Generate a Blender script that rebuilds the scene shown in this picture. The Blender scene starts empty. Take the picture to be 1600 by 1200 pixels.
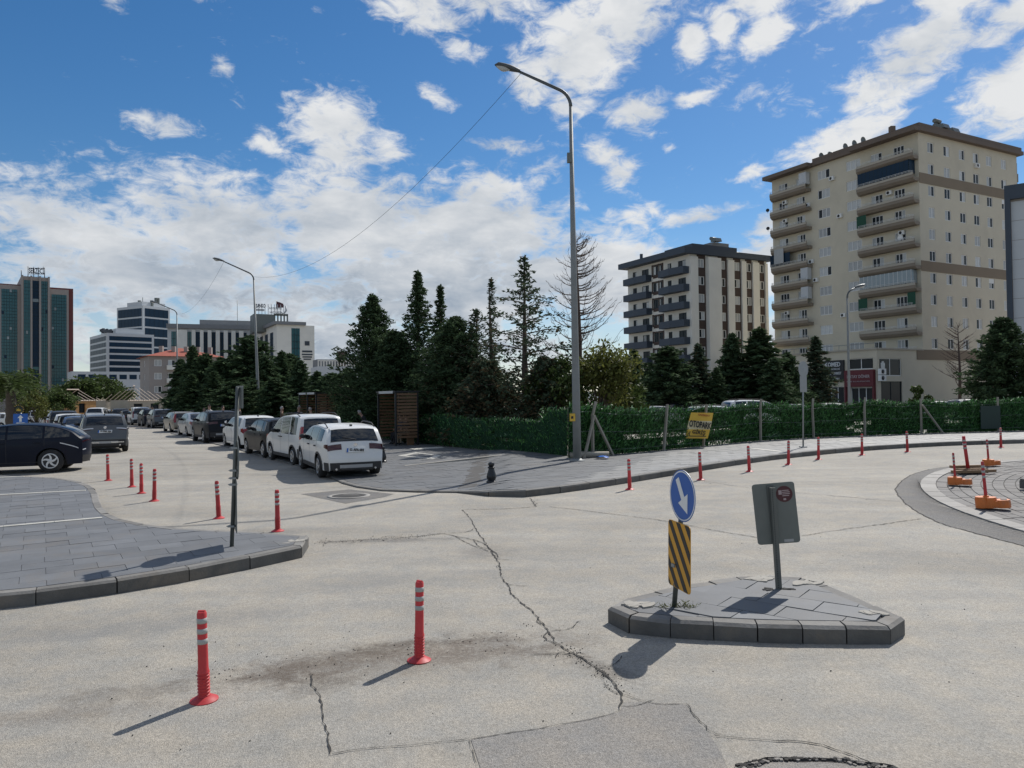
import bpy, math, random
import numpy as np
from mathutils import Vector, Matrix, noise as mnoise

R = math.radians
rng = random.Random(11)
nrg = np.random.default_rng(11)
scene = bpy.context.scene
C = bpy.context.collection

# ------------------------------------------------------------------ camera
CAM_Z, FOC, ROLL = 2.55, 1185.0, 0.0125
PITCH = math.atan(22 / FOC)
_f = np.array([0, math.cos(PITCH), math.sin(PITCH)])
_u0 = np.array([0, -math.sin(PITCH), math.cos(PITCH)])
_r0 = np.array([1.0, 0, 0])
_u = _u0 * math.cos(ROLL) + _r0 * math.sin(ROLL)
_r = _r0 * math.cos(ROLL) - _u0 * math.sin(ROLL)
cam_data = bpy.data.cameras.new('camera')
cam = bpy.data.objects.new('camera', cam_data)
C.objects.link(cam)
cam_data.sensor_width = 36
cam_data.lens = 36 * FOC / 1600
cam_data.clip_start, cam_data.clip_end = 0.1, 6000
cam.matrix_world = Matrix(((_r[0], _u[0], -_f[0], 0), (_r[1], _u[1], -_f[1], 0), (_r[2], _u[2], -_f[2], CAM_Z), (0, 0, 0, 1)))
scene.camera = cam

# ------------------------------------------------------------------ light and exposure
SUN_EL, SUN_AZ = R(47), R(35)          # azimuth from +Y towards +X
SUN_DIR = Vector((math.sin(SUN_AZ) * math.cos(SUN_EL), math.cos(SUN_AZ) * math.cos(SUN_EL), math.sin(SUN_EL)))
sun_data = bpy.data.lights.new('sun', 'SUN')
sun_data.energy, sun_data.angle, sun_data.color = 4.5, R(0.55), (1.0, 0.962, 0.905)
sun = bpy.data.objects.new('sun', sun_data)
C.objects.link(sun)
sun.location = (30, 40, 60)
sun.rotation_euler = (-SUN_DIR).to_track_quat('-Z', 'Y').to_euler()
scene.view_settings.view_transform = 'Standard'
scene.view_settings.look = 'None'
scene.view_settings.exposure = 0.0
scene.view_settings.gamma = 1.0
scene.view_settings.use_curve_mapping = False
scene.cycles.use_denoising = True
scene.cycles.max_bounces = 6
scene.cycles.diffuse_bounces = 3
scene.cycles.glossy_bounces = 3

world = bpy.data.worlds.new('World')
scene.world = world
world.use_nodes = True


class NT:
    """Short hand for wiring nodes."""
    def __init__(s, tree):
        s.t = tree
        tree.nodes.clear()

    def n(s, typ, ins=None, **props):
        nd = s.t.nodes.new(typ)
        for k, v in props.items():
            setattr(nd, k, v)
        for k, v in (ins or {}).items():
            sock = nd.inputs[k]
            if hasattr(v, 'is_output') or isinstance(v, bpy.types.NodeSocket):
                s.t.links.new(v, sock)
            else:
                sock.default_value = v
        return nd

    def m(s, op, a, b=0.0, c=0.0, clamp=False):
        nd = s.t.nodes.new('ShaderNodeMath')
        nd.operation = op
        nd.use_clamp = clamp
        for i, v in enumerate((a, b, c)):
            if isinstance(v, bpy.types.NodeSocket):
                s.t.links.new(v, nd.inputs[i])
            else:
                nd.inputs[i].default_value = v
        return nd.outputs[0]

    def ramp(s, fac, a, b, to0=0.0, to1=1.0, smooth=True):
        nd = s.n('ShaderNodeMapRange', {0: fac, 1: a, 2: b, 3: to0, 4: to1})
        nd.interpolation_type = 'SMOOTHSTEP' if smooth else 'LINEAR'
        return nd.outputs[0]

    def mix(s, fac, a, b, blend='MIX'):
        nd = s.t.nodes.new('ShaderNodeMix')
        nd.data_type = 'RGBA'
        nd.blend_type = blend
        for i, v in ((0, fac), (6, a), (7, b)):
            if isinstance(v, bpy.types.NodeSocket):
                s.t.links.new(v, nd.inputs[i])
            else:
                nd.inputs[i].default_value = v if i == 0 else (tuple(v) + (1,))[:4]
        return nd.outputs[2]


def build_sky():
    w = NT(world.node_tree)
    co = w.n('ShaderNodeTexCoord').outputs['Generated']
    sky = w.n('ShaderNodeTexSky', sky_type='NISHITA', sun_disc=False, sun_elevation=SUN_EL, sun_rotation=SUN_AZ,
              air_density=1.0, dust_density=0.25, ozone_density=3.2, altitude=300)
    hsv = w.n('ShaderNodeHueSaturation', {'Saturation': 1.28, 'Value': 1.0, 'Color': sky.outputs[0]})
    sep = w.n('ShaderNodeSeparateXYZ', {0: co})
    x, y, z = sep.outputs
    az = w.m('ARCTAN2', x, y)
    el = w.m('ARCSINE', z)
    ang = w.n('ShaderNodeCombineXYZ', {0: az, 1: el}).outputs[0]
    # clouds lie on a flat layer: their pattern shortens towards the horizon
    flat = w.n('ShaderNodeCombineXYZ', {0: az, 1: w.m('MULTIPLY', el, 1.9)}).outputs[0]
    zz = w.m('ADD', w.m('MAXIMUM', z, 0.0), 0.16)
    lay = w.n('ShaderNodeVectorMath', {0: co, 3: w.m('DIVIDE', 1.0, zz)}, operation='SCALE').outputs[0]
    big = w.n('ShaderNodeTexNoise', {'Vector': lay, 'Scale': 1.45, 'Detail': 9.0, 'Roughness': 0.60, 'Distortion': 0.25}).outputs[0]
    off = w.n('ShaderNodeVectorMath', {0: lay, 1: tuple(SUN_DIR * 0.16)}, operation='ADD').outputs[0]
    big2 = w.n('ShaderNodeTexNoise', {'Vector': off, 'Scale': 1.45, 'Detail': 6.0, 'Roughness': 0.57, 'Distortion': 0.25}).outputs[0]
    fine = w.n('ShaderNodeTexNoise', {'Vector': flat, 'Scale': 30.0, 'Detail': 8.0, 'Roughness': 0.66, 'Distortion': 0.5}).outputs[0]
    puff = w.n('ShaderNodeTexNoise', {'Vector': flat, 'Scale': 9.0, 'Detail': 5.0, 'Roughness': 0.55, 'Distortion': 0.3}).outputs[0]
    # where the individual clouds stand: azimuth, elevation, half sizes (degrees), tilt, weight
    clouds = [
        (-31, 11.5, 9, 3.6, -6, 0.60), (-21, 12.6, 8, 4.0, -8, 0.70), (-12, 13.4, 8, 4.8, 4, 0.75), (-2, 12.0, 9, 4.5, 0, 0.72), (5, 9.5, 9, 4.0, 0, 0.70),
        (-25, 8.5, 15, 4.5, 0, 0.66), (-8, 7.5, 16, 5, 0, 0.72), (10, 8.0, 9, 3.2, 0, 0.62), (18, 9.0, 9, 2.8, 8, 0.55), (-14, 3.5, 30, 3.2, 0, 0.62), (20, 4, 22, 3.0, 0, 0.6),
        (-12.5, 17.2, 4.6, 2.6, 0, 0.62), (-6.0, 15.6, 4.0, 1.6, 0, 0.5), (-13.0, 19.0, 3.6, 3.2, -20, 0.64), (-9.8, 18.2, 3.0, 1.5, -12, 0.55), (-24.8, 18.4, 3.0, 1.1, -6, 0.58), (-17.8, 18.0, 1.5, 1.1, -30, 0.55), (-9.0, 16.2, 3.0, 1.4, -5, 0.5),
        (-2.0, 15.2, 3.6, 2.8, 10, 0.66), (2.6, 16.4, 2.2, 2.2, 0, 0.45), (-0.3, 18.5, 3.6, 1.1, -6, 0.52),
        (5.5, 24.4, 4.2, 3.4, 20, 0.72), (9.0, 26.5, 3.6, 3.2, 30, 0.70), (2.0, 23.0, 2.6, 2.6, 20, 0.60), (4.5, 21.5, 2.6, 1.6, 10, 0.5), (-6.3, 27.0, 4.4, 1.9, -20, 0.62), (-2.2, 28.2, 4.8, 1.5, -8, 0.62), (-3.6, 25.3, 2.4, 1.3, -25, 0.5),
        (-5.5, 21.8, 2.3, 0.9, -26, 0.52), (9.7, 20.4, 2.7, 1.7, 4, 0.70), (13.3, 20.9, 2.0, 0.6, 8, 0.5), (7.4, 17.6, 2.6, 1.2, -18, 0.5), (8.4, 16.4, 2.2, 1.3, 25, 0.5),
        (13.6, 24.6, 1.5, 1.4, 30, 0.6), (16.0, 25.4, 1.3, 1.3, 40, 0.55), (18.6, 27.2, 2.4, 1.8, 20, 0.64), (18.9, 24.4, 1.6, 1.2, 10, 0.62), (27.0, 26.6, 3.0, 1.2, 20, 0.6),
        (29, 22.0, 4.2, 2.2, 25, 0.66), (32, 25.5, 4.2, 2.3, 30, 0.7), (35.5, 18.5, 4.6, 2.8, 20, 0.72), (26.0, 20.0, 2.0, 2.0, 30, 0.52), (24.5, 17.3, 3.4, 1.2, 14, 0.55), (34.0, 22.5, 3.0, 1.2, 20, 0.6),
        (12.0, 17.8, 0.8, 0.5, 0, 0.42), (17.5, 15.6, 1.3, 0.5, 25, 0.42), (14.0, 13.0, 3.4, 0.8, 8, 0.55), (20.0, 12.2, 3.4, 1.0, 10, 0.58), (9.0, 13.2, 3.0, 1.0, 5, 0.5),
        (-28.0, 25.8, 1.7, 1.0, -35, 0.52), (-23.5, 27.4, 2.9, 1.0, -22, 0.52), (-20.8, 22.5, 1.2, 1.2, -30, 0.45), (-32, 27, 1.5, 0.8, -30, 0.3), (-30.5, 20.5, 1.2, 0.6, -30, 0.26),
    ]
    bias = None
    for a, e, ra, re, tilt, wt in clouds:
        mp = w.n('ShaderNodeMapping', {'Vector': ang, 'Location': (R(a), R(e), 0), 'Rotation': (0, 0, R(tilt)), 'Scale': (R(ra), R(re), 1)}, vector_type='TEXTURE')
        ln = w.n('ShaderNodeVectorMath', {0: mp.outputs[0]}, operation='LENGTH').outputs['Value']
        v = w.ramp(ln, 0.0, 1.7, wt, 0.0)
        bias = v if bias is None else w.m('SMOOTH_MAX', bias, v, 0.06)
    # elsewhere in the sky, out of the picture, the same scattered cloud goes on
    seen = w.m('MULTIPLY', w.ramp(w.m('ABSOLUTE', az), R(38), R(52), 1, 0), w.ramp(el, R(29), R(36), 1, 0))
    bias = w.m('ADD', bias, w.m('MULTIPLY', w.m('SUBTRACT', 1.0, seen), 0.32))
    wisp = w.m('MULTIPLY', w.ramp(az, R(2), R(24), 0.0, 1.0), w.ramp(el, R(12), R(20), 0.3, 1.0))
    bias = w.m('ADD', bias, w.m('MULTIPLY', w.m('MULTIPLY', wisp, seen), 0.16))
    d = w.m('ADD', w.m('MULTIPLY', w.m('SUBTRACT', big, 0.5), 0.95), w.m('MULTIPLY', w.m('SUBTRACT', fine, 0.5), 0.95))
    d = w.m('ADD', d, w.m('MULTIPLY', w.m('SUBTRACT', puff, 0.5), 0.70))
    d = w.m('ADD', d, w.m('SUBTRACT', bias, 0.33))
    alpha = w.ramp(d, -0.11, 0.28)
    lit = w.m('MULTIPLY_ADD', w.m('SUBTRACT', big, big2), 1.5, 0.5, clamp=True)
    thick = w.ramp(d, 0.02, 0.34)
    low = w.ramp(el, R(5), R(19), 1.0, 0.12)
    left = w.ramp(az, R(-5), R(20), 1.0, 0.35)
    grey = w.m('MULTIPLY', w.m('MULTIPLY', thick, low), left)
    grey = w.m('ADD', w.m('MULTIPLY', grey, 0.66), w.m('MULTIPLY_ADD', w.m('SUBTRACT', 0.58, lit), 1.0, w.m('MULTIPLY', w.m('SUBTRACT', puff, 0.5), -1.5)), clamp=True)
    ccol = w.mix(grey, (0.93, 0.945, 0.96), (0.34, 0.425, 0.535))
    # milky air close to the horizon
    hz = w.ramp(el, R(0), R(13), 0.55, 0.0)
    alpha = w.m('MAXIMUM', alpha, w.m('MULTIPLY', hz, 0.8))
    alpha = w.m('MULTIPLY', alpha, w.ramp(z, -0.02, 0.0))
    b1 = w.n('ShaderNodeBackground', {'Color': hsv.outputs[0], 'Strength': 0.095})
    b2 = w.n('ShaderNodeBackground', {'Color': ccol, 'Strength': 0.84})
    mx = w.n('ShaderNodeMixShader', {0: alpha, 1: b1.outputs[0], 2: b2.outputs[0]})
    w.n('ShaderNodeOutputWorld', {0: mx.outputs[0]})


build_sky()

# ------------------------------------------------------------------ ground height and surveyed points
def gz(y):
    if y < 25:
        return 0.0165 * max(y, -20)
    if y < 32:
        return 0.4125 + 0.008 * (y - 25)
    return 0.4685 - 0.0048 * (min(max(y, 45), 82) - 45)


def ray(px, py):
    return _f * FOC + _r * (px - 800) + _u * (600 - py)


def site(px, py, h=0.0):
    """World point on the ground (plus h) that the survey photograph shows at px, py."""
    d = ray(px, py)
    lo, hi = 1.0, 3000.0
    for _ in range(60):
        y = (lo + hi) / 2
        z = CAM_Z + d[2] * y / d[1]
        if z > gz(y) + h:
            lo = y
        else:
            hi = y
    return Vector((d[0] * lo / d[1], lo, gz(lo)))


def far(px, dist):
    """Ground point at forward distance dist, bearing of px."""
    d = ray(px, 622)
    return Vector((d[0] * dist / d[1], dist, gz(dist)))


def height(px, py, dist):
    """World z of the photo point px, py at forward distance dist."""
    d = ray(px, py)
    return CAM_Z + d[2] * dist / d[1]


# ------------------------------------------------------------------ mesh building
class MB:
    def __init__(s):
        s.v, s.f, s.m, s.sm = [], [], [], []

    def face(s, idx, m=0, smooth=False):
        s.f.append(tuple(idx))
        s.m.append(m)
        s.sm.append(smooth)

    def poly(s, pts, m=0):
        k = len(s.v)
        s.v.extend(tuple(p) for p in pts)
        s.face(range(k, k + len(pts)), m)

    def box(s, c, d, m=0, rz=0.0, mtx=None):
        x, y, z = d[0] / 2, d[1] / 2, d[2] / 2
        k = len(s.v)
        cs, sn = math.cos(rz), math.sin(rz)
        for dz in (-z, z):
            for dx, dy in ((-x, -y), (x, -y), (x, y), (-x, y)):
                p = (c[0] + dx * cs - dy * sn, c[1] + dx * sn + dy * cs, c[2] + dz)
                if mtx is not None:
                    p = tuple(mtx @ Vector(p))
                s.v.append(p)
        for q in ((0, 3, 2, 1), (4, 5, 6, 7), (0, 1, 5, 4), (1, 2, 6, 5), (2, 3, 7, 6), (3, 0, 4, 7)):
            s.face([k + i for i in q], m)

    def obox(s, o, u, v, w, m=0):
        """Box from corner o along three vectors."""
        o, u, v, w = (Vector(a) for a in (o, u, v, w))
        k = len(s.v)
        for a in (o, o + u, o + u + v, o + v, o + w, o + u + w, o + u + v + w, o + v + w):
            s.v.append(tuple(a))
        flip = u.cross(v).dot(w) < 0
        for q in ((0, 3, 2, 1), (4, 5, 6, 7), (0, 1, 5, 4), (1, 2, 6, 5), (2, 3, 7, 6), (3, 0, 4, 7)):
            q = q[::-1] if flip else q
            s.face([k + i for i in q], m)

    def tube(s, pts, rad, n=8, m=0, cap=True, smooth=True):
        pts = [Vector(p) for p in pts]
        if not hasattr(rad, '__len__'):
            rad = [rad] * len(pts)
        k0 = len(s.v)
        ref = None
        for i, p in enumerate(pts):
            t = (pts[min(i + 1, len(pts) - 1)] - pts[max(i - 1, 0)]).normalized()
            if ref is None:
                ref = Vector((1, 0, 0)) if abs(t.x) < 0.9 else Vector((0, 1, 0))
            a = (ref - t * ref.dot(t)).normalized()
            ref = a
            b = t.cross(a)
            for j in range(n):
                th = 2 * math.pi * j / n
                s.v.append(tuple(p + (a * math.cos(th) + b * math.sin(th)) * rad[i]))
        for i in range(len(pts) - 1):
            for j in range(n):
                q = (k0 + i * n + j, k0 + i * n + (j + 1) % n, k0 + (i + 1) * n + (j + 1) % n, k0 + (i + 1) * n + j)
                s.face(q, m, smooth)
        if cap:
            s.face([k0 + j for j in range(n)][::-1], m)
            s.face([k0 + (len(pts) - 1) * n + j for j in range(n)], m)

    def lathe(s, prof, n=16, m=0, c=(0, 0, 0), mtx=None, smooth=True, cap=True):
        """prof: (radius, z) bottom to top, optionally with a material as third."""
        k0 = len(s.v)
        for p in prof:
            for j in range(n):
                th = 2 * math.pi * j / n
                q = Vector((c[0] + p[0] * math.cos(th), c[1] + p[0] * math.sin(th), c[2] + p[1]))
                s.v.append(tuple(mtx @ q if mtx is not None else q))
        for i in range(len(prof) - 1):
            mm = prof[i][2] if len(prof[i]) > 2 else m
            for j in range(n):
                s.face((k0 + i * n + j, k0 + i * n + (j + 1) % n, k0 + (i + 1) * n + (j + 1) % n, k0 + (i + 1) * n + j), mm, smooth)
        if cap:
            s.face([k0 + j for j in range(n)][::-1], prof[0][2] if len(prof[0]) > 2 else m)
            s.face([k0 + (len(prof) - 1) * n + j for j in range(n)], prof[-1][2] if len(prof[-1]) > 2 else m)

    def prism(s, pts, z0, z1, m=0, mtop=None):
        """Vertical prism over 2D pts (CCW); z0, z1 numbers or functions of (x, y)."""
        f0 = z0 if callable(z0) else (lambda x, y: z0)
        f1 = z1 if callable(z1) else (lambda x, y: z1)
        n = len(pts)
        k = len(s.v)
        s.v.extend((p[0], p[1], f0(p[0], p[1])) for p in pts)
        s.v.extend((p[0], p[1], f1(p[0], p[1])) for p in pts)
        s.face([k + n + i for i in range(n)], m if mtop is None else mtop)
        for i in range(n):
            j = (i + 1) % n
            s.face((k + i, k + j, k + n + j, k + n + i), m)

    def grid(s, P, m=0, smooth=True, flip=False):
        """P[i][j] points."""
        k = len(s.v)
        nj = len(P[0])
        for row in P:
            s.v.extend(tuple(p) for p in row)
        for i in range(len(P) - 1):
            for j in range(nj - 1):
                q = (k + i * nj + j, k + i * nj + j + 1, k + (i + 1) * nj + j + 1, k + (i + 1) * nj + j)
                s.face(q[::-1] if flip else q, m, smooth)

    def mesh(s, name, mats, sharp=None):
        me = bpy.data.meshes.new(name)
        me.from_pydata(s.v, [], s.f)
        for mt in (mats if isinstance(mats, (list, tuple)) else [mats]):
            me.materials.append(mt)
        if s.f:
            me.polygons.foreach_set('material_index', s.m)
            me.polygons.foreach_set('use_smooth', s.sm)
        me.update()
        if sharp:
            me.set_sharp_from_angle(angle=R(sharp))
        return me

    def build(s, name, mats, parent=None, loc=None, rz=0.0, sharp=None):
        return obj(name, s.mesh(name, mats, sharp), parent, loc, rz)


def obj(name, me, parent=None, loc=None, rz=0.0):
    o = bpy.data.objects.new(name, me)
    C.objects.link(o)
    if parent is not None:
        o.parent = parent
    if loc is not None:
        o.location = loc
    if rz:
        o.rotation_euler = (0, 0, rz)
    return o


def tag(o, label=None, cat=None, group=None, kind=None):
    for k, v in (('label', label), ('category', cat), ('group', group), ('kind', kind)):
        if v:
            o[k] = v
    return o


def thing(name, label, cat, loc=(0, 0, 0), rz=0.0, group=None):
    return tag(obj(name, None, None, loc, rz), label, cat, group)


def kids(o):
    return KIDS.get(o.name, [])


KIDS = {}


def index_children(root):
    def walk(o):
        ch = [c for c in bpy.data.objects if c.parent == o]
        KIDS[o.name] = ch
        for c in ch:
            walk(c)
    walk(root)


def copy_tree(o, parent=None):
    c = o.copy()
    C.objects.link(c)
    if parent is not None:
        c.parent = parent
    for ch in KIDS.get(o.name, []):
        copy_tree(ch, c)
    return c


def leaves_mesh(name, P, A, B, mats, mi=None):
    """Many small four-cornered leaves: centre P, half axes A (long) and B (wide), as one mesh."""
    n = len(P)
    V = np.empty((n, 4, 3), dtype=np.float32)
    V[:, 0] = P - A
    V[:, 1] = P + B
    V[:, 2] = P + A
    V[:, 3] = P - B
    me = bpy.data.meshes.new(name)
    me.vertices.add(n * 4)
    me.vertices.foreach_set('co', V.ravel())
    me.loops.add(n * 4)
    me.loops.foreach_set('vertex_index', np.arange(n * 4, dtype=np.int32))
    me.polygons.add(n)
    me.polygons.foreach_set('loop_start', np.arange(0, n * 4, 4, dtype=np.int32))
    me.polygons.foreach_set('loop_total', np.full(n, 4, dtype=np.int32))
    for mt in (mats if isinstance(mats, (list, tuple)) else [mats]):
        me.materials.append(mt)
    if mi is not None:
        me.polygons.foreach_set('material_index', mi.astype(np.int32))
    me.update(calc_edges=True)
    return me


# ------------------------------------------------------------------ materials
def lin(c):
    return tuple(((v / 255) / 12.92 if v / 255 <= 0.04045 else ((v / 255 + 0.055) / 1.055) ** 2.4) for v in c)


def mat(name, col, rough=0.6, metal=0.0, var=0.12, scale=4.0, bump=0.0, bscale=60.0, objvar=0.0, coat=0.0, spec=0.5, dirt=0.0, island=0.0, trans=0.0):
    m = bpy.data.materials.new(name)
    m.use_nodes = True
    w = NT(m.node_tree)
    co = w.n('ShaderNodeTexCoord').outputs['Object']
    col = tuple(col)
    n1 = w.n('ShaderNodeTexNoise', {'Vector': co, 'Scale': scale, 'Detail': 5.0, 'Roughness': 0.6}).outputs[0]
    f = w.m('MULTIPLY_ADD', w.m('SUBTRACT', n1, 0.5), 2.2 * var, 1.0)
    if objvar:
        r = w.n('ShaderNodeObjectInfo').outputs['Random']
        f = w.m('MULTIPLY', f, w.m('MULTIPLY_ADD', w.m('SUBTRACT', r, 0.5), 2 * objvar, 1.0))
    if island:
        r = w.n('ShaderNodeNewGeometry').outputs['Random Per Island']
        f = w.m('MULTIPLY', f, w.m('MULTIPLY_ADD', w.m('SUBTRACT', r, 0.5), 2 * island, 1.0))
    base = w.n('ShaderNodeVectorMath', {0: col, 3: f}, operation='SCALE').outputs[0]
    if dirt:
        n2 = w.n('ShaderNodeTexNoise', {'Vector': co, 'Scale': scale * 0.37, 'Detail': 6.0, 'Roughness': 0.7, 'Distortion': 0.6}).outputs[0]
        base = w.mix(w.ramp(n2, 0.48, 0.72, 0, dirt), base, (0.17, 0.145, 0.115))
    ins = {'Base Color': base, 'Roughness': rough, 'Metallic': metal, 'Specular IOR Level': spec, 'Coat Weight': coat, 'Coat Roughness': 0.06}
    if bump:
        nb = w.n('ShaderNodeTexNoise', {'Vector': co, 'Scale': bscale, 'Detail': 4.0, 'Roughness': 0.6}).outputs[0]
        ins['Normal'] = w.n('ShaderNodeBump', {'Height': nb, 'Strength': bump, 'Distance': 0.01}).outputs[0]
    b = w.n('ShaderNodeBsdfPrincipled', ins)
    sh = b.outputs[0]
    if trans:
        tr = w.n('ShaderNodeBsdfTranslucent', {'Color': base})
        sh = w.n('ShaderNodeMixShader', {0: trans, 1: sh, 2: tr.outputs[0]}).outputs[0]
    w.n('ShaderNodeOutputMaterial', {0: sh})
    return m


def glass_mat(name, col, rough=0.06, spec=0.6, var=0.15, scale=0.6, objvar=0.2):
    return mat(name, col, rough=rough, var=var, scale=scale, spec=spec, objvar=objvar)


def road_mat(name, base, dark=1.0, stains=(), speck=0.22, tracks=True):
    """Worn asphalt: pale stones in a greyish binder, wheel polish, dusty and stained patches."""
    m = bpy.data.materials.new(name)
    m.use_nodes = True
    w = NT(m.node_tree)
    co = w.n('ShaderNodeTexCoord').outputs['Object']
    big = w.n('ShaderNodeTexNoise', {'Vector': co, 'Scale': 0.35, 'Detail': 6.0, 'Roughness': 0.6, 'Distortion': 0.4}).outputs[0]
    mid = w.n('ShaderNodeTexNoise', {'Vector': co, 'Scale': 2.6, 'Detail': 6.0, 'Roughness': 0.65}).outputs[0]
    fine = w.n('ShaderNodeTexNoise', {'Vector': co, 'Scale': 105.0, 'Detail': 4.0, 'Roughness': 0.75}).outputs[0]
    vor = w.n('ShaderNodeTexVoronoi', {'Vector': co, 'Scale': 125.0}, feature='F1')
    stone = w.n('ShaderNodeSeparateColor', {0: vor.outputs['Color']}).outputs[0]
    f = w.m('MULTIPLY_ADD', w.m('SUBTRACT', big, 0.5), 0.62, 1.0)
    f = w.m('MULTIPLY', f, w.m('MULTIPLY_ADD', w.m('SUBTRACT', mid, 0.5), 0.42, 1.0))
    f = w.m('MULTIPLY', f, w.m('MULTIPLY_ADD', w.m('SUBTRACT', fine, 0.5), 3.2 * speck, 1.0))
    f = w.m('MULTIPLY', f, w.m('MULTIPLY_ADD', w.m('SUBTRACT', stone, 0.45), 2.0 * speck, 1.0))
    mid2 = w.n('ShaderNodeTexNoise', {'Vector': co, 'Scale': 30.0, 'Detail': 5.0, 'Roughness': 0.8}).outputs[0]
    f = w.m('MULTIPLY', f, w.m('MULTIPLY_ADD', w.m('SUBTRACT', mid2, 0.5), 1.1, 1.0))
    # dark pits between the stones
    pit = w.ramp(w.n('ShaderNodeTexNoise', {'Vector': co, 'Scale': 34.0, 'Detail': 3.0, 'Roughness': 0.7}).outputs[0], 0.63, 0.72, 0.0, 0.45)
    f = w.m('MULTIPLY', f, w.m('SUBTRACT', 1.0, pit))
    if tracks:
        mp = w.n('ShaderNodeMapping', {'Vector': co, 'Rotation': (0, 0, R(-18)), 'Scale': (0.10, 0.9, 1)})
        st = w.n('ShaderNodeTexNoise', {'Vector': mp.outputs[0], 'Scale': 1.0, 'Detail': 5.0, 'Roughness': 0.6, 'Distortion': 0.5}).outputs[0]
        f = w.m('MULTIPLY', f, w.m('MULTIPLY_ADD', w.m('SUBTRACT', st, 0.5), 0.60, 1.0))
        spot = w.ramp(w.n('ShaderNodeTexNoise', {'Vector': co, 'Scale': 1.3, 'Detail': 8.0, 'Roughness': 0.75, 'Distortion': 1.0}).outputs[0], 0.60, 0.76, 0.0, 0.40)
        f = w.m('MULTIPLY', f, w.m('SUBTRACT', 1.0, spot))
    colr = w.mix(w.ramp(mid, 0.3, 0.7), tuple(base), (base[0] * 1.06, base[1] * 1.0, base[2] * 0.92))
    colr = w.n('ShaderNodeVectorMath', {0: colr, 3: w.m('MULTIPLY', f, dark)}, operation='SCALE').outputs[0]
    for (sx, sy, rx, ry, rot, amt, scol) in stains:
        mp = w.n('ShaderNodeMapping', {'Vector': co, 'Location': (sx, sy, 0), 'Rotation': (0, 0, rot), 'Scale': (rx, ry, 1)}, vector_type='TEXTURE')
        sp = w.n('ShaderNodeSeparateXYZ', {0: mp.outputs[0]}).outputs
        fl = w.n('ShaderNodeCombineXYZ', {0: sp[0], 1: sp[1]}).outputs[0]
        ln = w.n('ShaderNodeVectorMath', {0: fl}, operation='LENGTH').outputs['Value']
        nz = w.n('ShaderNodeTexNoise', {'Vector': co, 'Scale': 3.2, 'Detail': 9.0, 'Roughness': 0.78, 'Distortion': 0.6}).outputs[0]
        e = w.m('ADD', ln, w.m('MULTIPLY', w.m('SUBTRACT', nz, 0.5), 3.4))
        gr = w.ramp(w.n('ShaderNodeTexNoise', {'Vector': co, 'Scale': 26.0, 'Detail': 5.0, 'Roughness': 0.8}).outputs[0], 0.36, 0.58, 0.35, 1.0)
        colr = w.mix(w.m('MULTIPLY', w.ramp(e, 0.1, 1.3, amt, 0.0), gr), colr, scol)
    hgt = w.m('ADD', w.m('MULTIPLY', fine, 0.5), w.m('MULTIPLY', vor.outputs['Distance'], 0.7))
    bp = w.n('ShaderNodeBump', {'Height': hgt, 'Strength': 0.55, 'Distance': 0.012}).outputs[0]
    b = w.n('ShaderNodeBsdfPrincipled', {'Base Color': colr, 'Roughness': 0.82, 'Specular IOR Level': 0.35, 'Normal': bp})
    w.n('ShaderNodeOutputMaterial', {0: b.outputs[0]})
    return m


M = {}
M['slab'] = mat('dark_slab_paving', (0.132, 0.137, 0.143), rough=0.7, var=0.28, scale=2.2, bump=0.25, bscale=50, objvar=0.12, dirt=0.45)
M['slab2'] = mat('grey_slab_paving', (0.125, 0.128, 0.13), rough=0.6, var=0.2, scale=2.0, bump=0.25, bscale=50, objvar=0.12, island=0.15, dirt=0.35)
M['slab3'] = mat('pale_grey_slab_paving', (0.205, 0.203, 0.195), rough=0.6, var=0.2, scale=2.0, bump=0.2, bscale=50, objvar=0.10, island=0.12, dirt=0.25)
M['block'] = mat('grey_block_paving', (0.175, 0.165, 0.155), rough=0.8, var=0.25, scale=3.0, bump=0.4, bscale=60, objvar=0.2, island=0.22, dirt=0.3)
M['joint'] = mat('joint_mortar', (0.085, 0.08, 0.074), rough=0.95, var=0.3, scale=6)
M['kerb'] = mat('basalt_kerb', (0.105, 0.102, 0.095), rough=0.75, var=0.5, scale=3.5, bump=0.8, bscale=26, objvar=0.18, dirt=0.75)
M['kerb_top'] = mat('dusty_kerb_top', (0.19, 0.182, 0.168), rough=0.85, var=0.45, scale=4, bump=0.6, bscale=30, objvar=0.16, dirt=0.5)
M['kerb_pale'] = mat('pale_kerb_stone', (0.30, 0.285, 0.262), rough=0.8, var=0.2, scale=4, bump=0.3, objvar=0.10, dirt=0.3)
M['mortar'] = mat('mortar_smear', (0.34, 0.32, 0.28), rough=0.9, var=0.3, scale=14, bump=0.5, bscale=50)
M['paint'] = mat('white_stone_line', (0.52, 0.50, 0.44), rough=0.7, var=0.14, scale=5, dirt=0.3)
M['crack'] = mat('crack_dark', (0.038, 0.035, 0.031), rough=0.95, var=0.4, scale=20)
M['crumb'] = mat('loose_asphalt', (0.05, 0.048, 0.045), rough=0.95, var=0.3, scale=20)
M['red'] = mat('red_plastic', (0.47, 0.042, 0.046), rough=0.5, var=0.2, scale=7, spec=0.35, objvar=0.16, dirt=0.3)
M['band'] = mat('silver_reflective_band', (0.36, 0.37, 0.35), rough=0.4, var=0.2, scale=25)
M['orange'] = mat('orange_plastic', (0.62, 0.16, 0.025), rough=0.5, var=0.18, scale=8, dirt=0.35)
M['black_iron'] = mat('black_iron', (0.012, 0.013, 0.016), rough=0.35, var=0.2, scale=10)
M['galv'] = mat('galvanised_steel', (0.28, 0.295, 0.30), rough=0.5, metal=0.5, var=0.18, scale=6, dirt=0.2)
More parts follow.
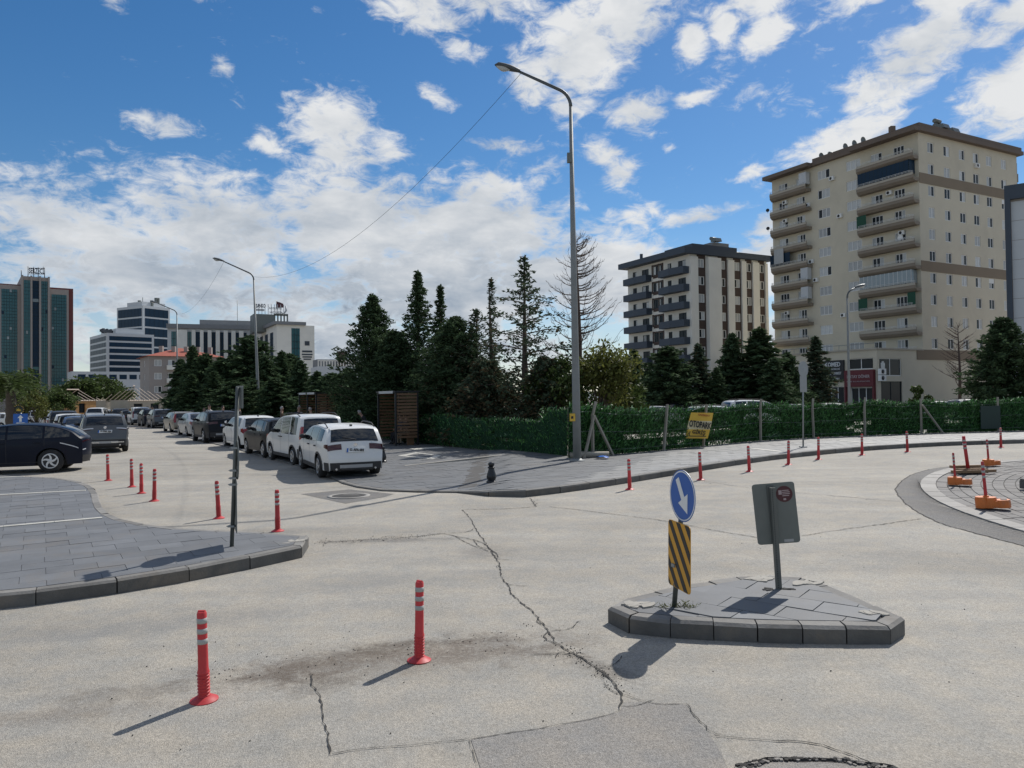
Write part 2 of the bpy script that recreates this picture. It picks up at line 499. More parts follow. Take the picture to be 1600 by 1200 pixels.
M['pole'] = mat('lamp_pole_grey', (0.22, 0.23, 0.225), rough=0.6, metal=0.2, var=0.22, scale=3, dirt=0.35)
M['pole_dark'] = mat('lamp_arm_grey', (0.09, 0.10, 0.105), rough=0.5, metal=0.3, var=0.15, scale=4)
M['signback'] = mat('sign_back_grey', (0.15, 0.165, 0.155), rough=0.48, metal=0.25, var=0.12, scale=6, dirt=0.1)
M['blue'] = mat('sign_blue', (0.008, 0.10, 0.40), rough=0.35, var=0.08, scale=12)
M['white'] = mat('white_print', (0.74, 0.75, 0.74), rough=0.45, var=0.05)
M['yellow'] = mat('sign_yellow', (0.62, 0.30, 0.015), rough=0.4, var=0.08, scale=8)
M['banner'] = mat('banner_yellow', (0.66, 0.42, 0.05), rough=0.55, var=0.12, scale=5)
M['bannerpale'] = mat('banner_pale', (0.66, 0.58, 0.36), rough=0.55, var=0.1, scale=5)
M['black'] = mat('black_print', (0.012, 0.012, 0.013), rough=0.5, var=0.1)
M['maroon'] = mat('sticker_maroon', (0.07, 0.012, 0.018), rough=0.45, var=0.1)
M['brownprint'] = mat('banner_brown_print', (0.30, 0.07, 0.02), rough=0.5, var=0.1)
M['concrete'] = mat('fence_post_concrete', (0.30, 0.275, 0.225), rough=0.85, var=0.22, scale=5, bump=0.3, dirt=0.3)
M['wood'] = mat('weathered_timber', (0.23, 0.145, 0.08), rough=0.8, var=0.3, scale=8)
M['slat'] = mat('brown_slat', (0.155, 0.088, 0.045), rough=0.55, var=0.25, scale=6, objvar=0.18)
M['darkmetal'] = mat('dark_metal', (0.022, 0.023, 0.026), rough=0.45, metal=0.3, var=0.15)
M['paleroof'] = mat('pale_metal_trim', (0.5, 0.5, 0.49), rough=0.45, var=0.1)
M['hedge_base'] = mat('green_fence_backing', (0.012, 0.045, 0.018), rough=0.8, var=0.5, scale=3, spec=0.2)
M['hedge'] = mat('green_fence_fibre', (0.052, 0.145, 0.040), rough=0.42, var=0.5, scale=0.9, island=0.85, trans=0.22, spec=0.35)
M['hedge_glint'] = mat('fence_glint_fibre', (0.16, 0.25, 0.15), rough=0.4, var=0.4, scale=2, island=0.7, trans=0.3)  # pale fibre colour stands in for light glinting through holes in the fence
M['post'] = mat('sign_post_steel', (0.115, 0.125, 0.118), rough=0.5, metal=0.35, var=0.18, scale=8, dirt=0.2)
M['hedge_dark'] = mat('dark_green_sheet', (0.008, 0.028, 0.022), rough=0.6, var=0.2, scale=3)
M['needle'] = mat('conifer_needles', (0.060, 0.094, 0.046), rough=0.75, var=0.4, scale=0.7, island=0.5, trans=0.25, spec=0.05)
M['needle_blue'] = mat('cedar_needles', (0.066, 0.092, 0.056), rough=0.75, var=0.4, scale=0.7, island=0.5, trans=0.25, spec=0.05)
M['needle_brown'] = mat('dry_needles', (0.10, 0.075, 0.042), rough=0.8, var=0.35, scale=0.9, island=0.6, trans=0.25, spec=0.05)
M['leaf'] = mat('broad_leaves', (0.060, 0.088, 0.026), rough=0.6, var=0.4, scale=0.9, island=0.6, trans=0.30, spec=0.15)
M['leaf_gold'] = mat('yellow_green_leaves', (0.105, 0.115, 0.030), rough=0.6, var=0.4, scale=0.9, island=0.55, trans=0.35, spec=0.2)
M['bark'] = mat('bark', (0.085, 0.065, 0.05), rough=0.9, var=0.35, scale=6, bump=0.5)
M['deadbark'] = mat('dead_bark', (0.085, 0.058, 0.045), rough=0.9, var=0.3, scale=6)
M['tyre'] = mat('tyre_rubber', (0.016, 0.016, 0.017), rough=0.8, var=0.2, dirt=0.25)
M['rim'] = mat('alloy_rim', (0.40, 0.41, 0.42), rough=0.35, metal=0.8, var=0.1)
M['rim_white'] = mat('bright_rim', (0.62, 0.62, 0.61), rough=0.3, var=0.05)
M['rim_dark'] = mat('dark_rim', (0.05, 0.05, 0.055), rough=0.4, metal=0.5, var=0.1)
M['trim'] = mat('black_car_trim', (0.022, 0.022, 0.024), rough=0.6, var=0.15)
M['carglass'] = mat('car_glass', (0.014, 0.017, 0.020), rough=0.04, var=0.2, scale=1.5, spec=0.7)
M['taillight'] = mat('tail_light_red', (0.24, 0.012, 0.014), rough=0.15, var=0.15, scale=12, coat=0.5)
M['taildark'] = mat('tail_light_dark', (0.055, 0.008, 0.010), rough=0.15, var=0.15, coat=0.5)
M['headlight'] = mat('lamp_lens', (0.55, 0.57, 0.60), rough=0.15, var=0.1, coat=0.5)
M['chrome'] = mat('chrome', (0.65, 0.66, 0.68), rough=0.18, metal=1.0, var=0.05)
M['silverpaint'] = mat('silver_skid', (0.34, 0.35, 0.36), rough=0.4, metal=0.4, var=0.08)


def paint(name, col, metal=0.0):
    d = max(col) < 0.05
    return mat(name, col, rough=0.35, metal=metal, var=0.05, scale=1.5, coat=0.08 if d else 0.5, spec=0.14 if d else 0.45, dirt=0.03)


P_ = {
    'white': paint('white_car_paint', (0.66, 0.66, 0.64)), 'white2': paint('pearl_white_car_paint', (0.60, 0.61, 0.60)),
    'black': paint('black_car_paint', (0.010, 0.011, 0.013)), 'navy': paint('navy_car_paint', (0.008, 0.011, 0.022)),
    'grey': paint('grey_car_paint', (0.085, 0.092, 0.098), 0.3), 'dgrey': paint('dark_grey_car_paint', (0.035, 0.038, 0.044), 0.3),
    'silver': paint('silver_car_paint', (0.34, 0.36, 0.38), 0.5), 'beige': paint('champagne_car_paint', (0.25, 0.225, 0.18), 0.4),
    'blue': paint('blue_car_paint', (0.02, 0.045, 0.10), 0.2), 'brown': paint('brown_car_paint', (0.06, 0.04, 0.03), 0.3),
    'red': paint('red_car_paint', (0.30, 0.02, 0.02)),
}
# ------------------------------------------------------------------ lettering, made once before the scene fills up
TEXT = {}


def text_mesh(key, body, material, size=1.0, extrude=0.02, bold=0.0, shear=0.0):
    cu = bpy.data.curves.new('lettering', 'FONT')
    cu.body = body
    cu.size = size
    cu.extrude = extrude
    cu.offset = bold
    cu.shear = shear
    cu.align_x, cu.align_y = 'CENTER', 'CENTER'
    cu.resolution_u = 2
    ob = bpy.data.objects.new('lettering', cu)
    C.objects.link(ob)
    dg = bpy.context.evaluated_depsgraph_get()
    dg.update()
    me = bpy.data.meshes.new_from_object(ob.evaluated_get(dg))
    bpy.data.objects.remove(ob)
    bpy.data.curves.remove(cu)
    me.materials.clear()
    me.materials.append(material)
    n = len(me.vertices)
    if n:
        co = np.empty(n * 3, dtype=np.float32)
        me.vertices.foreach_get('co', co)
        co = co.reshape(-1, 3)
        me['w'] = float(co[:, 0].max() - co[:, 0].min())
        me['h'] = float(co[:, 1].max() - co[:, 1].min())
    TEXT[key] = me
    return me


def put_text(key, center, right, up, width=None, hgt=None, parent=None, name='lettering'):
    """Lay a lettering mesh on the plane of right and up, fitted to width and height."""
    me = TEXT[key]
    right, up = Vector(right).normalized(), Vector(up).normalized()
    nrm = right.cross(up)
    sx = width / me['w'] if width else hgt / me['h']
    sy = hgt / me['h'] if hgt else sx
    o = obj(name, me, parent)
    o.matrix_local = Matrix(((right.x * sx, up.x * sy, nrm.x, center[0]), (right.y * sx, up.y * sy, nrm.y, center[1]), (right.z * sx, up.z * sy, nrm.z, center[2]), (0, 0, 0, 1)))
    return o


M['signdark'] = mat('roof_sign_dark', (0.035, 0.045, 0.06), rough=0.5)
M['signgrey'] = mat('roof_sign_grey', (0.42, 0.43, 0.43), rough=0.5)
M['shopletter'] = mat('shop_letter_white', (0.62, 0.64, 0.64), rough=0.5)
M['shopgrey'] = mat('shop_letter_pink', (0.42, 0.33, 0.33), rough=0.5)
for args in (('serzeci', 'SERZECİ', M['signdark'], 1, 0.1, 0.03), ('sanko', 'SANKO', M['signdark'], 1, 0.1, 0.03), ('hastane', 'ÜNİVERSİTESİ', M['signgrey'], 1, 0.1, 0.02),
             ('hastane2', 'HASTANESİ', M['signgrey'], 1, 0.1, 0.02),
             ('otopark', 'OTOPARK', M['black'], 1, 0.004, 0.03), ('giris', 'GİRİŞ', M['black'], 1, 0.004, 0.02, 0.2), ('gazi', 'GAZİKENT', M['brownprint'], 1, 0.004, 0.02),
             ('med', 'EKOMED', M['shopletter'], 1, 0.03, 0.02), ('med2', 'MEDİKAL MARKET', M['shopletter'], 1, 0.03, 0.02), ('med3', 'ORTEZ - PROTEZ', M['shopletter'], 1, 0.03, 0.02),
             ('med4', 'SAĞLIK ÜRÜNLERİ', M['shopletter'], 1, 0.03, 0.0), ('shop', 'HATAY DÖNER', M['shopgrey'], 1, 0.03, 0.02), ('shop2', 'PİDE & LAHMACUN', M['shopgrey'], 1, 0.03, 0.0),
             ('plate1', '02 AFA 604', M['black'], 1, 0.02, 0.02), ('plate2', '34 FNK 324', M['black'], 1, 0.02, 0.02), ('plate3', '27 AKS 518', M['black'], 1, 0.02, 0.02),
             ('plate4', '27 BV 073', M['black'], 1, 0.02, 0.02), ('roofsign', 'MEDİCAL', M['signdark'], 1, 0.1, 0.02)):
    text_mesh(*args)
# ------------------------------------------------------------------ ground, road, pavements
def sheet(name, xs, ys, h, material, kind='structure'):
    mb = MB()
    mb.grid([[(x, y, gz(y) + h) for x in xs] for y in ys], smooth=False, flip=True)
    return tag(mb.build(name, material), kind=kind)


M['ground'] = road_mat('far_ground', (0.22, 0.205, 0.185), tracks=False)
stains = [(site(px, py).x, site(px, py).y, rx, ry, R(rot), am, cl) for px, py, rx, ry, rot, am, cl in (
    (430, 1058, 0.55, 0.16, 8, 0.75, (0.085, 0.066, 0.05)), (520, 1035, 0.65, 0.26, 25, 0.7, (0.09, 0.068, 0.05)), (600, 1012, 0.5, 0.16, 20, 0.7, (0.085, 0.07, 0.055)),
    (700, 1004, 0.55, 0.17, 5, 0.8, (0.075, 0.056, 0.042)), (765, 998, 0.45, 0.15, -12, 0.7, (0.08, 0.062, 0.046)), (845, 1012, 0.5, 0.12, 10, 0.5, (0.10, 0.082, 0.066)), (640, 1024, 1.9, 0.50, 14, 0.6, (0.135, 0.108, 0.082)), (760, 1022, 0.9, 0.30, -5, 0.5, (0.12, 0.095, 0.073)), (470, 1050, 0.9, 0.34, 12, 0.5, (0.125, 0.10, 0.078)), (496, 1072, 0.25, 0.3, 80, 0.5, (0.09, 0.075, 0.06)),
    (250, 1080, 1.0, 0.20, 12, 0.45, (0.12, 0.10, 0.08)), (60, 1120, 1.0, 0.22, 12, 0.45, (0.12, 0.095, 0.075)), (610, 845, 1.2, 0.20, 4, 0.6, (0.085, 0.08, 0.075)), (760, 862, 0.4, 0.5, -30, 0.4, (0.11, 0.10, 0.095)),
    (930, 1180, 0.5, 0.16, 5, 0.5, (0.12, 0.118, 0.112)), (200, 985, 2.2, 0.32, 20, 0.4, (0.20, 0.20, 0.195)), (620, 905, 2.4, 0.45, 18, 0.32, (0.20, 0.20, 0.195)), (1250, 1110, 1.6, 0.35, -6, 0.28, (0.19, 0.187, 0.18)), (1480, 930, 2.2, 0.5, -25, 0.25, (0.20, 0.197, 0.19)), (330, 760, 3.5, 0.6, 60, 0.25, (0.21, 0.207, 0.20)),
    (945, 1045, 0.45, 0.14, -50, 0.6, (0.10, 0.085, 0.07)), (560, 1105, 0.9, 0.3, 10, 0.25, (0.15, 0.14, 0.125)))] + [ (-9.2, 16.2, 1.6, 0.5, R(-40), 0.35, (0.10, 0.095, 0.085)),
          (6.2, 11.0, 2.6, 0.5, R(-12), 0.22, (0.13, 0.12, 0.11)), (-4.5, 8.2, 4.0, 0.6, R(18), 0.22, (0.13, 0.125, 0.12))]
M['road'] = road_mat('worn_pale_asphalt', (0.302, 0.289, 0.260), stains=stains)
M['patch'] = road_mat('grey_asphalt_patch', (0.235, 0.226, 0.212), tracks=False, speck=0.28)
M['patch_dark'] = road_mat('dark_asphalt_patch', (0.145, 0.142, 0.138), tracks=False, speck=0.34)

sheet('ground', [-3000, -400, -120, -60, 60, 120, 400, 3000], [-300, -20, 0, 25, 55, 120, 400, 3500], -0.03, M['ground'])
sheet('road', list(np.linspace(-70, 60, 14)), [-14, -6, 0, 5, 10, 15, 20, 25, 32, 40, 48, 55, 75, 100], 0.0, M['road'])


def flat_patch(name, pts, h, material):
    """Thin sheet laid on the road."""
    mb = MB()
    mb.poly([(p[0], p[1], gz(p[1]) + h) for p in pts])
    return tag(mb.build(name, material), kind='structure')


def pix(seq, h=0.0):
    return [tuple(site(a, b, h)[:2]) for a, b in seq]


def area(p):
    return 0.5 * sum(p[i][0] * p[(i + 1) % len(p)][1] - p[(i + 1) % len(p)][0] * p[i][1] for i in range(len(p)))


def resample(pts, step, closed=False):
    pts = [Vector((p[0], p[1])) for p in pts]
    if closed:
        pts = pts + [pts[0]]
    L = [0]
    for a, b in zip(pts, pts[1:]):
        L.append(L[-1] + (b - a).length)
    n = max(1, round(L[-1] / step))
    out = []
    for i in range(n + (0 if closed else 1)):
        d = L[-1] * i / n
        k = max(j for j in range(len(L)) if L[j] <= d + 1e-9)
        k = min(k, len(pts) - 2)
        t = (d - L[k]) / max(L[k + 1] - L[k], 1e-9)
        out.append(pts[k].lerp(pts[k + 1], t))
    return out


def chaikin(pts, n=2, closed=False):
    pts = [Vector((p[0], p[1])) for p in pts]
    for _ in range(n):
        q = [] if closed else [pts[0]]
        rngi = range(len(pts)) if closed else range(len(pts) - 1)
        for i in rngi:
            a, b = pts[i], pts[(i + 1) % len(pts)]
            q += [a.lerp(b, 0.25), a.lerp(b, 0.75)]
        if not closed:
            q.append(pts[-1])
        pts = q
    return pts


def inset(pts, d, closed=False):
    out = []
    n = len(pts)
    for i in range(n):
        a = pts[(i - 1) % n] if closed or i > 0 else pts[i]
        b = pts[(i + 1) % n] if closed or i < n - 1 else pts[i]
        t = (b - a).normalized()
        out.append(pts[i] + Vector((-t.y, t.x)) * d)
    return out


def kerb(parent, pts, width, hf, material, closed=False, gap=0.006, chamfer=0.028, tilt=0.012):
    """One stone per stretch of pts (inside on the left hand); hf(x, y) is its height above the road."""
    inn = inset(pts, width, closed)
    cin = inset(pts, chamfer, closed)
    n = len(pts)
    for i in range(n if closed else n - 1):
        j = (i + 1) % n
        mb = MB()
        dz = [rng.uniform(-tilt, tilt) * 0.6 for _ in range(2)]
        out = rng.uniform(-0.008, 0.008)
        tdir = (pts[j] - pts[i])
        ln = tdir.length
        tdir /= ln
        nrm = Vector((-tdir.y, tdir.x))
        rings = []
        for (o, c, q, e, z) in ((pts[i], cin[i], inn[i], 1, dz[0]), (pts[j], cin[j], inn[j], -1, dz[1])):
            sft = tdir * gap * e * rng.uniform(0.6, 1.6) + nrm * out
            o, c, q = o + sft, c + sft, q + sft
            h = hf(o.x, o.y)
            g = gz(o.y)
            rings.append([(o.x, o.y, g - 0.06), (o.x, o.y, g + h - min(0.03, h * 0.4) + z), (c.x, c.y, g + h + z), (q.x, q.y, gz(q.y) + h + z * 0.4), (q.x, q.y, g - 0.06)])
        k = len(mb.v)
        mb.v.extend(rings[0] + rings[1])
        for a in range(5):
            b = (a + 1) % 5
            mb.face((a, a + 5, b + 5, b)[::-1], 1 if a in (1, 2) else 0)
        mb.face((0, 1, 2, 3, 4)[::-1])
        mb.face((5, 6, 7, 8, 9))
        mb.build('kerb_stone', [material, M['kerb_top']], parent)
    return inn


def clip_poly(subject, clipper):
    """Sutherland-Hodgman: subject polygon cut to a convex CCW clipper."""
    out = subject
    for i in range(len(clipper)):
        a, b = clipper[i], clipper[(i + 1) % len(clipper)]
        ex, ey = b[0] - a[0], b[1] - a[1]
        src, out = out, []
        if not src:
            return []
        for k in range(len(src)):
            p, q = src[k - 1], src[k]
            dp = ex * (p[1] - a[1]) - ey * (p[0] - a[0])
            dq = ex * (q[1] - a[1]) - ey * (q[0] - a[0])
            if (dp >= 0) != (dq >= 0):
                t = dp / (dp - dq)
                out.append((p[0] + (q[0] - p[0]) * t, p[1] + (q[1] - p[1]) * t))
            if dq >= 0:
                out.append(q)
    return out


def tiles(parent, poly, origin, ang, sx, sy, hf, material, limit=280, bond=0.5, gap=0.005, lift=0.0035, name='paving_slab', tilt=0.003, skip=None, nearfirst=True):
    """Pave poly with slabs in courses; those nearest the camera as parts, the others joined."""
    poly = [(p[0], p[1]) for p in poly]
    if area(poly) < 0:
        poly = poly[::-1]
    cs, sn = math.cos(ang), math.sin(ang)
    loc = [((p[0] - origin[0]) * cs + (p[1] - origin[1]) * sn, -(p[0] - origin[0]) * sn + (p[1] - origin[1]) * cs) for p in poly]
    x0, x1 = min(p[0] for p in loc), max(p[0] for p in loc)
    y0, y1 = min(p[1] for p in loc), max(p[1] for p in loc)
    items = []
    for r in range(math.floor(y0 / sy), math.ceil(y1 / sy)):
        off = (r % 2) * bond * sx + rng.uniform(-0.03, 0.03) * sx
        for c in range(math.floor((x0 - off) / sx), math.ceil((x1 - off) / sx)):
            a, b = c * sx + off + gap / 2, (c + 1) * sx + off - gap / 2
            e, f = r * sy + gap / 2, (r + 1) * sy - gap / 2
            cl = clip_poly(loc, [(a, e), (b, e), (b, f), (a, f)])
            if len(cl) < 3 or abs(area(cl)) < 0.004:
                continue
            clean = []
            for p in cl:
                if not clean or math.hypot(p[0] - clean[-1][0], p[1] - clean[-1][1]) > 1e-4:
                    clean.append(p)
            w = [(origin[0] + p[0] * cs - p[1] * sn, origin[1] + p[0] * sn + p[1] * cs) for p in clean]
            ctr = (sum(p[0] for p in w) / len(w), sum(p[1] for p in w) / len(w))
            items.append((math.hypot(ctr[0], ctr[1]), w, ctr))
    items.sort(key=lambda t: t[0])
    rest = MB()
    for k, (_, w, ctr) in enumerate(items):
        tx, ty, dz = rng.uniform(-tilt, tilt), rng.uniform(-tilt, tilt), rng.uniform(-lift, lift)
        top = lambda x, y: gz(y) + hf(x, y) + dz + (x - ctr[0]) * tx + (y - ctr[1]) * ty
        bot = lambda x, y: gz(y) + hf(x, y) - 0.03
        if k < limit:
            mb = MB()
            mb.prism(w, bot, top)
            mb.build(name, material(ctr) if callable(material) else material, parent)
        else:
            rest.prism(w, bot, top)
            if callable(material):
                rest.m[-len(w) - 1:] = [1 if material(ctr) is M['slab3'] else 0] * (len(w) + 1)
    if rest.v:
        o = rest.build(name, [M['slab2'], M['slab3']] if callable(material) else material, parent)
        o['kind'] = 'stuff'


def bed(name, poly, hf, material):
    """The mortar bed under slabs: the pavement's own mesh."""
    mb = MB()
    poly = [(p[0], p[1]) for p in poly]
    if area(poly) < 0:
        poly = poly[::-1]
    step = 1.5
    x0, x1 = min(p[0] for p in poly), max(p[0] for p in poly)
    y0, y1 = min(p[1] for p in poly), max(p[1] for p in poly)
    for i in range(math.floor(x0 / step), math.ceil(x1 / step)):
        for j in range(math.floor(y0 / step), math.ceil(y1 / step)):
            cl = clip_poly(poly, [(i * step, j * step), (i * step + step, j * step), (i * step + step, j * step + step), (i * step, j * step + step)])
            if len(cl) > 2 and abs(area(cl)) > 1e-5:
                mb.poly([(p[0], p[1], gz(p[1]) + hf(p[0], p[1]) - 0.014) for p in cl])
    return tag(mb.build(name, material), kind='structure')


def ribbon(name, pts, w, h=0.004, jag=0.02, step=0.045, material=None, wmin=0.35):
    """A crack in the road: a narrow ragged strip just proud of the surface it runs in."""
    pts = resample(chaikin(pts, 1), step)
    mb = MB()
    wob = 0.0
    lo, hi = [], []
    for i, p in enumerate(pts):
        a, b = pts[max(i - 1, 0)], pts[min(i + 1, len(pts) - 1)]
        t = (b - a).normalized()
        nn = Vector((-t.y, t.x))
        ww = w * rng.uniform(wmin, 1.0) * (0.25 if i in (0, len(pts) - 1) else 1)
        wob = 0.7 * wob + rng.uniform(-jag, jag)
        c = p + nn * wob * (0 if i in (0, len(pts) - 1) else 1)
        lo.append((*(c - nn * ww / 2), gz(c.y) + h))
        hi.append((*(c + nn * ww / 2), gz(c.y) + h))
    mb.grid([lo, hi], smooth=False, flip=True)
    return tag(mb.build(name, material or M['crack']), kind='structure')


def smear(mb, cx, cy, rx, ry, n, h):
    """Flat ragged dabs of mortar."""
    for i in range(n):
        a, q = rng.uniform(0, 6.28), math.sqrt(rng.random())
        x, y = cx + rx * q * math.cos(a), cy + ry * q * math.sin(a)
        s, th = rng.uniform(0.025, 0.08), rng.uniform(0, 3)
        pts = []
        for k in range(9):
            t = 2 * math.pi * k / 9
            u, v = s * 1.7 * math.cos(t) * rng.uniform(0.6, 1.1), s * 0.8 * math.sin(t) * rng.uniform(0.6, 1.1)
            pts.append((x + u * math.cos(th) - v * math.sin(th), y + u * math.sin(th) + v * math.cos(th)))
        z = h + rng.uniform(0.002, 0.010)
        mb.prism(pts, lambda a_, b_: gz(b_) + h - 0.02, lambda a_, b_: gz(b_) + z)


# --- paved corner on the left
LEFT_H = 0.185
front = pix([(0, 927), (114, 916), (182, 905), (309, 885), (367, 874), (416, 864), (465, 854), (488, 848)], LEFT_H)
back = pix([(495, 841), (484, 836), (460, 834), (435, 832), (357, 828), (276, 825), (227, 819), (182, 809), (162, 796), (156, 780), (153, 767), (136, 754), (97, 747), (52, 744), (0, 743)], LEFT_H)
d0 = (Vector(front[0]) - Vector(front[1])).normalized()
d1 = (Vector(back[-1]) - Vector(back[-2])).normalized()
path = [Vector(front[0]) + d0 * 4.0] + [Vector(p) for p in front] + [Vector(p) for p in back] + [Vector(back[-1]) + d1 * 4.0]
path = resample(chaikin(path, 1), 0.86)
lf = lambda x, y: LEFT_H
left_pave = bed('left_pavement', inset(path, 0.12), lf, M['joint'])
inner = kerb(left_pave, path, 0.15, lf, M['kerb'])
lines = [((-2, 773.5), (134, 766.5)), ((-2, 823.5), (160, 809)), ((-2, 746.5), (38, 744.5))]
ldir = (Vector(pix([(160, 809)], LEFT_H)[0]) - Vector(pix([(0, 823.5)], LEFT_H)[0])).normalized()
tiles(left_pave, inset(inner, 0.008), (-5, 11), math.atan2(ldir.y, ldir.x), 0.60, 0.40, lf, M['slab'], limit=290)
for a, b in lines:
    A, B = (Vector(p) for p in pix([a, b], LEFT_H))
    A = A + (A - B).normalized() * 3
    t = (B - A).normalized()
    nn = Vector((-t.y, t.x)) * 0.055
    segs = 6
    for i in range(segs):
        P, Q = A.lerp(B, i / segs) + t * 0.004, A.lerp(B, (i + 1) / segs) - t * 0.004
        mb = MB()
        mb.prism([tuple(P - nn), tuple(Q - nn), tuple(Q + nn), tuple(P + nn)], lambda x, y: gz(y) + LEFT_H - 0.02, lambda x, y: gz(y) + LEFT_H + 0.011)
        mb.build('white_line_stone', M['paint'], left_pave)
# broken mortar at the tip of the corner
mb = MB()
tip = site(490, 846, LEFT_H)
smear(mb, tip.x - 0.30, tip.y + 0.02, 0.20, 0.14, 12, LEFT_H)
o = mb.build('mortar_crumb', M['mortar'], left_pave)
o['kind'] = 'stuff'

# --- pavement on the far side of the crossing, low apron under the parked cars, higher kerb to the right
def rh(x, y):
    t = min(max((x + 1.15) / 0.95, 0), 1)
    return 0.045 + 0.115 * t


rpath = pix([(516, 742), (523, 748), (540, 755.5), (580, 764), (650, 767), (700, 767)], 0.045) + pix([(735, 767)], 0.06) + pix([(790, 769), (870, 761), (960, 748.5), (1070, 731), (1180, 714.5), (1265, 705), (1350, 697.5), (1450, 691.5), (1530, 688.5), (1600, 686.5), (1690, 684.5), (1790, 684)], 0.16)
hd = Vector((-0.52, 0.854))
st = Vector(rpath[0])
rpath = [st + hd * 34, st + hd * 20, st + hd * 8] + [Vector(p) for p in rpath]
rpath = resample(chaikin(rpath, 1), 1.0)
FENCE_R = [Vector(p) for p in pix([(889, 716.5), (915, 714), (1000, 707.5), (1090, 698.5), (1180, 690), (1270, 684.5), (1360, 681), (1450, 677.5), (1600, 673.5), (1700, 672), (1790, 671.5)], 0.14)]
FENCE_L = [Vector(p) for p in pix([(886, 717), (702, 697.5), (655, 692)], 0.05)]
fl_dir = (FENCE_L[2] - FENCE_L[0]).normalized()
FENCE_L.append(FENCE_L[0] + Vector((-0.50, 0.866)) * 42)
right_poly = [tuple(p) for p in rpath] + [tuple(p) for p in FENCE_R[::-1]] + [tuple(p) for p in FENCE_L]
right_pave = bed('far_pavement', right_poly, rh, M['joint'])
kin = kerb(right_pave, rpath, 0.15, rh, M['kerb'])
inner_poly = [tuple(p) for p in inset(kin, 0.006)] + [tuple(p) for p in FENCE_R[::-1]] + [tuple(p) for p in FENCE_L]
tiles(right_pave, inner_poly, (0, 20), math.atan2(-0.854, 0.52) + R(90), 0.60, 0.30, rh, lambda c: M['slab3'] if c[0] > 0.4 + 0.55 * (c[1] - 17) - 0.6 * math.sin(c[1]) * 0 else M['slab2'], limit=285, lift=0.004)
for a, b in (((1172, 700.5), (1222, 706)), ((1310, 688.5), (1365, 693)), ((1455, 684), (1500, 686.5))):
    A, B = (Vector(p) for p in pix([a, b], 0.16))
    t = (B - A).normalized()
    nn = Vector((-t.y, t.x)) * 0.10
    mb = MB()
    mb.prism([tuple(A - nn), tuple(B - nn), tuple(B + nn), tuple(A + nn)], lambda x, y: gz(y) + rh(x, y) - 0.02, lambda x, y: gz(y) + rh(x, y) + 0.010)
    mb.build('white_line_stone', M['paint'], right_pave)
for quad in (((622, 712), (650, 707), (690, 711.5), (676, 717.5)), ((640, 701), (690, 698), (694, 699.5), (648, 702.5))):
    q = pix(quad, 0.05)
    cx, cy = sum(p[0] for p in q) / 4, sum(p[1] for p in q) / 4
    mb = MB()
    qq = q if area(q) > 0 else q[::-1]
    if quad[0][0] == 622:
        for i in range(4):
            a, b = qq[i], qq[(i + 1) % 4]
            ia, ib = ((p[0] * 0.68 + cx * 0.32, p[1] * 0.68 + cy * 0.32) for p in (a, b))
            mb.prism([a, b, ib, ia], lambda x, y: gz(y) + 0.02, lambda x, y: gz(y) + rh(x, y) + 0.010)
    else:
        mb.prism(qq, lambda x, y: gz(y) + 0.02, lambda x, y: gz(y) + rh(x, y) + 0.010)
    mb.build('painted_marking', M['paint'], right_pave)
A, B = (Vector(p) for p in pix([(632, 727.5), (822, 711.5)], 0.05))
t = (B - A).normalized()
nn = Vector((-t.y, t.x)) * 0.06
mb = MB()
mb.prism([tuple(A - nn), tuple(B - nn), tuple(B + nn), tuple(A + nn)], lambda x, y: gz(y) + 0.02, lambda x, y: gz(y) + rh(x, y) + 0.008)
mb.build('guide_strip', M['mortar'], right_pave)

# --- traffic island
ISL_H = 0.175
isl = pix([(950, 947), (958, 955), (985, 964), (1060, 971), (1200, 977), (1290, 979), (1390, 979), (1412, 975), (1418, 968), (1410, 961), (1345, 935), (1297, 914), (1262, 903), (1240, 901), (1165, 899), (1150, 901), (1060, 914), (985, 931), (955, 940)], ISL_H)
ctr = sum((Vector(p) for p in isl), Vector((0, 0))) / len(isl)
ip = resample([Vector(p) for p in isl], 0.42, closed=True)
if area([tuple(p) for p in ip]) < 0:
    ip = ip[::-1]
ih = lambda x, y: ISL_H
island = bed('traffic_island', inset(ip, 0.10, True), ih, M['joint'])
iin = kerb(island, ip, 0.17, ih, M['kerb'], closed=True, chamfer=0.035, tilt=0.016)
tiles(island, inset(iin, 0.01, True), tuple(ctr), R(-38), 0.60, 0.40, lambda x, y: ISL_H + 0.004, M['slab'], tilt=0.014, lift=0.006, gap=0.007)
mb = MB()
for c, rr, n in ((site(992, 946, ISL_H), 0.17, 34), (site(1185, 906, ISL_H), 0.15, 26), (site(1262, 911, ISL_H), 0.18, 26), (site(1368, 960, ISL_H), 0.10, 12)):
    smear(mb, c.x, c.y, rr * 0.95, rr * 0.5, n // 2, ISL_H + 0.012)
o = mb.build('mortar_crumb', M['mortar'], island)
o['kind'] = 'stuff'

# --- roundabout on the right: pale kerb ring and ring courses of paving blocks
outer = [Vector(p) for p in pix([(1500, 729), (1450, 745), (1438, 757), (1447, 775), (1500, 800), (1600, 832)])]
A_ = np.array([[2 * p.x, 2 * p.y, 1] for p in outer])
sol = np.linalg.lstsq(A_, np.array([p.x ** 2 + p.y ** 2 for p in outer]), rcond=None)[0]
RC = Vector((sol[0], sol[1]))
RR = math.sqrt(sol[2] + RC.x ** 2 + RC.y ** 2)
N = 72
rb_h = 0.018
mb = MB()
mb.prism([(RC.x + (RR - 0.02) * math.cos(2 * math.pi * i / N), RC.y + (RR - 0.02) * math.sin(2 * math.pi * i / N)) for i in range(N)], lambda x, y: gz(y) - 0.05, lambda x, y: gz(y) + rb_h - 0.012)
roundabout = tag(mb.build('roundabout', M['joint']), kind='structure')


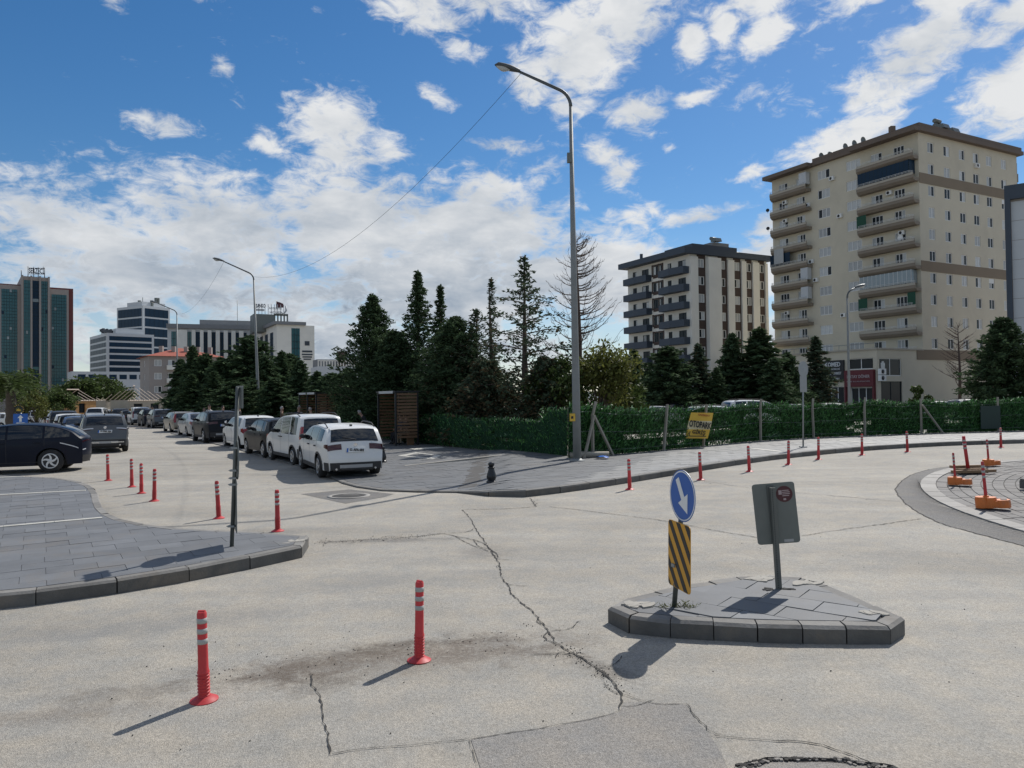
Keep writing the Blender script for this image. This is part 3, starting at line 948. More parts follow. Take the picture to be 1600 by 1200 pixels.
def ring_course(r0, r1, length, material, name, h, a0, a1, budget, rest):
    n = max(6, int(2 * math.pi * (r0 + r1) / 2 / length))
    ph = rng.uniform(0, 1)
    for i in range(n):
        t0, t1 = 2 * math.pi * (i + ph) / n, 2 * math.pi * (i + 1 + ph) / n
        mid = ((t0 + t1) / 2) % (2 * math.pi)
        if not a0 <= mid <= a1:
            continue
        g = 0.010 / r1
        dz = rng.uniform(-0.004, 0.004)
        q = [(RC.x + r * math.cos(t), RC.y + r * math.sin(t)) for r, t in ((r0 + .007, t0 + g), (r1 - .007, t0 + g), (r1 - .007, t1 - g), (r0 + .007, t1 - g))]
        q = q if area(q) > 0 else q[::-1]
        if budget[0] > 0:
            b = MB()
            b.prism(q, lambda x, y: gz(y) - 0.04, lambda x, y: gz(y) + h + dz)
            b.build(name, material, roundabout)
            budget[0] -= 1
        else:
            rest.prism(q, lambda x, y: gz(y) - 0.04, lambda x, y: gz(y) + h + dz)


rest = MB()
ring_course(RR - 0.34, RR, 0.72, M['kerb_pale'], 'kerb_stone', rb_h + 0.012, R(40), R(330), [60], rest)
budget = [250]
r = RR - 0.345
while r > 0.5:
    ring_course(r - 0.23, r, 0.36, M['block'], 'paving_block', rb_h, R(60) if r > 2 else 0, R(300) if r > 2 else 7, budget, rest)
    r -= 0.235
o = rest.build('paving_block', M['block'], roundabout)
o['kind'] = 'stuff'
mb = MB()
c = site(1607, 762)
mb.box((c.x + 1.2, c.y, gz(c.y) + 0.13), (2.6, 0.35, 0.2))
# asphalt collar round the ring, and the square patches in the road
edge = [Vector(p) for p in pix([(1500, 727), (1440, 735), (1408, 750), (1396, 768), (1425, 797), (1470, 819), (1540, 838), (1600, 853), (1700, 885)])]
collar = chaikin(edge, 2)
back_in = [Vector((RC.x + (RR - 0.01) * math.cos(t), RC.y + (RR - 0.01) * math.sin(t))) for t in np.linspace(R(265), R(130), 40)]
mb = MB()
k = 40
aa = resample(collar, 0.01)
def pick(seq, t):
    return seq[min(int(t * (len(seq) - 1) + 0.5), len(seq) - 1)]
rows = [[(*(pick(aa, i / k)), 0) for i in range(k + 1)], [(*(pick(back_in[::-1], i / k)), 0) for i in range(k + 1)]]
rows = [[(p[0], p[1], gz(p[1]) + 0.004) for p in row] for row in rows]
mb.grid(rows, smooth=False)
if mb.v and Vector(np.cross(np.subtract(mb.v[1], mb.v[0]), np.subtract(mb.v[k + 1], mb.v[0]))).z < 0:
    mb.f = [f[::-1] for f in mb.f]
tag(mb.build('road_collar', M['patch_dark']), kind='structure')
ribbon('road_crack', collar, 0.03, h=0.008, jag=0.015)

p1 = pix([(736, 1156), (790, 1146), (860, 1137), (968, 1113), (975, 1098), (1000, 1098), (1070, 1101), (1090, 1130), (1110, 1150), (1128, 1180), (1150, 1230), (760, 1230)])
flat_patch('road_patch', p1, 0.004, M['patch'])
flat_patch('manhole_patch', pix([(470, 772), (545, 765), (616, 772), (600, 777), (540, 787)]), 0.004, M['patch_dark'])
for seq, wd in ((((722, 797), (728, 803), (737, 812), (743, 828), (757, 845), (766, 860), (778, 876), (786, 905), (800, 928), (818, 945), (838, 962), (856, 985), (866, 1003)), 0.05),
                (((866, 1003), (884, 1016), (915, 1032), (940, 1050), (962, 1070), (970, 1085), (968, 1112)), 0.05),
                (((740, 829), (724, 833), (690, 834), (640, 840), (560, 845), (499, 848)), 0.05), (((722, 797), (800, 795), (838, 792)), 0.045),
                (((690, 834), (720, 840), (750, 846), (768, 858), (779, 872)), 0.03), (((710, 838), (735, 852), (764, 862)), 0.022), (((740, 845), (748, 856), (770, 858)), 0.02),
                (((858, 792), (905, 797), (960, 804), (1040, 814), (1120, 830), (1210, 845), (1240, 846)), 0.035), (((1090, 750), (1180, 765), (1280, 773), (1410, 785)), 0.05),
                (((1250, 838), (1330, 826), (1440, 811)), 0.03), (((484, 1052), (490, 1070), (497, 1090), (505, 1120), (511, 1150), (515, 1180)), 0.035), (((515, 1180), (560, 1172), (640, 1166), (733, 1156)), 0.022),
                (((736, 1156), (800, 1146), (860, 1137), (925, 1124), (970, 1111)), 0.02), (((733, 1156), (748, 1200)), 0.014),
                (((968, 1084), (1000, 1095), (1030, 1103), (1072, 1100)), 0.018), (((1072, 1100), (1086, 1122), (1110, 1148), (1145, 1158)), 0.026),
                (((1110, 1150), (1180, 1155), (1230, 1157), (1280, 1163), (1320, 1176), (1365, 1196)), 0.034), (((925, 1052), (940, 1060), (950, 1078), (970, 1086)), 0.018),
                (((935, 1045), (958, 1066), (964, 1078)), 0.02), (((410, 777), (470, 770), (540, 760)), 0.02), (((828, 778), (838, 792)), 0.05),
                (((220, 785), (330, 772), (420, 768), (500, 757)), 0.018), (((0, 1080), (60, 1078), (110, 1070)), 0.006)):
    line = [Vector(p) for p in pix(seq)]
    ribbon('road_crack', line, wd * (0.46 if seq[-1][1] > 990 or wd == 0.05 else 0.85), jag=0.012 if wd > 0.025 else 0.005, h=0.009, wmin=0.15)
    if wd >= 0.05:
        for k in range(7):
            q = resample(line, 0.1)
            q = q[rng.randrange(2, len(q) - 1)]
            a = rng.uniform(0, 6.28)
            ln = rng.uniform(0.15, 0.5)
            ribbon('road_crack', [q, q + Vector((math.cos(a), math.sin(a))) * ln * .5, q + Vector((math.cos(a + .5), math.sin(a + .5))) * ln], 0.014, jag=0.012, h=0.008, wmin=0.2)
# loose crumbs along the broken joints
mb = MB()
for seq, n, spread in ((((500, 847), (560, 845), (640, 839), (690, 834)), 230, 0.10), (((880, 1012), (935, 1048), (968, 1080)), 130, 0.06), (((250, 1040), (480, 1030), (660, 1015), (860, 990)), 160, 0.26),
                       (((0, 1150), (800, 1120), (1600, 1060)), 50, 1.2), (((1000, 860), (1300, 880), (1600, 900)), 40, 1.5)):
    pts = resample([Vector(p) for p in pix(seq)], 0.02)
    for i in range(n):
        p = pts[rng.randrange(len(pts))] + Vector((rng.gauss(0, spread), rng.gauss(0, spread)))
        s = rng.uniform(0.002, 0.0075)
        mb.box((p.x, p.y, gz(p.y) + s * 0.4 + 0.002), (s * 1.5, s, s), rz=rng.uniform(0, 3))
tag(mb.build('asphalt_crumbs', M['crumb']), kind='stuff')
# pothole with a broken rim at the bottom edge of the crossing, and the manhole cover in its patch
pc = site(1268, 1206)
mb = MB()
prof = []
for j in range(40):
    t = 2 * math.pi * j / 40
    r = 1 + 0.10 * math.sin(3 * t + 1) + 0.06 * math.sin(7 * t) + rng.uniform(-0.05, 0.05)
    prof.append((math.cos(t) * 0.47 * r, math.sin(t) * 0.16 * r))
for (s0, h0), (s1, h1) in (((1.06, 0.004), (1.0, 0.022)), ((1.0, 0.022), (0.95, 0.008)), ((0.95, 0.008), (0.84, 0.006))):
    for j in range(40):
        a, b = prof[j], prof[(j + 1) % 40]
        mb.poly([(pc.x + a[0] * s0, pc.y + a[1] * s0, gz(pc.y) + h0), (pc.x + b[0] * s0, pc.y + b[1] * s0, gz(pc.y) + h0), (pc.x + b[0] * s1, pc.y + b[1] * s1, gz(pc.y) + h1), (pc.x + a[0] * s1, pc.y + a[1] * s1, gz(pc.y) + h1)], m=0 if s0 < 1.05 else 1)
mb.poly([(pc.x + a[0] * 0.84, pc.y + a[1] * 0.84, gz(pc.y) + 0.006) for a in prof], m=2)
for j in range(150):
    t = rng.uniform(0.15, 2.99) if j < 110 else rng.uniform(0, 6.28)
    r = rng.gauss(0.99, 0.07)
    s = rng.uniform(0.006, 0.026)
    mb.box((pc.x + math.cos(t) * 0.47 * r, pc.y + math.sin(t) * 0.16 * r, gz(pc.y) + 0.008), (s * 1.6, s, s * 0.9), m=rng.choice((0, 1, 2, 2)), rz=rng.uniform(0, 3))
tag(mb.build('sunken_cover', [M['crack'], M['crumb'], M['patch']]), 'sunken round cover with a broken dark rim in the near road', 'road cover', kind='structure')
mc = site(545, 775)
cov = thing('manhole_cover', 'round iron manhole cover set in a grey diamond patch of asphalt', 'manhole cover', (mc.x, mc.y, mc.z))
mb = MB()
mb.lathe([(0.50, 0.0), (0.50, 0.012), (0.40, 0.014), (0.395, 0.006)], 28, cap=False)
mb.build('rim', M['kerb_pale'], cov)
mb = MB()
mb.lathe([(0.39, 0.0), (0.39, 0.011), (0.30, 0.011), (0.29, 0.007), (0.20, 0.007), (0.19, 0.011), (0.01, 0.011)], 28)
mb.build('lid', M['crumb'], cov)
# ------------------------------------------------------------------ street furniture
def make_bollard():
    t = thing('flexible_bollard', 'x', 'bollard', (0, 0, 0), group='red flexible traffic bollards')
    mb = MB()
    mb.lathe([(0.112, 0.0), (0.112, 0.008), (0.085, 0.022), (0.055, 0.040)], 20)
    mb.build('base', M['red'], t, sharp=40)
    mb = MB()
    prof = [(0.052, 0.036)]
    for i in range(7):
        z = 0.05 + i * 0.027
        prof += [(0.050, z), (0.043, z + 0.004), (0.043, z + 0.013), (0.050, z + 0.019)]
    prof += [(0.042, 0.26), (0.040, 0.45), (0.039, 0.715), (0.033, 0.73)]
    mb.lathe(prof, 18)
    mb.tube([(0.0, -0.028, 0.728), (0.0, 0.028, 0.728)], 0.016, 8)
    mb.build('post', M['red'], t, sharp=35)
    for z in (0.49, 0.575, 0.66):
        mb = MB()
        mb.lathe([(0.0395, z - 0.021), (0.0418, z - 0.0205), (0.0414, z + 0.0205), (0.0390, z + 0.021)], 18, cap=False)
        mb.build('reflective_band', M['band'], t)
    index_children(t)
    return t


BOLLARD0 = make_bollard()
bollard_labels = {
    (169, 752): 'red flexible bollard standing farthest back beside the left pavement',
    (206, 762): 'red flexible bollard second from the back beside the left pavement',
    (221, 772): 'red flexible bollard third from the back beside the left pavement',
    (241, 784): 'red flexible bollard fourth from the back, nearest of the close group',
    (342, 811): 'red flexible bollard just left of the tall edge-on sign pole',
    (434, 831): 'red flexible bollard just right of the sign pole at the pavement tip',
    (319, 1095): 'red flexible bollard with three silver bands, nearest one in the open road',
    (655, 1033): 'red flexible bollard in the open road beside the brown stain',
    (984, 766): 'red flexible bollard before the far kerb, first right of the lamp post',
    (1095, 751): 'red flexible bollard behind the blue arrow sign at the far kerb',
    (1171, 738): 'red flexible bollard at the far kerb above the grey sign back',
    (1232, 727): 'red flexible bollard at the far kerb beside the round sign pole',
    (1279, 719): 'red flexible bollard at the far kerb first right of the round sign pole',
    (1347, 712): 'red flexible bollard at the far kerb in front of a fence post',
    (1418, 707): 'red flexible bollard at the far kerb in front of the braced fence post',
    (1564, 700): 'red flexible bollard at the far kerb beside the dark green panel',
}
for i, ((px, py), lb) in enumerate(bollard_labels.items()):
    b = BOLLARD0 if i == 0 else copy_tree(BOLLARD0)
    b.location = site(px, py - 1)
    b.rotation_euler = (R(rng.uniform(-2.2, 2.2)), R(rng.uniform(-2.2, 2.2) - 1.0), rng.uniform(0, 6))
    b['label'] = lb


def foot_mesh():
    """Moulded plastic foot: two rounded lobes joined by a waist, with a raised socket."""
    mb = MB()
    n = 16
    def lobe(cx, r0, z0, z1, top):
        pts = [(cx + r0 * math.cos(2 * math.pi * j / n), r0 * math.sin(2 * math.pi * j / n)) for j in range(n)]
        k = len(mb.v)
        for s, z in ((1.0, z0), (1.0, z1 * 0.75), (0.93, z1)):
            mb.v.extend((cx + (p[0] - cx) * s, p[1] * s, z) for p in pts)
        for a in range(2):
            for j in range(n):
                mb.face((k + a * n + j, k + a * n + (j + 1) % n, k + (a + 1) * n + (j + 1) % n, k + (a + 1) * n + j), 0, True)
        mb.face([k + 2 * n + j for j in range(n)], 0)
    lobe(-0.20, 0.17, 0, 0.215, 1)
    lobe(0.27, 0.19, 0.0, 0.15, 1)
    lobe(-0.02, 0.17, 0.0, 0.20, 1)
    mb.box((0.06, 0, 0.07), (0.40, 0.30, 0.13))
    mb.lathe([(0.075, 0.19), (0.07, 0.235), (0.05, 0.24)], 14, c=(-0.10, 0, 0))
    return mb


foot0 = thing('weighted_bollard', 'x', 'bollard', (0, 0, 0), group='bollards on orange feet at the roundabout')
foot_mesh().build('foot', M['orange'], foot0, sharp=40)
mb = MB()
mb.box((0.30, 0.0, 0.152), (0.14, 0.16, 0.012))
mb.build('foot_handle', M['trim'], foot0)
mb = MB()
mb.lathe([(0.045, 0.14), (0.040, 0.45), (0.039, 0.88), (0.032, 0.90)], 16)
mb.build('post', M['red'], foot0, loc=(-0.10, 0, 0), sharp=40)
for z in (0.60, 0.70, 0.80):
    mb = MB()
    mb.lathe([(0.041, z - 0.024), (0.0425, z - 0.0235), (0.042, z + 0.0235), (0.040, z + 0.024)], 16, cap=False)
    mb.build('reflective_band', M['band'], foot0, loc=(-0.10, 0, 0))
index_children(foot0)
for i, (px, py, rz, lean, lb) in enumerate(((1549, 793, -28, -4, 'red banded bollard on a large orange foot, nearest on the roundabout'),
                                           (1498, 757, -30, -3, 'red banded bollard on an orange foot at the roundabout kerb ring'),
                                           (1548, 727, 10, -3.5, 'red banded bollard on an orange foot at the back of the roundabout'))):
    b = foot0 if i == 0 else copy_tree(foot0)
    p = site(px, py, 0.05)
    b.location = (p.x, p.y, p.z + 0.052)
    b.rotation_euler = (0, R(lean), R(rz))
    b['label'] = lb
    b.scale = (0.62, 0.75, 0.84) if i else (0.72, 0.88, 1.0)
p = site(1512, 738, 0.05)
pal = thing('timber_bollard', 'dark red bollard leaning in a makeshift timber foot on the roundabout', 'bollard', (p.x, p.y, p.z + 0.05), R(8))
for k in range(2):
    mb = MB()
    mb.box((0.1 * k, -0.22 + 0.4 * k, 0.05 + 0.09 * k), (1.25 - 0.35 * k, 0.13, 0.07))
    mb.build('plank', M['wood'], pal)
for k in range(9):
    mb = MB()
    mb.box((-0.30 + k * 0.09, -0.05, 0.05), (0.035, 0.34, 0.12))
    mb.build('slat', M['wood'], pal)
mb = MB()
mb.tube([(0.02, 0, 0.06), (-0.10, 0, 0.98)], [0.045, 0.042], 12)
mb.build('post', M['brown_red'] if 'brown_red' in M else M['red'], pal)
for z in (0.66, 0.76, 0.86):
    mb = MB()
    mb.tube([(0.02 - 0.13 * (z - 0.026), 0, z - 0.022), (0.02 - 0.13 * (z + 0.018), 0, z + 0.022)], 0.0455, 12)
    mb.build('reflective_band', M['band'], pal)
lump = site(1604, 764, 0.05)
mb = MB()
mb.box((1.1, 0, 0.09), (2.3, 0.30, 0.18))
mb.box((0.2, 0.02, 0.2), (0.5, 0.22, 0.05))
tag(mb.build('stone_block', M['kerb'], loc=(lump.x, lump.y, lump.z + 0.05), rz=R(5)), 'low dark stone block lying at the right edge of the roundabout', 'stone block')

# cast-iron bollards of the far pavement
def iron_bollard(px, py, lb, h=0.0, plinth=False):
    p = site(px, py, h)
    t = thing('iron_bollard', lb, 'bollard', (p.x, p.y, p.z + h), group='short cast iron bollards on the far pavement')
    mb = MB()
    mb.lathe([(0.13, 0), (0.13, 0.04), (0.10, 0.07), (0.125, 0.14), (0.12, 0.19), (0.085, 0.30), (0.07, 0.36), (0.095, 0.375), (0.095, 0.40), (0.06, 0.42)], 16)
    mb.build('shaft', M['black_iron'], t, sharp=35)
    mb = MB()
    mb.lathe([(0.05, 0.415), (0.075, 0.44), (0.083, 0.475), (0.070, 0.51), (0.03, 0.53)], 16)
    mb.build('knob', M['black_iron'], t, sharp=35)
    return t


iron_bollard(768, 754.5, 'short black iron bollard standing by the dropped kerb left of the lamp post', 0.10)
iron_bollard(598, 722, 'short black iron bollard beside the rear of the nearest white hatchback', 0.05)

# ------------------------------------------------------------------ lamp posts and the wire between them
def lamp_post(p, H, arm, arm_dir, lb, group, lean=(0, 0), r0=0.13, r1=0.055, near=False):
    t = thing('lamp_post', lb, 'street lamp', (p.x, p.y, p.z), group=group)
    a = Vector((math.cos(arm_dir), math.sin(arm_dir), 0))
    top = Vector((lean[0], lean[1], H - 1.15))
    mb = MB()
    mb.tube([(0, 0, 0), top * 0.2, top * 0.5, top], [r0, r0 * 0.93, r0 * 0.75, r1], 14)
    mb.build('pole', M['pole'], t)
    mb = MB()
    mb.lathe([(r0 * 1.9, 0), (r0 * 1.9, 0.03), (r0 * 1.25, 0.05), (r0 * 1.02, 0.09)], 14)
    mb.build('base_plate', M['pole'], t)
    pts, n = [top], 7
    bend = 0.55
    for i in range(1, n + 1):
        th = (R(90 - 24)) * i / n
        pts.append(top + Vector((0, 0, math.sin(th) * bend * 1.05)) + a * (1 - math.cos(th)) * bend)
    d = (a * math.cos(R(24)) + Vector((0, 0, math.sin(R(24))))).normalized()
    end = pts[-1] + d * arm
    pts.append(end)
    mb = MB()
    mb.tube(pts, [r1] * (len(pts) - 1) + [r1 * 0.75], 10)
    mb.build('arm', M['pole_dark'], t)
    # cobra head
    L = 0.82
    side = a.cross(Vector((0, 0, 1)))
    d2 = (a * math.cos(R(15)) + Vector((0, 0, math.sin(R(15))))).normalized()
    up = side.cross(d2)
    if up.z < 0:
        up = -up
    rows = []
    for i in range(9):
        u = i / 8
        wd = 0.055 + 0.115 * math.sin(min(u * 1.15, 1) * math.pi * 0.62) * (1 if u < 0.9 else 0.75)
        hh = 0.05 + 0.085 * math.sin(min(0.15 + u, 1) * math.pi * 0.8)
        if i == 8:
            wd, hh = 0.02, 0.02
        c = end + d2 * (u * L)
        rows.append([c + side * (wd * math.cos(th)) + up * (hh * math.sin(th) * (1 if math.sin(th) > 0 else 0.25)) for th in np.linspace(0, 2 * math.pi, 15)])
    mb = MB()
    mb.grid(rows)
    hd_ = mb.build('lamp_head', M['pole_dark'], t)
    mb = MB()
    rows = []
    for i in range(6):
        u = 0.38 + 0.54 * i / 5
        wd = 0.12 * math.sin(math.pi * (0.12 + 0.76 * i / 5))
        dp = 0.10 * math.sin(math.pi * i / 5) + 0.02
        c = end + d2 * (u * L)
        rows.append([c + side * (wd * math.cos(th)) - up * (dp * math.sin(th) + 0.012) for th in np.linspace(0, math.pi, 9)])
    mb.grid(rows)
    mb.build('lens', M['lens'], hd_)
    return t, p + top, p + end


M['lens'] = mat('lamp_glass_bowl', (0.45, 0.47, 0.47), rough=0.2, var=0.1)
lp = site(902, 721, 0.14)
lp.z += 0.15
LAMP1, t1, e1 = lamp_post(lp, height(893, 128, lp.y) - lp.z + 0.36, 1.40, R(183), 'tall grey lamp post at the fence corner, nearest of all', 'street lamps with curved arms', lean=(-0.05, 0))
mb = MB()
mb.box((-0.11, -0.02, height(891, 247, lp.y) - lp.z), (0.16, 0.14, 0.30))
mb.build('control_box', M['signback'], LAMP1)
mb = MB()
mb.box((-0.14, -0.10, height(896, 652, lp.y) - lp.z), (0.17, 0.06, 0.24))
mb.box((-0.15, -0.134, height(896, 652, lp.y) - lp.z), (0.07, 0.008, 0.08), m=1)
mb.build('yellow_box', [M['banner'], M['black']], LAMP1)
l2 = far(405, 56)
l2.z = gz(56)
LAMP2, t2, e2 = lamp_post(l2, height(394, 406, 56) - l2.z - 0.35, 1.9, R(195), 'grey lamp post behind the parked row, middle one of three joined by a wire', 'street lamps with curved arms', lean=(-0.35, 0))
l3 = far(277, 84)
LAMP3, t3, e3 = lamp_post(l3, height(277, 480, 84) - l3.z + 0.3, 1.8, R(190), 'grey lamp post before the red-roofed block, farthest of three joined by a wire', 'street lamps with curved arms', r0=0.12)
l4 = far(1327, 49)
l4.z = gz(49)
LAMP4, t4, e4 = lamp_post(l4, height(1333, 440, 49) - l4.z + 0.1, 0.35, R(15), 'slim lamp post with pale head before the big beige apartment block', 'street lamps with curved arms', r0=0.10)
def wire(a, b, sag, lb):
    pts = [a.lerp(b, i / 30) - Vector((0, 0, sag * 4 * (i / 30) * (1 - i / 30))) for i in range(31)]
    mb = MB()
    mb.tube(pts, 0.007, 5)
    return tag(mb.build('overhead_wire', M['black']), lb, 'wire', 'sagging wires between the lamp posts')


wire(e1 + Vector((0.03, 0, -0.06)), t2 + Vector((0, 0, 0.25)), 1.9, 'long sagging wire from the nearest lamp post to the middle one')
wire(e2, t3 + Vector((0, 0, 0.1)), 1.1, 'short sagging wire from the middle lamp post to the farthest one')

# ------------------------------------------------------------------ signs
def plate_mesh(w, h, rad=0.03, thick=0.004, n=5):
    pts = []
    for cx, cz, a0 in ((w / 2 - rad, h / 2 - rad, 0), (-w / 2 + rad, h / 2 - rad, 90), (-w / 2 + rad, -h / 2 + rad, 180), (w / 2 - rad, -h / 2 + rad, 270)):
        for i in range(n):
            a = R(a0 + 90 * i / (n - 1))
            pts.append((cx + rad * math.cos(a), cz + rad * math.sin(a)))
    return pts


def slab(mb, pts, T, y0, y1, m=0, mback=None, medge=None):
    """Extrude an outline given in plate coordinates (x, z) through depth y by transform T."""
    n = len(pts)
    k = len(mb.v)
    mb.v.extend(tuple(T @ Vector((p[0], y0, p[1]))) for p in pts)
    mb.v.extend(tuple(T @ Vector((p[0], y1, p[1]))) for p in pts)
    mb.face([k + i for i in range(n)], m)
    mb.face([k + n + i for i in range(n)][::-1], m if mback is None else mback)
    for i in range(n):
        j = (i + 1) % n
        mb.face((k + j, k + i, k + n + i, k + n + j), m if medge is None else medge)


def circ(r, n=40, cx=0, cz=0):
    return [(cx + r * math.cos(2 * math.pi * i / n), cz + r * math.sin(2 * math.pi * i / n)) for i in range(n)]


def facing(center, nrm_ang, roll=0.0):
    """Transform whose -Y axis looks along the horizontal bearing nrm_ang (0 = +X)."""
    return Matrix.Translation(center) @ Matrix.Rotation(nrm_ang + math.pi / 2, 4, 'Z') @ Matrix.Rotation(roll, 4, 'Y')


# blue arrow over chevron board on the island
sp = site(1053, 949, ISL_H)
D1 = sp.y
t = thing('arrow_sign', 'leaning post with round blue arrow disc above a yellow and black striped board', 'traffic sign', (sp.x, sp.y, sp.z + ISL_H))
zb = sp.z + ISL_H
topx = far(1064, D1).x - sp.x + 0.02
hgt = height(1068, 745, D1) - zb
leanv = Vector((topx, 0, hgt))
mb = MB()
mb.tube([(0, 0, -0.03), leanv], 0.027, 12)
mb.build('pole', M['post'], t)
ang = math.atan2(-0.28, -0.96)
pn = Vector((math.cos(ang), math.sin(ang), 0))
pt = Vector((-pn.y, pn.x, 0))
def on_post(px, py):
    z = height(px, py, D1) - zb
    ax = leanv * (z / hgt)
    dx = far(px, D1).x - sp.x - ax.x - pn.x * 0.05
    return ax + pn * 0.05 + pt * (dx / pt.x if abs(pt.x) > 0.15 else 0) * 0.35


disc_c = on_post(1067, 773)
rolla = R(3)
T = facing(disc_c, ang, rolla)
mb = MB()
slab(mb, circ(0.272), T, -0.002, 0.004, m=0, mback=1, medge=2)
disc = mb.build('disc', [M['blue'], M['signback'], M['white']], t)
mb = MB()
for i in range(48):
    a, b = 2 * math.pi * i / 48, 2 * math.pi * (i + 1) / 48
    mb.poly([T @ Vector((0.262 * math.cos(a), -0.0035, 0.262 * math.sin(a))), T @ Vector((0.262 * math.cos(b), -0.0035, 0.262 * math.sin(b))), T @ Vector((0.248 * math.cos(b), -0.0035, 0.248 * math.sin(b))), T @ Vector((0.248 * math.cos(a), -0.0035, 0.248 * math.sin(a)))])
mb.build('rim', M['white'], disc)
mb = MB()
arrow = [(-0.036, 0.20), (0.036, 0.20), (0.036, -0.03), (0.115, -0.03), (0.0, -0.205), (-0.115, -0.03), (-0.036, -0.03)]
ra = R(33)
arrow = [(p[0] * math.cos(ra) - p[1] * math.sin(ra), p[0] * math.sin(ra) + p[1] * math.cos(ra)) for p in arrow]
slab(mb, arrow, T, -0.005, -0.0025)
mb.build('arrow', M['white'], disc)
bc = on_post(1062, 865)
T = facing(bc, ang, R(2.0))
w_, h_ = 0.47, 0.70
mb = MB()
outl = plate_mesh(w_, h_, 0.045)
slab(mb, outl, T, -0.002, 0.004, m=0, mback=1)
board = mb.build('striped_board', [M['yellow'], M['signback']], t)
outl_ccw = outl if area(outl) > 0 else outl[::-1]
for k in range(-3, 5):
    c0 = k * 0.235 + 0.02
    band = [(-w_, c0 + 0.62), (-w_, c0 + 0.73), (w_, c0 - 0.50), (w_, c0 - 0.61)]
    band = band if area(band) > 0 else band[::-1]
    cl = clip_poly([(p[0] * 0.975, p[1] * 0.985) for p in outl_ccw], band)
    if len(cl) > 2 and abs(area(cl)) > 1e-4:
        mb = MB()
        slab(mb, cl, T, -0.0045, -0.0022)
        mb.build('stripe', M['black'], board)
for z in (disc_c.z + 0.12, bc.z + 0.1, bc.z - 0.12):
    f = z / hgt
    mb = MB()
    mb.box((leanv.x * f + math.cos(ang) * 0.018, math.sin(ang) * 0.018, z), (0.075, 0.065, 0.035), rz=ang)
    mb.build('clamp', M['galv'], t)
# weeds at the foot of the post
n = 140
P0 = np.array([sp.x, sp.y, zb]) + np.column_stack([nrg.normal(0.06, 0.11, n), nrg.normal(-0.01, 0.04, n), np.abs(nrg.normal(0.02, 0.018, n))])
A0 = np.column_stack([nrg.normal(0, 0.02, n), nrg.normal(0, 0.02, n), nrg.uniform(0.008, 0.03, n)])
B0 = np.column_stack([nrg.normal(0, 0.004, n), nrg.normal(0, 0.004, n), np.zeros(n)])
tag(obj('weeds', leaves_mesh('weeds', P0, A0, B0, [M['leaf_gold']])), 'dry weeds growing at the foot of the arrow sign', 'weeds', kind='stuff')

# grey sign seen from behind
sp2 = site(1217, 921, ISL_H)
D2 = sp2.y
zb2 = sp2.z + ISL_H
t = thing('traffic_sign', 'leaning grey rectangular sign seen from behind with a round dark red sticker', 'traffic sign', (sp2.x, sp2.y, zb2))
tx = far(1204, D2).x - sp2.x
th_ = height(1205, 762, D2) - zb2
mb = MB()
s45 = 0.030
for q in range(2):
    pass
top2 = Vector((tx, 0, th_))
k = 0
# perforated square post: front face with two rows of slots
dirp = top2.normalized()
fx = Vector((math.cos(R(8)), math.sin(R(8)), 0))
fy = dirp.cross(fx).normalized()
mb.obox(-fx * s45 - fy * 0.02 - dirp * 0.05, fx * 2 * s45, fy * 0.04, top2 + dirp * 0.05)
post = mb.build('post', M['post'], t)
mb = MB()
fr = -fy if fy.y > 0 else fy
nh = int(th_ / 0.026)
for i in range(1, nh):
    c = top2 * (i / nh) - fx * 0.012 + fr * 0.0215
    mb.obox(c - fx * 0.005 - dirp * 0.006 , fx * 0.010, dirp * 0.012, fr * 0.001)
o = mb.build('post_slot', M['black'], post)
o['kind'] = 'stuff'
cpl = Vector((far(1211, D2).x - sp2.x, 0.0, height(1211, 803, D2) - zb2))
nang = R(-98)
T = facing(cpl + Vector((0, 0.045, 0)), nang, R(-5.0))
mb = MB()
slab(mb, plate_mesh(0.475, 0.70, 0.035), T, -0.002, 0.003, m=0)
pl = mb.build('plate', M['signback'], t)
mb = MB()
slab(mb, circ(0.093, 28, 0.115, 0.215), T, -0.0045, -0.0022)
stk = mb.build('sticker', M['maroon'], pl)
mb = MB()
for i, (x, z, w, hh) in enumerate(((0.07, 0.235, 0.035, 0.05), (0.13, 0.255, 0.075, 0.009), (0.135, 0.235, 0.085, 0.009), (0.135, 0.215, 0.085, 0.009), (0.13, 0.195, 0.075, 0.009), (0.115, 0.155, 0.03, 0.022))):
    slab(mb, [(x - w / 2, z - hh / 2), (x + w / 2, z - hh / 2), (x + w / 2, z + hh / 2), (x - w / 2, z + hh / 2)], T, -0.0058, -0.0048)
mb.build('sticker_print', M['shopgrey'], stk)
mb = MB()
slab(mb, [(0.06, -0.335), (0.165, -0.335), (0.165, -0.305), (0.06, -0.305)], T, -0.0042, -0.0022)
mb.build('small_label', M['silverpaint'], pl)
mb = MB()
slab(mb, [(-0.075, -0.345), (0.0, -0.345), (0.0, 0.325), (-0.075, 0.325)], T, -0.018, -0.0022)
mb.build('mounting_rail', M['post'], pl)
# cracked ground around it
mb = MB()
for i in range(7):
    a = rng.uniform(-0.6, 0.6) + (math.pi if i % 2 else 0)
    r = rng.uniform(0.05, 0.16)
    mb.box((sp2.x + math.cos(a) * r, sp2.y + math.sin(a) * r * 0.6 - 0.02, zb2 + 0.008), (0.09, 0.035, 0.012), rz=a)
tag(mb.build('broken_mortar', M['crumb']), kind='structure')

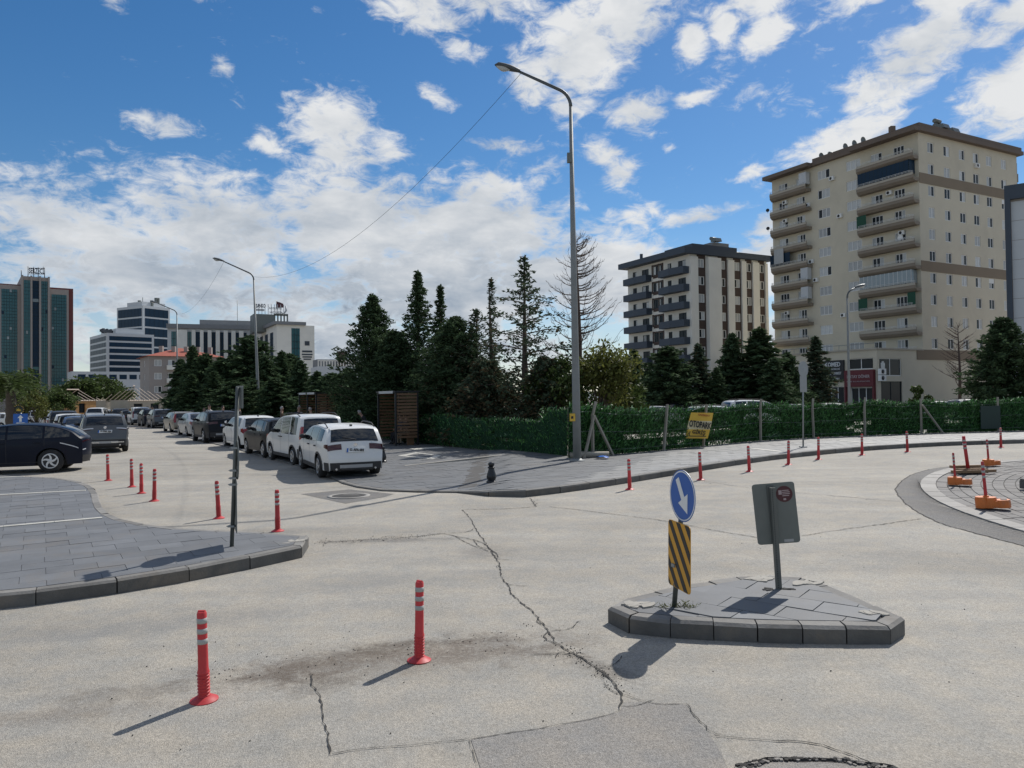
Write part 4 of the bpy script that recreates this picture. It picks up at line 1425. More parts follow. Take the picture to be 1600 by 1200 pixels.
# tall sign pole seen edge on
sp3 = site(362, 854, LEFT_H)
D3 = sp3.y
zb3 = sp3.z + LEFT_H
t = thing('sign_pole', 'tall grey pole with three signs seen edge-on at the left pavement tip', 'traffic sign', (sp3.x, sp3.y, zb3))
top3 = Vector((far(369.5, D3).x - sp3.x + 0.02, 0, height(371, 605, D3) - zb3))
mb = MB()
mb.tube([(0, 0, -0.03), top3], 0.030, 12)
mb.build('pole', M['post'], t)
vdir = Vector((sp3.x, sp3.y, 0)).normalized()
vang = math.atan2(vdir.y, vdir.x)
def side_plate(name, y0, y1, outline, off, turn, material):
    c = top3 * ((height(368, (y0 + y1) / 2, D3) - zb3) / top3.z) + Vector((0.035, 0.0, 0))
    T = facing(c + vdir * off, vang - R(90) + turn, 0)
    mb = MB()
    slab(mb, outline, T, -0.004, 0.004, m=0)
    return mb.build(name, material, t)


side_plate('rectangular_plate', 604, 637, plate_mesh(0.42, 0.34, 0.02), 0.05, R(13), M['signback'])
side_plate('round_plate', 690, 747, circ(0.30), 0.05, R(4), M['signback'])
side_plate('rectangular_plate', 752, 827, plate_mesh(0.60, 0.78, 0.03), 0.05, R(3), M['signback'])
for yy in (700, 735, 747, 757, 822):
    c = top3 * ((height(368, yy, D3) - zb3) / top3.z)
    mb = MB()
    mb.box((c.x - 0.01, c.y, c.z), (0.10, 0.07, 0.03))
    mb.tube([(c.x - 0.05, c.y - 0.01, c.z), (c.x - 0.085, c.y - 0.01, c.z)], 0.008, 6)
    mb.build('clamp', M['galv'], t)

# round sign seen from behind at the far kerb
sp4 = site(1255, 699, 0.16)
zb4 = sp4.z + 0.16
t = thing('round_sign', 'round grey sign seen from behind above a small rectangular plate on the far pavement', 'traffic sign', (sp4.x, sp4.y, zb4))
top4 = Vector((0.05, 0, height(1257, 566, sp4.y) - zb4))
mb = MB()
mb.tube([(0, 0, 0), top4], 0.03, 10)
mb.build('pole', M['galv'], t)
mb = MB()
T = facing(top4 * ((height(1257, 577, sp4.y) - zb4) / top4.z) + Vector((0, -0.04, 0)), R(-55), 0)
slab(mb, circ(0.30), T, -0.003, 0.003)
mb.build('round_plate', M['galv'], t)
mb = MB()
T = facing(top4 * ((height(1257, 600, sp4.y) - zb4) / top4.z) + Vector((0, -0.04, 0)), R(-55), 0)
slab(mb, plate_mesh(0.42, 0.60, 0.03), T, -0.003, 0.003)
mb.build('rectangular_plate', M['galv'], t)
mb = MB()
mb.box((0, 0, 0.02), (0.22, 0.22, 0.04))
mb.build('base_plate', M['galv'], t)

# small signs on the far left
s5 = far(32, 36)
t = thing('blue_sign', 'blue square sign with a white upward arrow beyond the navy car', 'traffic sign', (s5.x, s5.y, s5.z))
z5 = height(32, 655, 36) - s5.z
mb = MB()
mb.tube([(0, 0.03, 0), (0, 0.03, z5 + 0.3)], 0.03, 8)
mb.build('pole', M['galv'], t)
mb = MB()
T = facing(Vector((0, 0, z5)), R(-70), 0)
slab(mb, plate_mesh(0.60, 0.52, 0.04), T, -0.003, 0.003)
bp_ = mb.build('plate', M['blue'], t)
mb = MB()
slab(mb, [(-0.05, -0.12), (0.05, -0.12), (0.05, 0.06), (0.12, 0.06), (0, 0.20), (-0.12, 0.06), (-0.05, 0.06)], T, -0.006, -0.0035)
slab(mb, [(-0.17, -0.21), (0.17, -0.21), (0.17, -0.16), (-0.17, -0.16)], T, -0.006, -0.0035)
mb.build('arrow', M['white'], bp_)
s6 = far(29, 40)
t = thing('round_emblem_sign', 'round dark sign with a yellow ring above the blue arrow sign', 'sign', (s6.x, s6.y, s6.z))
z6 = height(29, 640, 40) - s6.z
mb = MB()
mb.tube([(0, 0.03, 0), (0, 0.03, z6)], 0.03, 8)
mb.build('pole', M['galv'], t)
T = facing(Vector((0, 0, z6)), R(-80), 0)
mb = MB()
slab(mb, circ(0.28), T, -0.003, 0.003)
dk = mb.build('disc', M['black'], t)
mb = MB()
for i in range(16):
    a = 2 * math.pi * i / 16
    slab(mb, circ(0.022, 8, 0.24 * math.cos(a), 0.24 * math.sin(a)), T, -0.006, -0.0035)
slab(mb, [(-0.12, -0.08), (0.12, -0.08), (0.10, 0.0), (0.0, 0.06), (-0.1, 0.0)], T, -0.006, -0.0035)
mb.build('emblem', M['banner'], dk)
# ------------------------------------------------------------------ green fence, kiosks
def fence(name, lb, line, base_h, H, n_leaf, posts, ragged=0.05, hole=0.0):
    """Wire fence dressed with green fibre: backing sheet, fibre, wires and concrete posts."""
    t = thing(name, lb, 'fence', (0, 0, 0))
    pts = resample([Vector(p) for p in line], 0.5)
    fs = sorted(q[0] for q in posts)
    def sag(f):
        a, b = max([0.0] + [q for q in fs if q <= f]), min([1.0] + [q for q in fs if q > f])
        return 0.11 * math.sin(math.pi * (f - a) / max(b - a, 1e-6)) * min(1.0, (b - a) * 9)


    hh = [H(i / (len(pts) - 1)) - sag(i / (len(pts) - 1)) for i in range(len(pts))]
    mb = MB()
    lo, hi = [], []
    for p, h in zip(pts, hh):
        z = gz(p.y) + base_h
        lo.append((p.x, p.y, z + 0.03))
        hi.append((p.x, p.y, z + h - 0.06 + rng.uniform(-0.04, 0.02)))
    rows_ = 9
    for i in range(len(lo) - 1):
        for j in range(rows_):
            if mnoise.noise((i * 0.16, j * 0.9, 7.0)) > 0.26 and rng.random() < 0.6:
                continue
            q = []
            for a, b, f in ((lo[i], hi[i], j), (lo[i + 1], hi[i + 1], j), (lo[i + 1], hi[i + 1], j + 1), (lo[i], hi[i], j + 1)):
                q.append(Vector(a).lerp(Vector(b), f / rows_))
            mb.poly(q)
    o = mb.build('backing_sheet', M['hedge_base'], t)
    o['kind'] = 'stuff'
    # fibre: short blades standing off the wire on both sides, in sagging strips
    seg = nrg.integers(0, len(pts) - 1, n_leaf)
    u = nrg.random(n_leaf)
    xy = np.array([(p.x, p.y) for p in pts])
    base = xy[seg] * (1 - u)[:, None] + xy[seg + 1] * u[:, None]
    hv = np.array(hh)[seg]
    zz = np.array([gz(p.y) for p in pts])[seg] + base_h
    v = nrg.random(n_leaf) ** 0.9
    tan = xy[seg + 1] - xy[seg]
    tan /= np.linalg.norm(tan, axis=1)[:, None]
    nor = np.column_stack([-tan[:, 1], tan[:, 0]])
    sd = np.where(nrg.random(n_leaf) < 0.8, -1, 1)
    d = nrg.uniform(0.01, 0.075, n_leaf) * sd
    P = np.column_stack([base + nor * d[:, None], zz + v * hv + nrg.normal(0, ragged, n_leaf) * (v > 0.9)])
    L = nrg.uniform(0.03, 0.10, n_leaf)
    az_ = nrg.normal(0, 0.9, n_leaf)
    dirs = np.column_stack([tan * np.sin(az_)[:, None] + nor * (0.35 * sd)[:, None], np.cos(az_) * 0.9])
    dirs /= np.linalg.norm(dirs, axis=1)[:, None]
    wv = np.cross(dirs, nrg.normal(0, 1, (n_leaf, 3)))
    wv /= np.linalg.norm(wv, axis=1)[:, None]
    run = (seg + u) * 0.5
    streak = np.array([mnoise.noise((a * 0.55, b * 5.0 + 0.9 * math.sin(a * 1.3), 2.0)) for a, b in zip(run, v * 1.7)])
    pale = nrg.random(n_leaf) < np.clip((streak - 0.22) * 0.9, 0.012, 0.4) + 0.14 * (v > 0.94)  # blades coloured as painted glints, gathered in streaks and along the top
    o = obj('foliage', leaves_mesh('foliage', P, dirs * L[:, None], wv * (L * 0.22)[:, None], [M['hedge'], M['hedge_glint']], pale.astype(np.int32)), t)
    o['kind'] = 'stuff'
    for zf in (0.12, 0.5, 0.88):
        mb = MB()
        mb.tube([(p.x - 0.04 * 0, p.y, gz(p.y) + base_h + h * zf) for p, h in zip(inset(pts, -0.06)[::2], hh[::2])], 0.006, 4, cap=False)
        mb.build('wire', M['galv'], t)
    nout = inset(pts, -0.12)
    for f, h, lean, bent in posts:
        i = min(int(f * (len(pts) - 1)), len(pts) - 1)
        p = nout[i]
        tt = (pts[min(i + 1, len(pts) - 1)] - pts[max(i - 1, 0)]).normalized()
        z = gz(p.y) + base_h
        mb = MB()
        q0 = Vector((p.x, p.y, z))
        q1 = Vector((p.x + tt.x * lean, p.y + tt.y * lean, z + h))
        w = 0.055
        mb.tube([q0, q1], w, 4, smooth=False)
        if bent:
            mb.tube([q1 - Vector((0, 0, 0.06)), q1 + Vector((tt.x * bent, tt.y * bent, 0.42))], w * 0.9, 4, smooth=False)
        mb.build('post', M['concrete'], t)
    return t, pts, nout


def frac(line, px):
    """Fraction along a fence line whose bearing is that of px."""
    pts = resample([Vector(p) for p in line], 0.1)
    best = min(range(len(pts)), key=lambda i: abs(math.atan2(pts[i].x, pts[i].y) - math.atan2(*ray(px, 650)[:2])))
    return best / (len(pts) - 1)


post_px = [(930, 1.42, 0.0, 0.17), (1042, 1.68, 0.26, 0.0), (1098, 1.62, 0.25, 0), (1188, 1.36, 0.02, 0.06), (1271, 1.34, -0.05, 0.06), (1352, 1.36, 0.0, 0.06), (1447, 1.68, 0.0, 0.0), (1563, 1.70, 0.0, 0.0)]
FR, fr_pts, fr_out = fence('green_fence', 'long green fibre fence with leaning concrete posts along the right pavement', FENCE_R, 0.14,
                           lambda f: 1.56 + 0.16 * max(0, 1 - f * 9) + 0.05 * math.sin(f * 25) + 0.03 * math.sin(f * 71) + 0.04 * f, 62000, [(frac(FENCE_R, px), h, ln, b) for px, h, ln, b in post_px], ragged=0.06)
for px, sides in ((930, (-0.62, 0.72)), (1447, (1.15,))):
    f = frac(FENCE_R, px)
    i = int(f * (len(fr_pts) - 1))
    p = fr_out[i]
    tt = (fr_pts[min(i + 1, len(fr_pts) - 1)] - fr_pts[max(i - 1, 0)]).normalized()
    nn = Vector((tt.y, -tt.x))
    for s in sides:
        mb = MB()
        q = p + tt * s + nn * 0.25
        mb.tube([(p.x + nn.x * 0.08, p.y + nn.y * 0.08, gz(p.y) + 0.14 + 1.38), (q.x, q.y, gz(q.y) + 0.10)], 0.05, 4, smooth=False)
        mb.build('brace', M['concrete'], FR)
FL, fl_pts, fl_out = fence('low_green_fence', 'low dark green fibre fence behind the wooden kiosks and the parked row', FENCE_L, 0.05,
                           lambda f: 1.72 if f < 0.035 else 1.34 + 0.04 * math.sin(f * 40), 42000, [(0.004, 1.75, 0, 0), (0.10, 1.3, 0, 0), (0.2, 1.3, 0, 0), (0.45, 1.3, 0, 0), (0.7, 1.3, 0, 0)], ragged=0.05)

# banner on the fence
bc_ = [site(1067, 0 + 690, 0.14)]
f = frac(FENCE_R, 1083)
i = int(f * (len(fr_pts) - 1))
p = inset(fr_pts, -0.30)[i]
zc = height(1084, 665, p.y)
tt = (fr_pts[i + 1] - fr_pts[i - 1]).normalized()
ban = thing('parking_banner', 'yellow OTOPARK banner hanging crooked on the green fence', 'banner', (p.x, p.y, zc))
ex = Vector((tt.x * 0.35 + 0.9 * 0.65, tt.y * 0.35 - 0.05, -0.03)).normalized()
ez = Vector((0.26 * ex.x, 0.26 * ex.y, 0.97)).normalized()
def bpt(u, v, off=0.0):
    n = ex.cross(ez)
    w = 0.02 * math.sin(u * 4 + v * 5) + 0.015 * math.sin(u * 9)
    return ex * u + ez * v + n * (-w * -1 + 0) + n * off


W_, H_ = 0.94, 1.0
mb = MB()
nx, nz = 12, 12
for (v0, v1, mi) in ((-0.5, -0.15, 0), (-0.15, 0.18, 1), (0.18, 0.5, 0)):
    mb.grid([[bpt(W_ * (i / nx - 0.5), H_ * (v0 + (v1 - v0) * j / 4)) for i in range(nx + 1)] for j in range(5)], m=mi)
mb.build('cloth', [M['banner'], M['bannerpale']], ban)
nb = ex.cross(ez)
fr_n = nb if nb.y < 0 else -nb
exx = ex if ex.cross(ez).y < 0 else ex
def bt(key, u, v, w, h):
    put_text(key, bpt(u, v) + fr_n * 0.045, ex, ez, w, h, ban)


bt('gazi', 0.06, 0.40, 0.46, 0.09)
bt('otopark', 0.0, 0.02, 0.86, 0.26)
bt('giris', 0.02, -0.27, 0.52, 0.23)
mb = MB()
for (u0, v0, u1, v1, w) in ((-0.34, -0.22, -0.34, -0.41, 0.03), (-0.34, -0.41, 0.36, -0.41, 0.03)):
    a, b = bpt(u0, v0) + fr_n * 0.045, bpt(u1, v1) + fr_n * 0.045
    dd = (b - a).normalized()
    sd = dd.cross(fr_n) * w / 2
    mb.poly([a - sd, b - sd, b + sd, a + sd])
mb.build('arrow', M['black'], ban)
# dark panel further right
f = frac(FENCE_R, 1547)
i = int(f * (len(fr_pts) - 1))
p = inset(fr_pts, -0.17)[i]
tt = (fr_pts[i + 1] - fr_pts[i - 1]).normalized()
zc0, zc1 = height(1545, 670, p.y), height(1545, 634, p.y)
mb = MB()
mb.box((0, 0, (zc1 - zc0) / 2), (1.15, 0.03, zc1 - zc0))
tag(mb.build('dark_panel', M['hedge_dark'], loc=(p.x, p.y, zc0), rz=math.atan2(tt.y, tt.x)), 'plain dark green panel fixed on the fence near its right end', 'panel')

# concrete lumps and the blue cloth at the foot of the lamp post
p = site(938, 716, 0.14)
mb = MB()
mb.tube([(-0.75, 0, 0.12), (0.55, 0.05, 0.12)], [0.11, 0.10], 8)
tag(mb.build('concrete_beam', M['concrete'], loc=(p.x - 0.25, p.y + 0.1, p.z + 0.13)), 'broken concrete post lying behind the foot of the lamp post', 'concrete post')
mb = MB()
rows = [[(0.10 * i - 0.2 + 0.03 * math.sin(j), 0.07 * j - 0.15, 0.05 + 0.06 * abs(math.sin(i * 1.3 + j)) * (1 if 0 < i < 4 else 0.2)) for j in range(6)] for i in range(5)]
mb.grid(rows)
p = site(940, 717, 0.15)
tag(mb.build('blue_cloth', M['blue'], loc=(p.x, p.y - 0.1, p.z + 0.15), rz=-0.5), 'crumpled blue cloth lying beside the lamp post foot', 'cloth')

# wooden kiosks
ka = math.atan2(0.84, -0.545)
def kiosk_at(px, dist, bays, depth, bay, H, lb):
    p = far(px, dist)
    p.z = gz(dist) + 0.05
    t = thing('wooden_kiosk', lb, 'kiosk', (p.x, p.y, p.z), ka, 'slatted wooden kiosks by the green fence')
    L = bays * bay
    D_ = -depth            # local -y points from the road to the fence
    for x in [bay * i for i in range(bays + 1)]:
        for y in (0, D_):
            mb = MB()
            mb.box((x, y, H / 2), (0.07, 0.07, H))
            mb.build('frame_post', M['darkmetal'], t)
    mb = MB()
    mb.box((L / 2, D_ / 2, H + 0.035), (L + 0.16, depth + 0.16, 0.07))
    mb.build('roof', M['darkmetal'], t)
    mb = MB()
    for b in range(bays):
        mb.box((bay * (b + 0.45), 0.09, H + 0.015), (bay * 0.8, 0.02, 0.11))
    mb.build('pale_fascia', M['paleroof'], t)
    n = 14
    sm, sb = MB(), MB()
    sm.box((0, 0, 0), (0.025, depth - 0.09, 0.092))
    sb.box((0, 0, 0), (bay - 0.08, 0.025, 0.105))
    sm, sb = sm.mesh('slat', M['slat']), sb.mesh('slat', M['slat'])
    for k in range(n):
        z = 0.38 + (H - 0.46) * k / (n - 1)
        for x in (-0.05, L + 0.05):
            obj('slat', sm, t, (x, D_ / 2, z))
        for b in range(bays):
            obj('slat', sb, t, (bay * (b + 0.5), D_ - 0.05, z))
    mb = MB()
    mb.box((L / 2, D_ + 0.24, 0.46), (L - 0.12, 0.38, 0.05))
    for x in (0.25, L - 0.25):
        mb.box((x, D_ + 0.24, 0.22), (0.06, 0.34, 0.43))
    mb.build('bench', M['slat'], t)
    return t


KIOSK2 = kiosk_at(618, 33.2, 1, 1.05, 1.9, 2.34, 'wooden slatted kiosk behind the nearest white hatchback, two people seated inside')
KIOSK1 = kiosk_at(494, 42.0, 2, 1.15, 1.5, 2.42, 'two-bay wooden slatted kiosk behind the white van, farther along the fence')
# ------------------------------------------------------------------ people (made early: their skin is grown once from a skeleton)
M['skin'] = mat('skin', (0.36, 0.22, 0.16), rough=0.55, var=0.08)
M['hair_dark'] = mat('hair_dark', (0.016, 0.013, 0.011), rough=0.6)
M['hair_grey'] = mat('hair_grey', (0.34, 0.33, 0.32), rough=0.6)
CLOTH = {k: mat('cloth_' + k, c, rough=0.85, var=0.15, scale=8) for k, c in (('white', (0.62, 0.62, 0.6)), ('black', (0.015, 0.015, 0.017)), ('navy', (0.02, 0.025, 0.045)), ('grey', (0.11, 0.11, 0.115)),
         ('khaki', (0.20, 0.17, 0.12)), ('pink', (0.38, 0.22, 0.22)), ('jeans', (0.04, 0.055, 0.10)), ('brown', (0.09, 0.06, 0.04)))}


def person(lb, p, face, top, legs, hair, pose='stand', sleeves=True, scale=1.0, hold=None):
    """Skeleton joints (metres, facing +Y) grown to one body with a skin modifier."""
    J = {'pel': (0, 0, 0.95, 0.135), 'wai': (0, 0.0, 1.08, 0.12), 'che': (0, 0.0, 1.30, 0.145), 'nek': (0, 0.0, 1.47, 0.066), 'hd0': (0, 0.01, 1.56, 0.075), 'hd1': (0, 0.02, 1.66, 0.092), 'hd2': (0, 0.015, 1.735, 0.065)}
    for s, n in ((-1, 'l'), (1, 'r')):
        J['sh' + n] = (0.18 * s, 0, 1.40, 0.062)
        J['el' + n] = (0.24 * s, -0.02, 1.13, 0.045)
        J['wr' + n] = (0.25 * s, 0.08, 0.90, 0.032)
        J['ha' + n] = (0.25 * s, 0.11, 0.82, 0.036)
        J['hi' + n] = (0.095 * s, 0, 0.90, 0.098)
        J['kn' + n] = (0.10 * s, 0.02, 0.50, 0.064)
        J['an' + n] = (0.105 * s, -0.02, 0.09, 0.043)
        J['to' + n] = (0.115 * s, 0.13, 0.04, 0.040)
    if pose == 'sit':
        dz = -0.42
        for k in list(J):
            x, y, z, r = J[k]
            if k[:2] not in ('kn', 'an', 'to'):
                J[k] = (x, y + 0.0, z + dz, r)
        for s, n in ((-1, 'l'), (1, 'r')):
            J['kn' + n] = (0.11 * s, 0.43, 0.50, 0.066)
            J['an' + n] = (0.11 * s, 0.40, 0.09, 0.043)
            J['to' + n] = (0.115 * s, 0.54, 0.04, 0.040)
            J['el' + n] = (0.23 * s, 0.08, 0.74, 0.045)
            J['wr' + n] = (0.14 * s, 0.28, 0.66, 0.033)
            J['ha' + n] = (0.08 * s, 0.34, 0.64, 0.036)
    if pose in ('bend', 'lean'):
        a = 0.55 if pose == 'bend' else 0.22
        for k in list(J):
            x, y, z, r = J[k]
            if z > 0.96 or k[:2] in ('el', 'wr', 'ha'):
                yy, zz = y, z - 0.95
                J[k] = (x, yy * math.cos(a) + zz * math.sin(a), 0.95 + zz * math.cos(a) - yy * math.sin(a), r)
    if pose == 'phone':
        J['elr'] = (0.24, 0.06, 1.14, 0.045)
        J['wrr'] = (0.15, 0.24, 1.32, 0.033)
        J['har'] = (0.11, 0.29, 1.38, 0.036)
    if pose == 'arms':
        for s, n in ((-1, 'l'), (1, 'r')):
            J['wr' + n] = (0.06 * s, 0.22, 1.10, 0.034)
            J['ha' + n] = (-0.04 * s, 0.24, 1.12, 0.036)
    E_ = [('pel', 'wai'), ('wai', 'che'), ('che', 'nek'), ('nek', 'hd0'), ('hd0', 'hd1'), ('hd1', 'hd2')]
    for n in 'lr':
        E_ += [('che', 'sh' + n), ('sh' + n, 'el' + n), ('el' + n, 'wr' + n), ('wr' + n, 'ha' + n), ('pel', 'hi' + n), ('hi' + n, 'kn' + n), ('kn' + n, 'an' + n), ('an' + n, 'to' + n)]
    keys = list(J)
    me = bpy.data.meshes.new('skeleton')
    me.from_pydata([J[k][:3] for k in keys], [(keys.index(a), keys.index(b)) for a, b in E_], [])
    ob = bpy.data.objects.new('skeleton', me)
    C.objects.link(ob)
    sk = ob.modifiers.new('skin', 'SKIN')
    for i, k in enumerate(keys):
        v = me.skin_vertices[0].data[i]
        v.radius = (J[k][3], J[k][3] * (0.8 if k in ('che', 'wai', 'pel') else 1.0))
        v.use_root = (k == 'pel')
    sd = ob.modifiers.new('sub', 'SUBSURF')
    sd.levels = sd.render_levels = 1
    dg = bpy.context.evaluated_depsgraph_get()
    dg.update()
    body = bpy.data.meshes.new_from_object(ob.evaluated_get(dg))
    bpy.data.objects.remove(ob)
    body.name = 'person'
    body.materials.clear()
    for mt in (M['skin'], CLOTH[top], CLOTH[legs], CLOTH['black']):
        body.materials.append(mt)
    segs = [(Vector(J[a][:3]), Vector(J[b][:3]), a, b) for a, b in E_]
    for f in body.polygons:
        c = f.center
        best = None
        for a, b, ka_, kb_ in segs:
            d = b - a
            t = max(0, min(1, (c - a).dot(d) / d.length_squared))
            dist = (a + d * t - c).length - 0.5 * (J[ka_][3] * (1 - t) + J[kb_][3] * t)
            if best is None or dist < best[0]:
                best = (dist, kb_, t)
        kb_ = best[1]
        g = kb_[:2]
        f.material_index = 0 if g in ('hd', 'ha') or (kb_ == 'nek' and best[2] > 0.75) else 3 if g == 'to' else 2 if g in ('hi', 'kn', 'an') else 1
        if g == 'wr' and not sleeves:
            f.material_index = 0
        f.use_smooth = True
    # a face: nose, brow and ears pulled from the head as small lumps belong to the same surface
    o = obj('person', body, None, (p.x, p.y, p.z), face - math.pi / 2)
    o.scale = (scale,) * 3
    tag(o, lb, 'person')
    hd_ = Vector(J['hd1'][:3])
    up = (Vector(J['hd2'][:3]) - Vector(J['hd0'][:3])).normalized()
    fw = Vector((0, 1, 0))
    fw = (fw - up * fw.dot(up)).normalized()
    sx = Vector((1, 0, 0))
    Mh = Matrix((( sx.x, fw.x, up.x, hd_.x), (sx.y, fw.y, up.y, hd_.y), (sx.z, fw.z, up.z, hd_.z), (0, 0, 0, 1)))
    mb = MB()
    rows = []
    for i in range(7):
        el = R(-38 + 128 * i / 6)
        row = []
        for j in range(15):
            th = R(-35 + 250 * j / 14) + math.pi
            if i > 3:
                th = R(360 * j / 14)
            r = 0.096 + 0.008 * math.sin(3 * th)
            row.append(tuple(Mh @ Vector((r * 0.86 * math.cos(el) * math.cos(th), r * 1.05 * math.cos(el) * math.sin(th) - 0.008, r * 1.12 * math.sin(el) + 0.03))))
        rows.append(row)
    mb.grid(rows)
    mb.build('hair', M['hair_grey'] if hair == 'grey' else M['hair_dark'], o)
    mb = MB()
    for s in (-1, 1):
        mb.box((0.033 * s, 0.083, 0.01), (0.022, 0.012, 0.010), mtx=Mh)
    mb.build('eyes', M['hair_dark'], o)
    mb = MB()
    k = len(mb.v)
    mb.v.extend(tuple(Mh @ Vector(v)) for v in ((0, 0.085, 0.012), (-0.016, 0.085, -0.03), (0.016, 0.085, -0.03), (0, 0.115, -0.026)))
    for q in ((0, 1, 3), (0, 3, 2), (1, 2, 3)):
        mb.face(q)
    for s in (-1, 1):
        mb.box((0.083 * s, 0.0, -0.005), (0.018, 0.035, 0.05), mtx=Mh)
    mb.build('nose_and_ears', M['skin'], o)
    return o


road_face = math.atan2(-0.6, -0.8)
cam_face = R(-95)
def at_px(px, dist, h=0.05):
    p = far(px, dist)
    p.z = gz(dist) + h
    return p


def in_kiosk(k, x, y):
    return k.matrix_basis @ Vector((x, y, 0.0))


bpy.context.view_layer.update()
sit1 = in_kiosk(KIOSK2, 0.55, -0.78)
person('person in dark top and pale trousers sitting nearest on the kiosk bench', sit1, ka + R(90) + 0.2, 'black', 'khaki', 'dark', 'sit', sleeves=False)
sit2 = in_kiosk(KIOSK2, 1.15, -0.78)
person('person in dark clothes sitting deeper on the bench of the nearer kiosk', sit2, ka + R(90), 'navy', 'black', 'dark', 'sit')
person('bald person in black leaning forward by the open side of the nearer kiosk', at_px(573, 36.5), R(200), 'black', 'black', 'grey', 'bend', scale=0.92)
person('grey-haired person in a navy jacket by the first bay of the far kiosk', at_px(466, 40.5), R(-60), 'navy', 'navy', 'grey', 'lean')
person('grey-haired person in a dark grey coat leaning by the second bay of the far kiosk', at_px(489, 40.2), R(190), 'grey', 'black', 'grey', 'lean', scale=0.95)
person('grey-haired person in a brown-grey jacket standing left of the far kiosk', at_px(440, 42), R(10), 'brown', 'grey', 'grey', 'arms', scale=0.97)
person('person in a white shirt with arms raised to the chest behind the parked black car', at_px(327, 50), cam_face, 'white', 'jeans', 'dark', 'arms', scale=1.05)
person('person in black standing close to the left of the white-shirted one', at_px(319, 51.5), R(-70), 'black', 'black', 'dark', 'stand', scale=0.95)
person('person in a pale jacket standing sideways right of the white-shirted one', at_px(348, 50), R(-20), 'white', 'black', 'dark', 'phone')
person('person in black standing behind the pale-jacketed one', at_px(341, 52), R(170), 'black', 'jeans', 'dark', 'stand')
person('person in a dark top standing just right of the edge-on sign pole', at_px(374, 48), R(180), 'black', 'jeans', 'dark', 'phone')
person('person in black standing in the road before the half-stripped house', at_px(238, 66), R(-90), 'black', 'black', 'dark', 'stand')
# ------------------------------------------------------------------ cars
def wheel_mesh(r, w, dark=False, swirl=False):
    mb = MB()
    T = Matrix.Rotation(math.pi / 2, 4, 'X')
    mb.lathe([(r * 0.64, -w / 2 + 0.01), (r * 0.90, -w / 2), (r, -w / 2 + 0.03), (r, w / 2 - 0.03), (r * 0.90, w / 2), (r * 0.64, w / 2 - 0.01)], 28, mtx=T, cap=True)
    ty = mb.mesh('tyre', M['tyre'], 50)
    mb = MB()
    mb.lathe([(r * 0.50, 0.0), (r * 0.645, 0.0), (r * 0.66, 0.014), (r * 0.60, 0.018), (r * 0.57, 0.006)], 28, mtx=T, cap=False)
    mb.lathe([(0.012, 0.0), (r * 0.14, 0.004), (r * 0.13, 0.026), (0.01, 0.03)], 14, mtx=T)
    for k in range(5):
        a0 = 2 * math.pi * k / 5
        tw = 0.55 if swirl else 0.0
        w0, w1 = (0.035, 0.024) if swirl else (0.05, 0.038)
        pts = []
        for j in range(5):
            rr = r * (0.10 + 0.50 * j / 4)
            a = a0 + tw * (j / 4) ** 1.5
            ww = w0 + (w1 - w0) * j / 4
            for sgn in (-1, 1):
                pts.append(Vector((rr * math.cos(a) - sgn * ww * math.sin(a), rr * math.sin(a) + sgn * ww * math.cos(a), 0.016)))
        kk = len(mb.v)
        mb.v.extend(tuple(T @ p) for p in pts)
        for j in range(4):
            mb.face((kk + 2 * j, kk + 2 * j + 2, kk + 2 * j + 3, kk + 2 * j + 1))
        if swirl:
            a = a0 + 0.62
            kk = len(mb.v)
            mb.v.extend(tuple(T @ Vector((r * q * math.cos(b), r * q * math.sin(b), 0.017))) for q, b in ((0.58, a - 0.05), (0.61, a - 0.05), (0.61, a + 0.62), (0.58, a + 0.62)))
            mb.face((kk, kk + 1, kk + 2, kk + 3))
    kk = len(mb.v)
    mb.v.extend(tuple(T @ Vector((r * 0.62 * math.cos(t), r * 0.62 * math.sin(t), 0.002))) for t in np.linspace(0, 2 * math.pi, 25)[:-1])
    mb.face(range(kk, kk + 24), 1)
    rim = mb.mesh('rim', [M['rim_dark'] if dark else M['rim_white'] if swirl else M['rim'], M['trim']])
    return ty, rim


WHEELS = {}


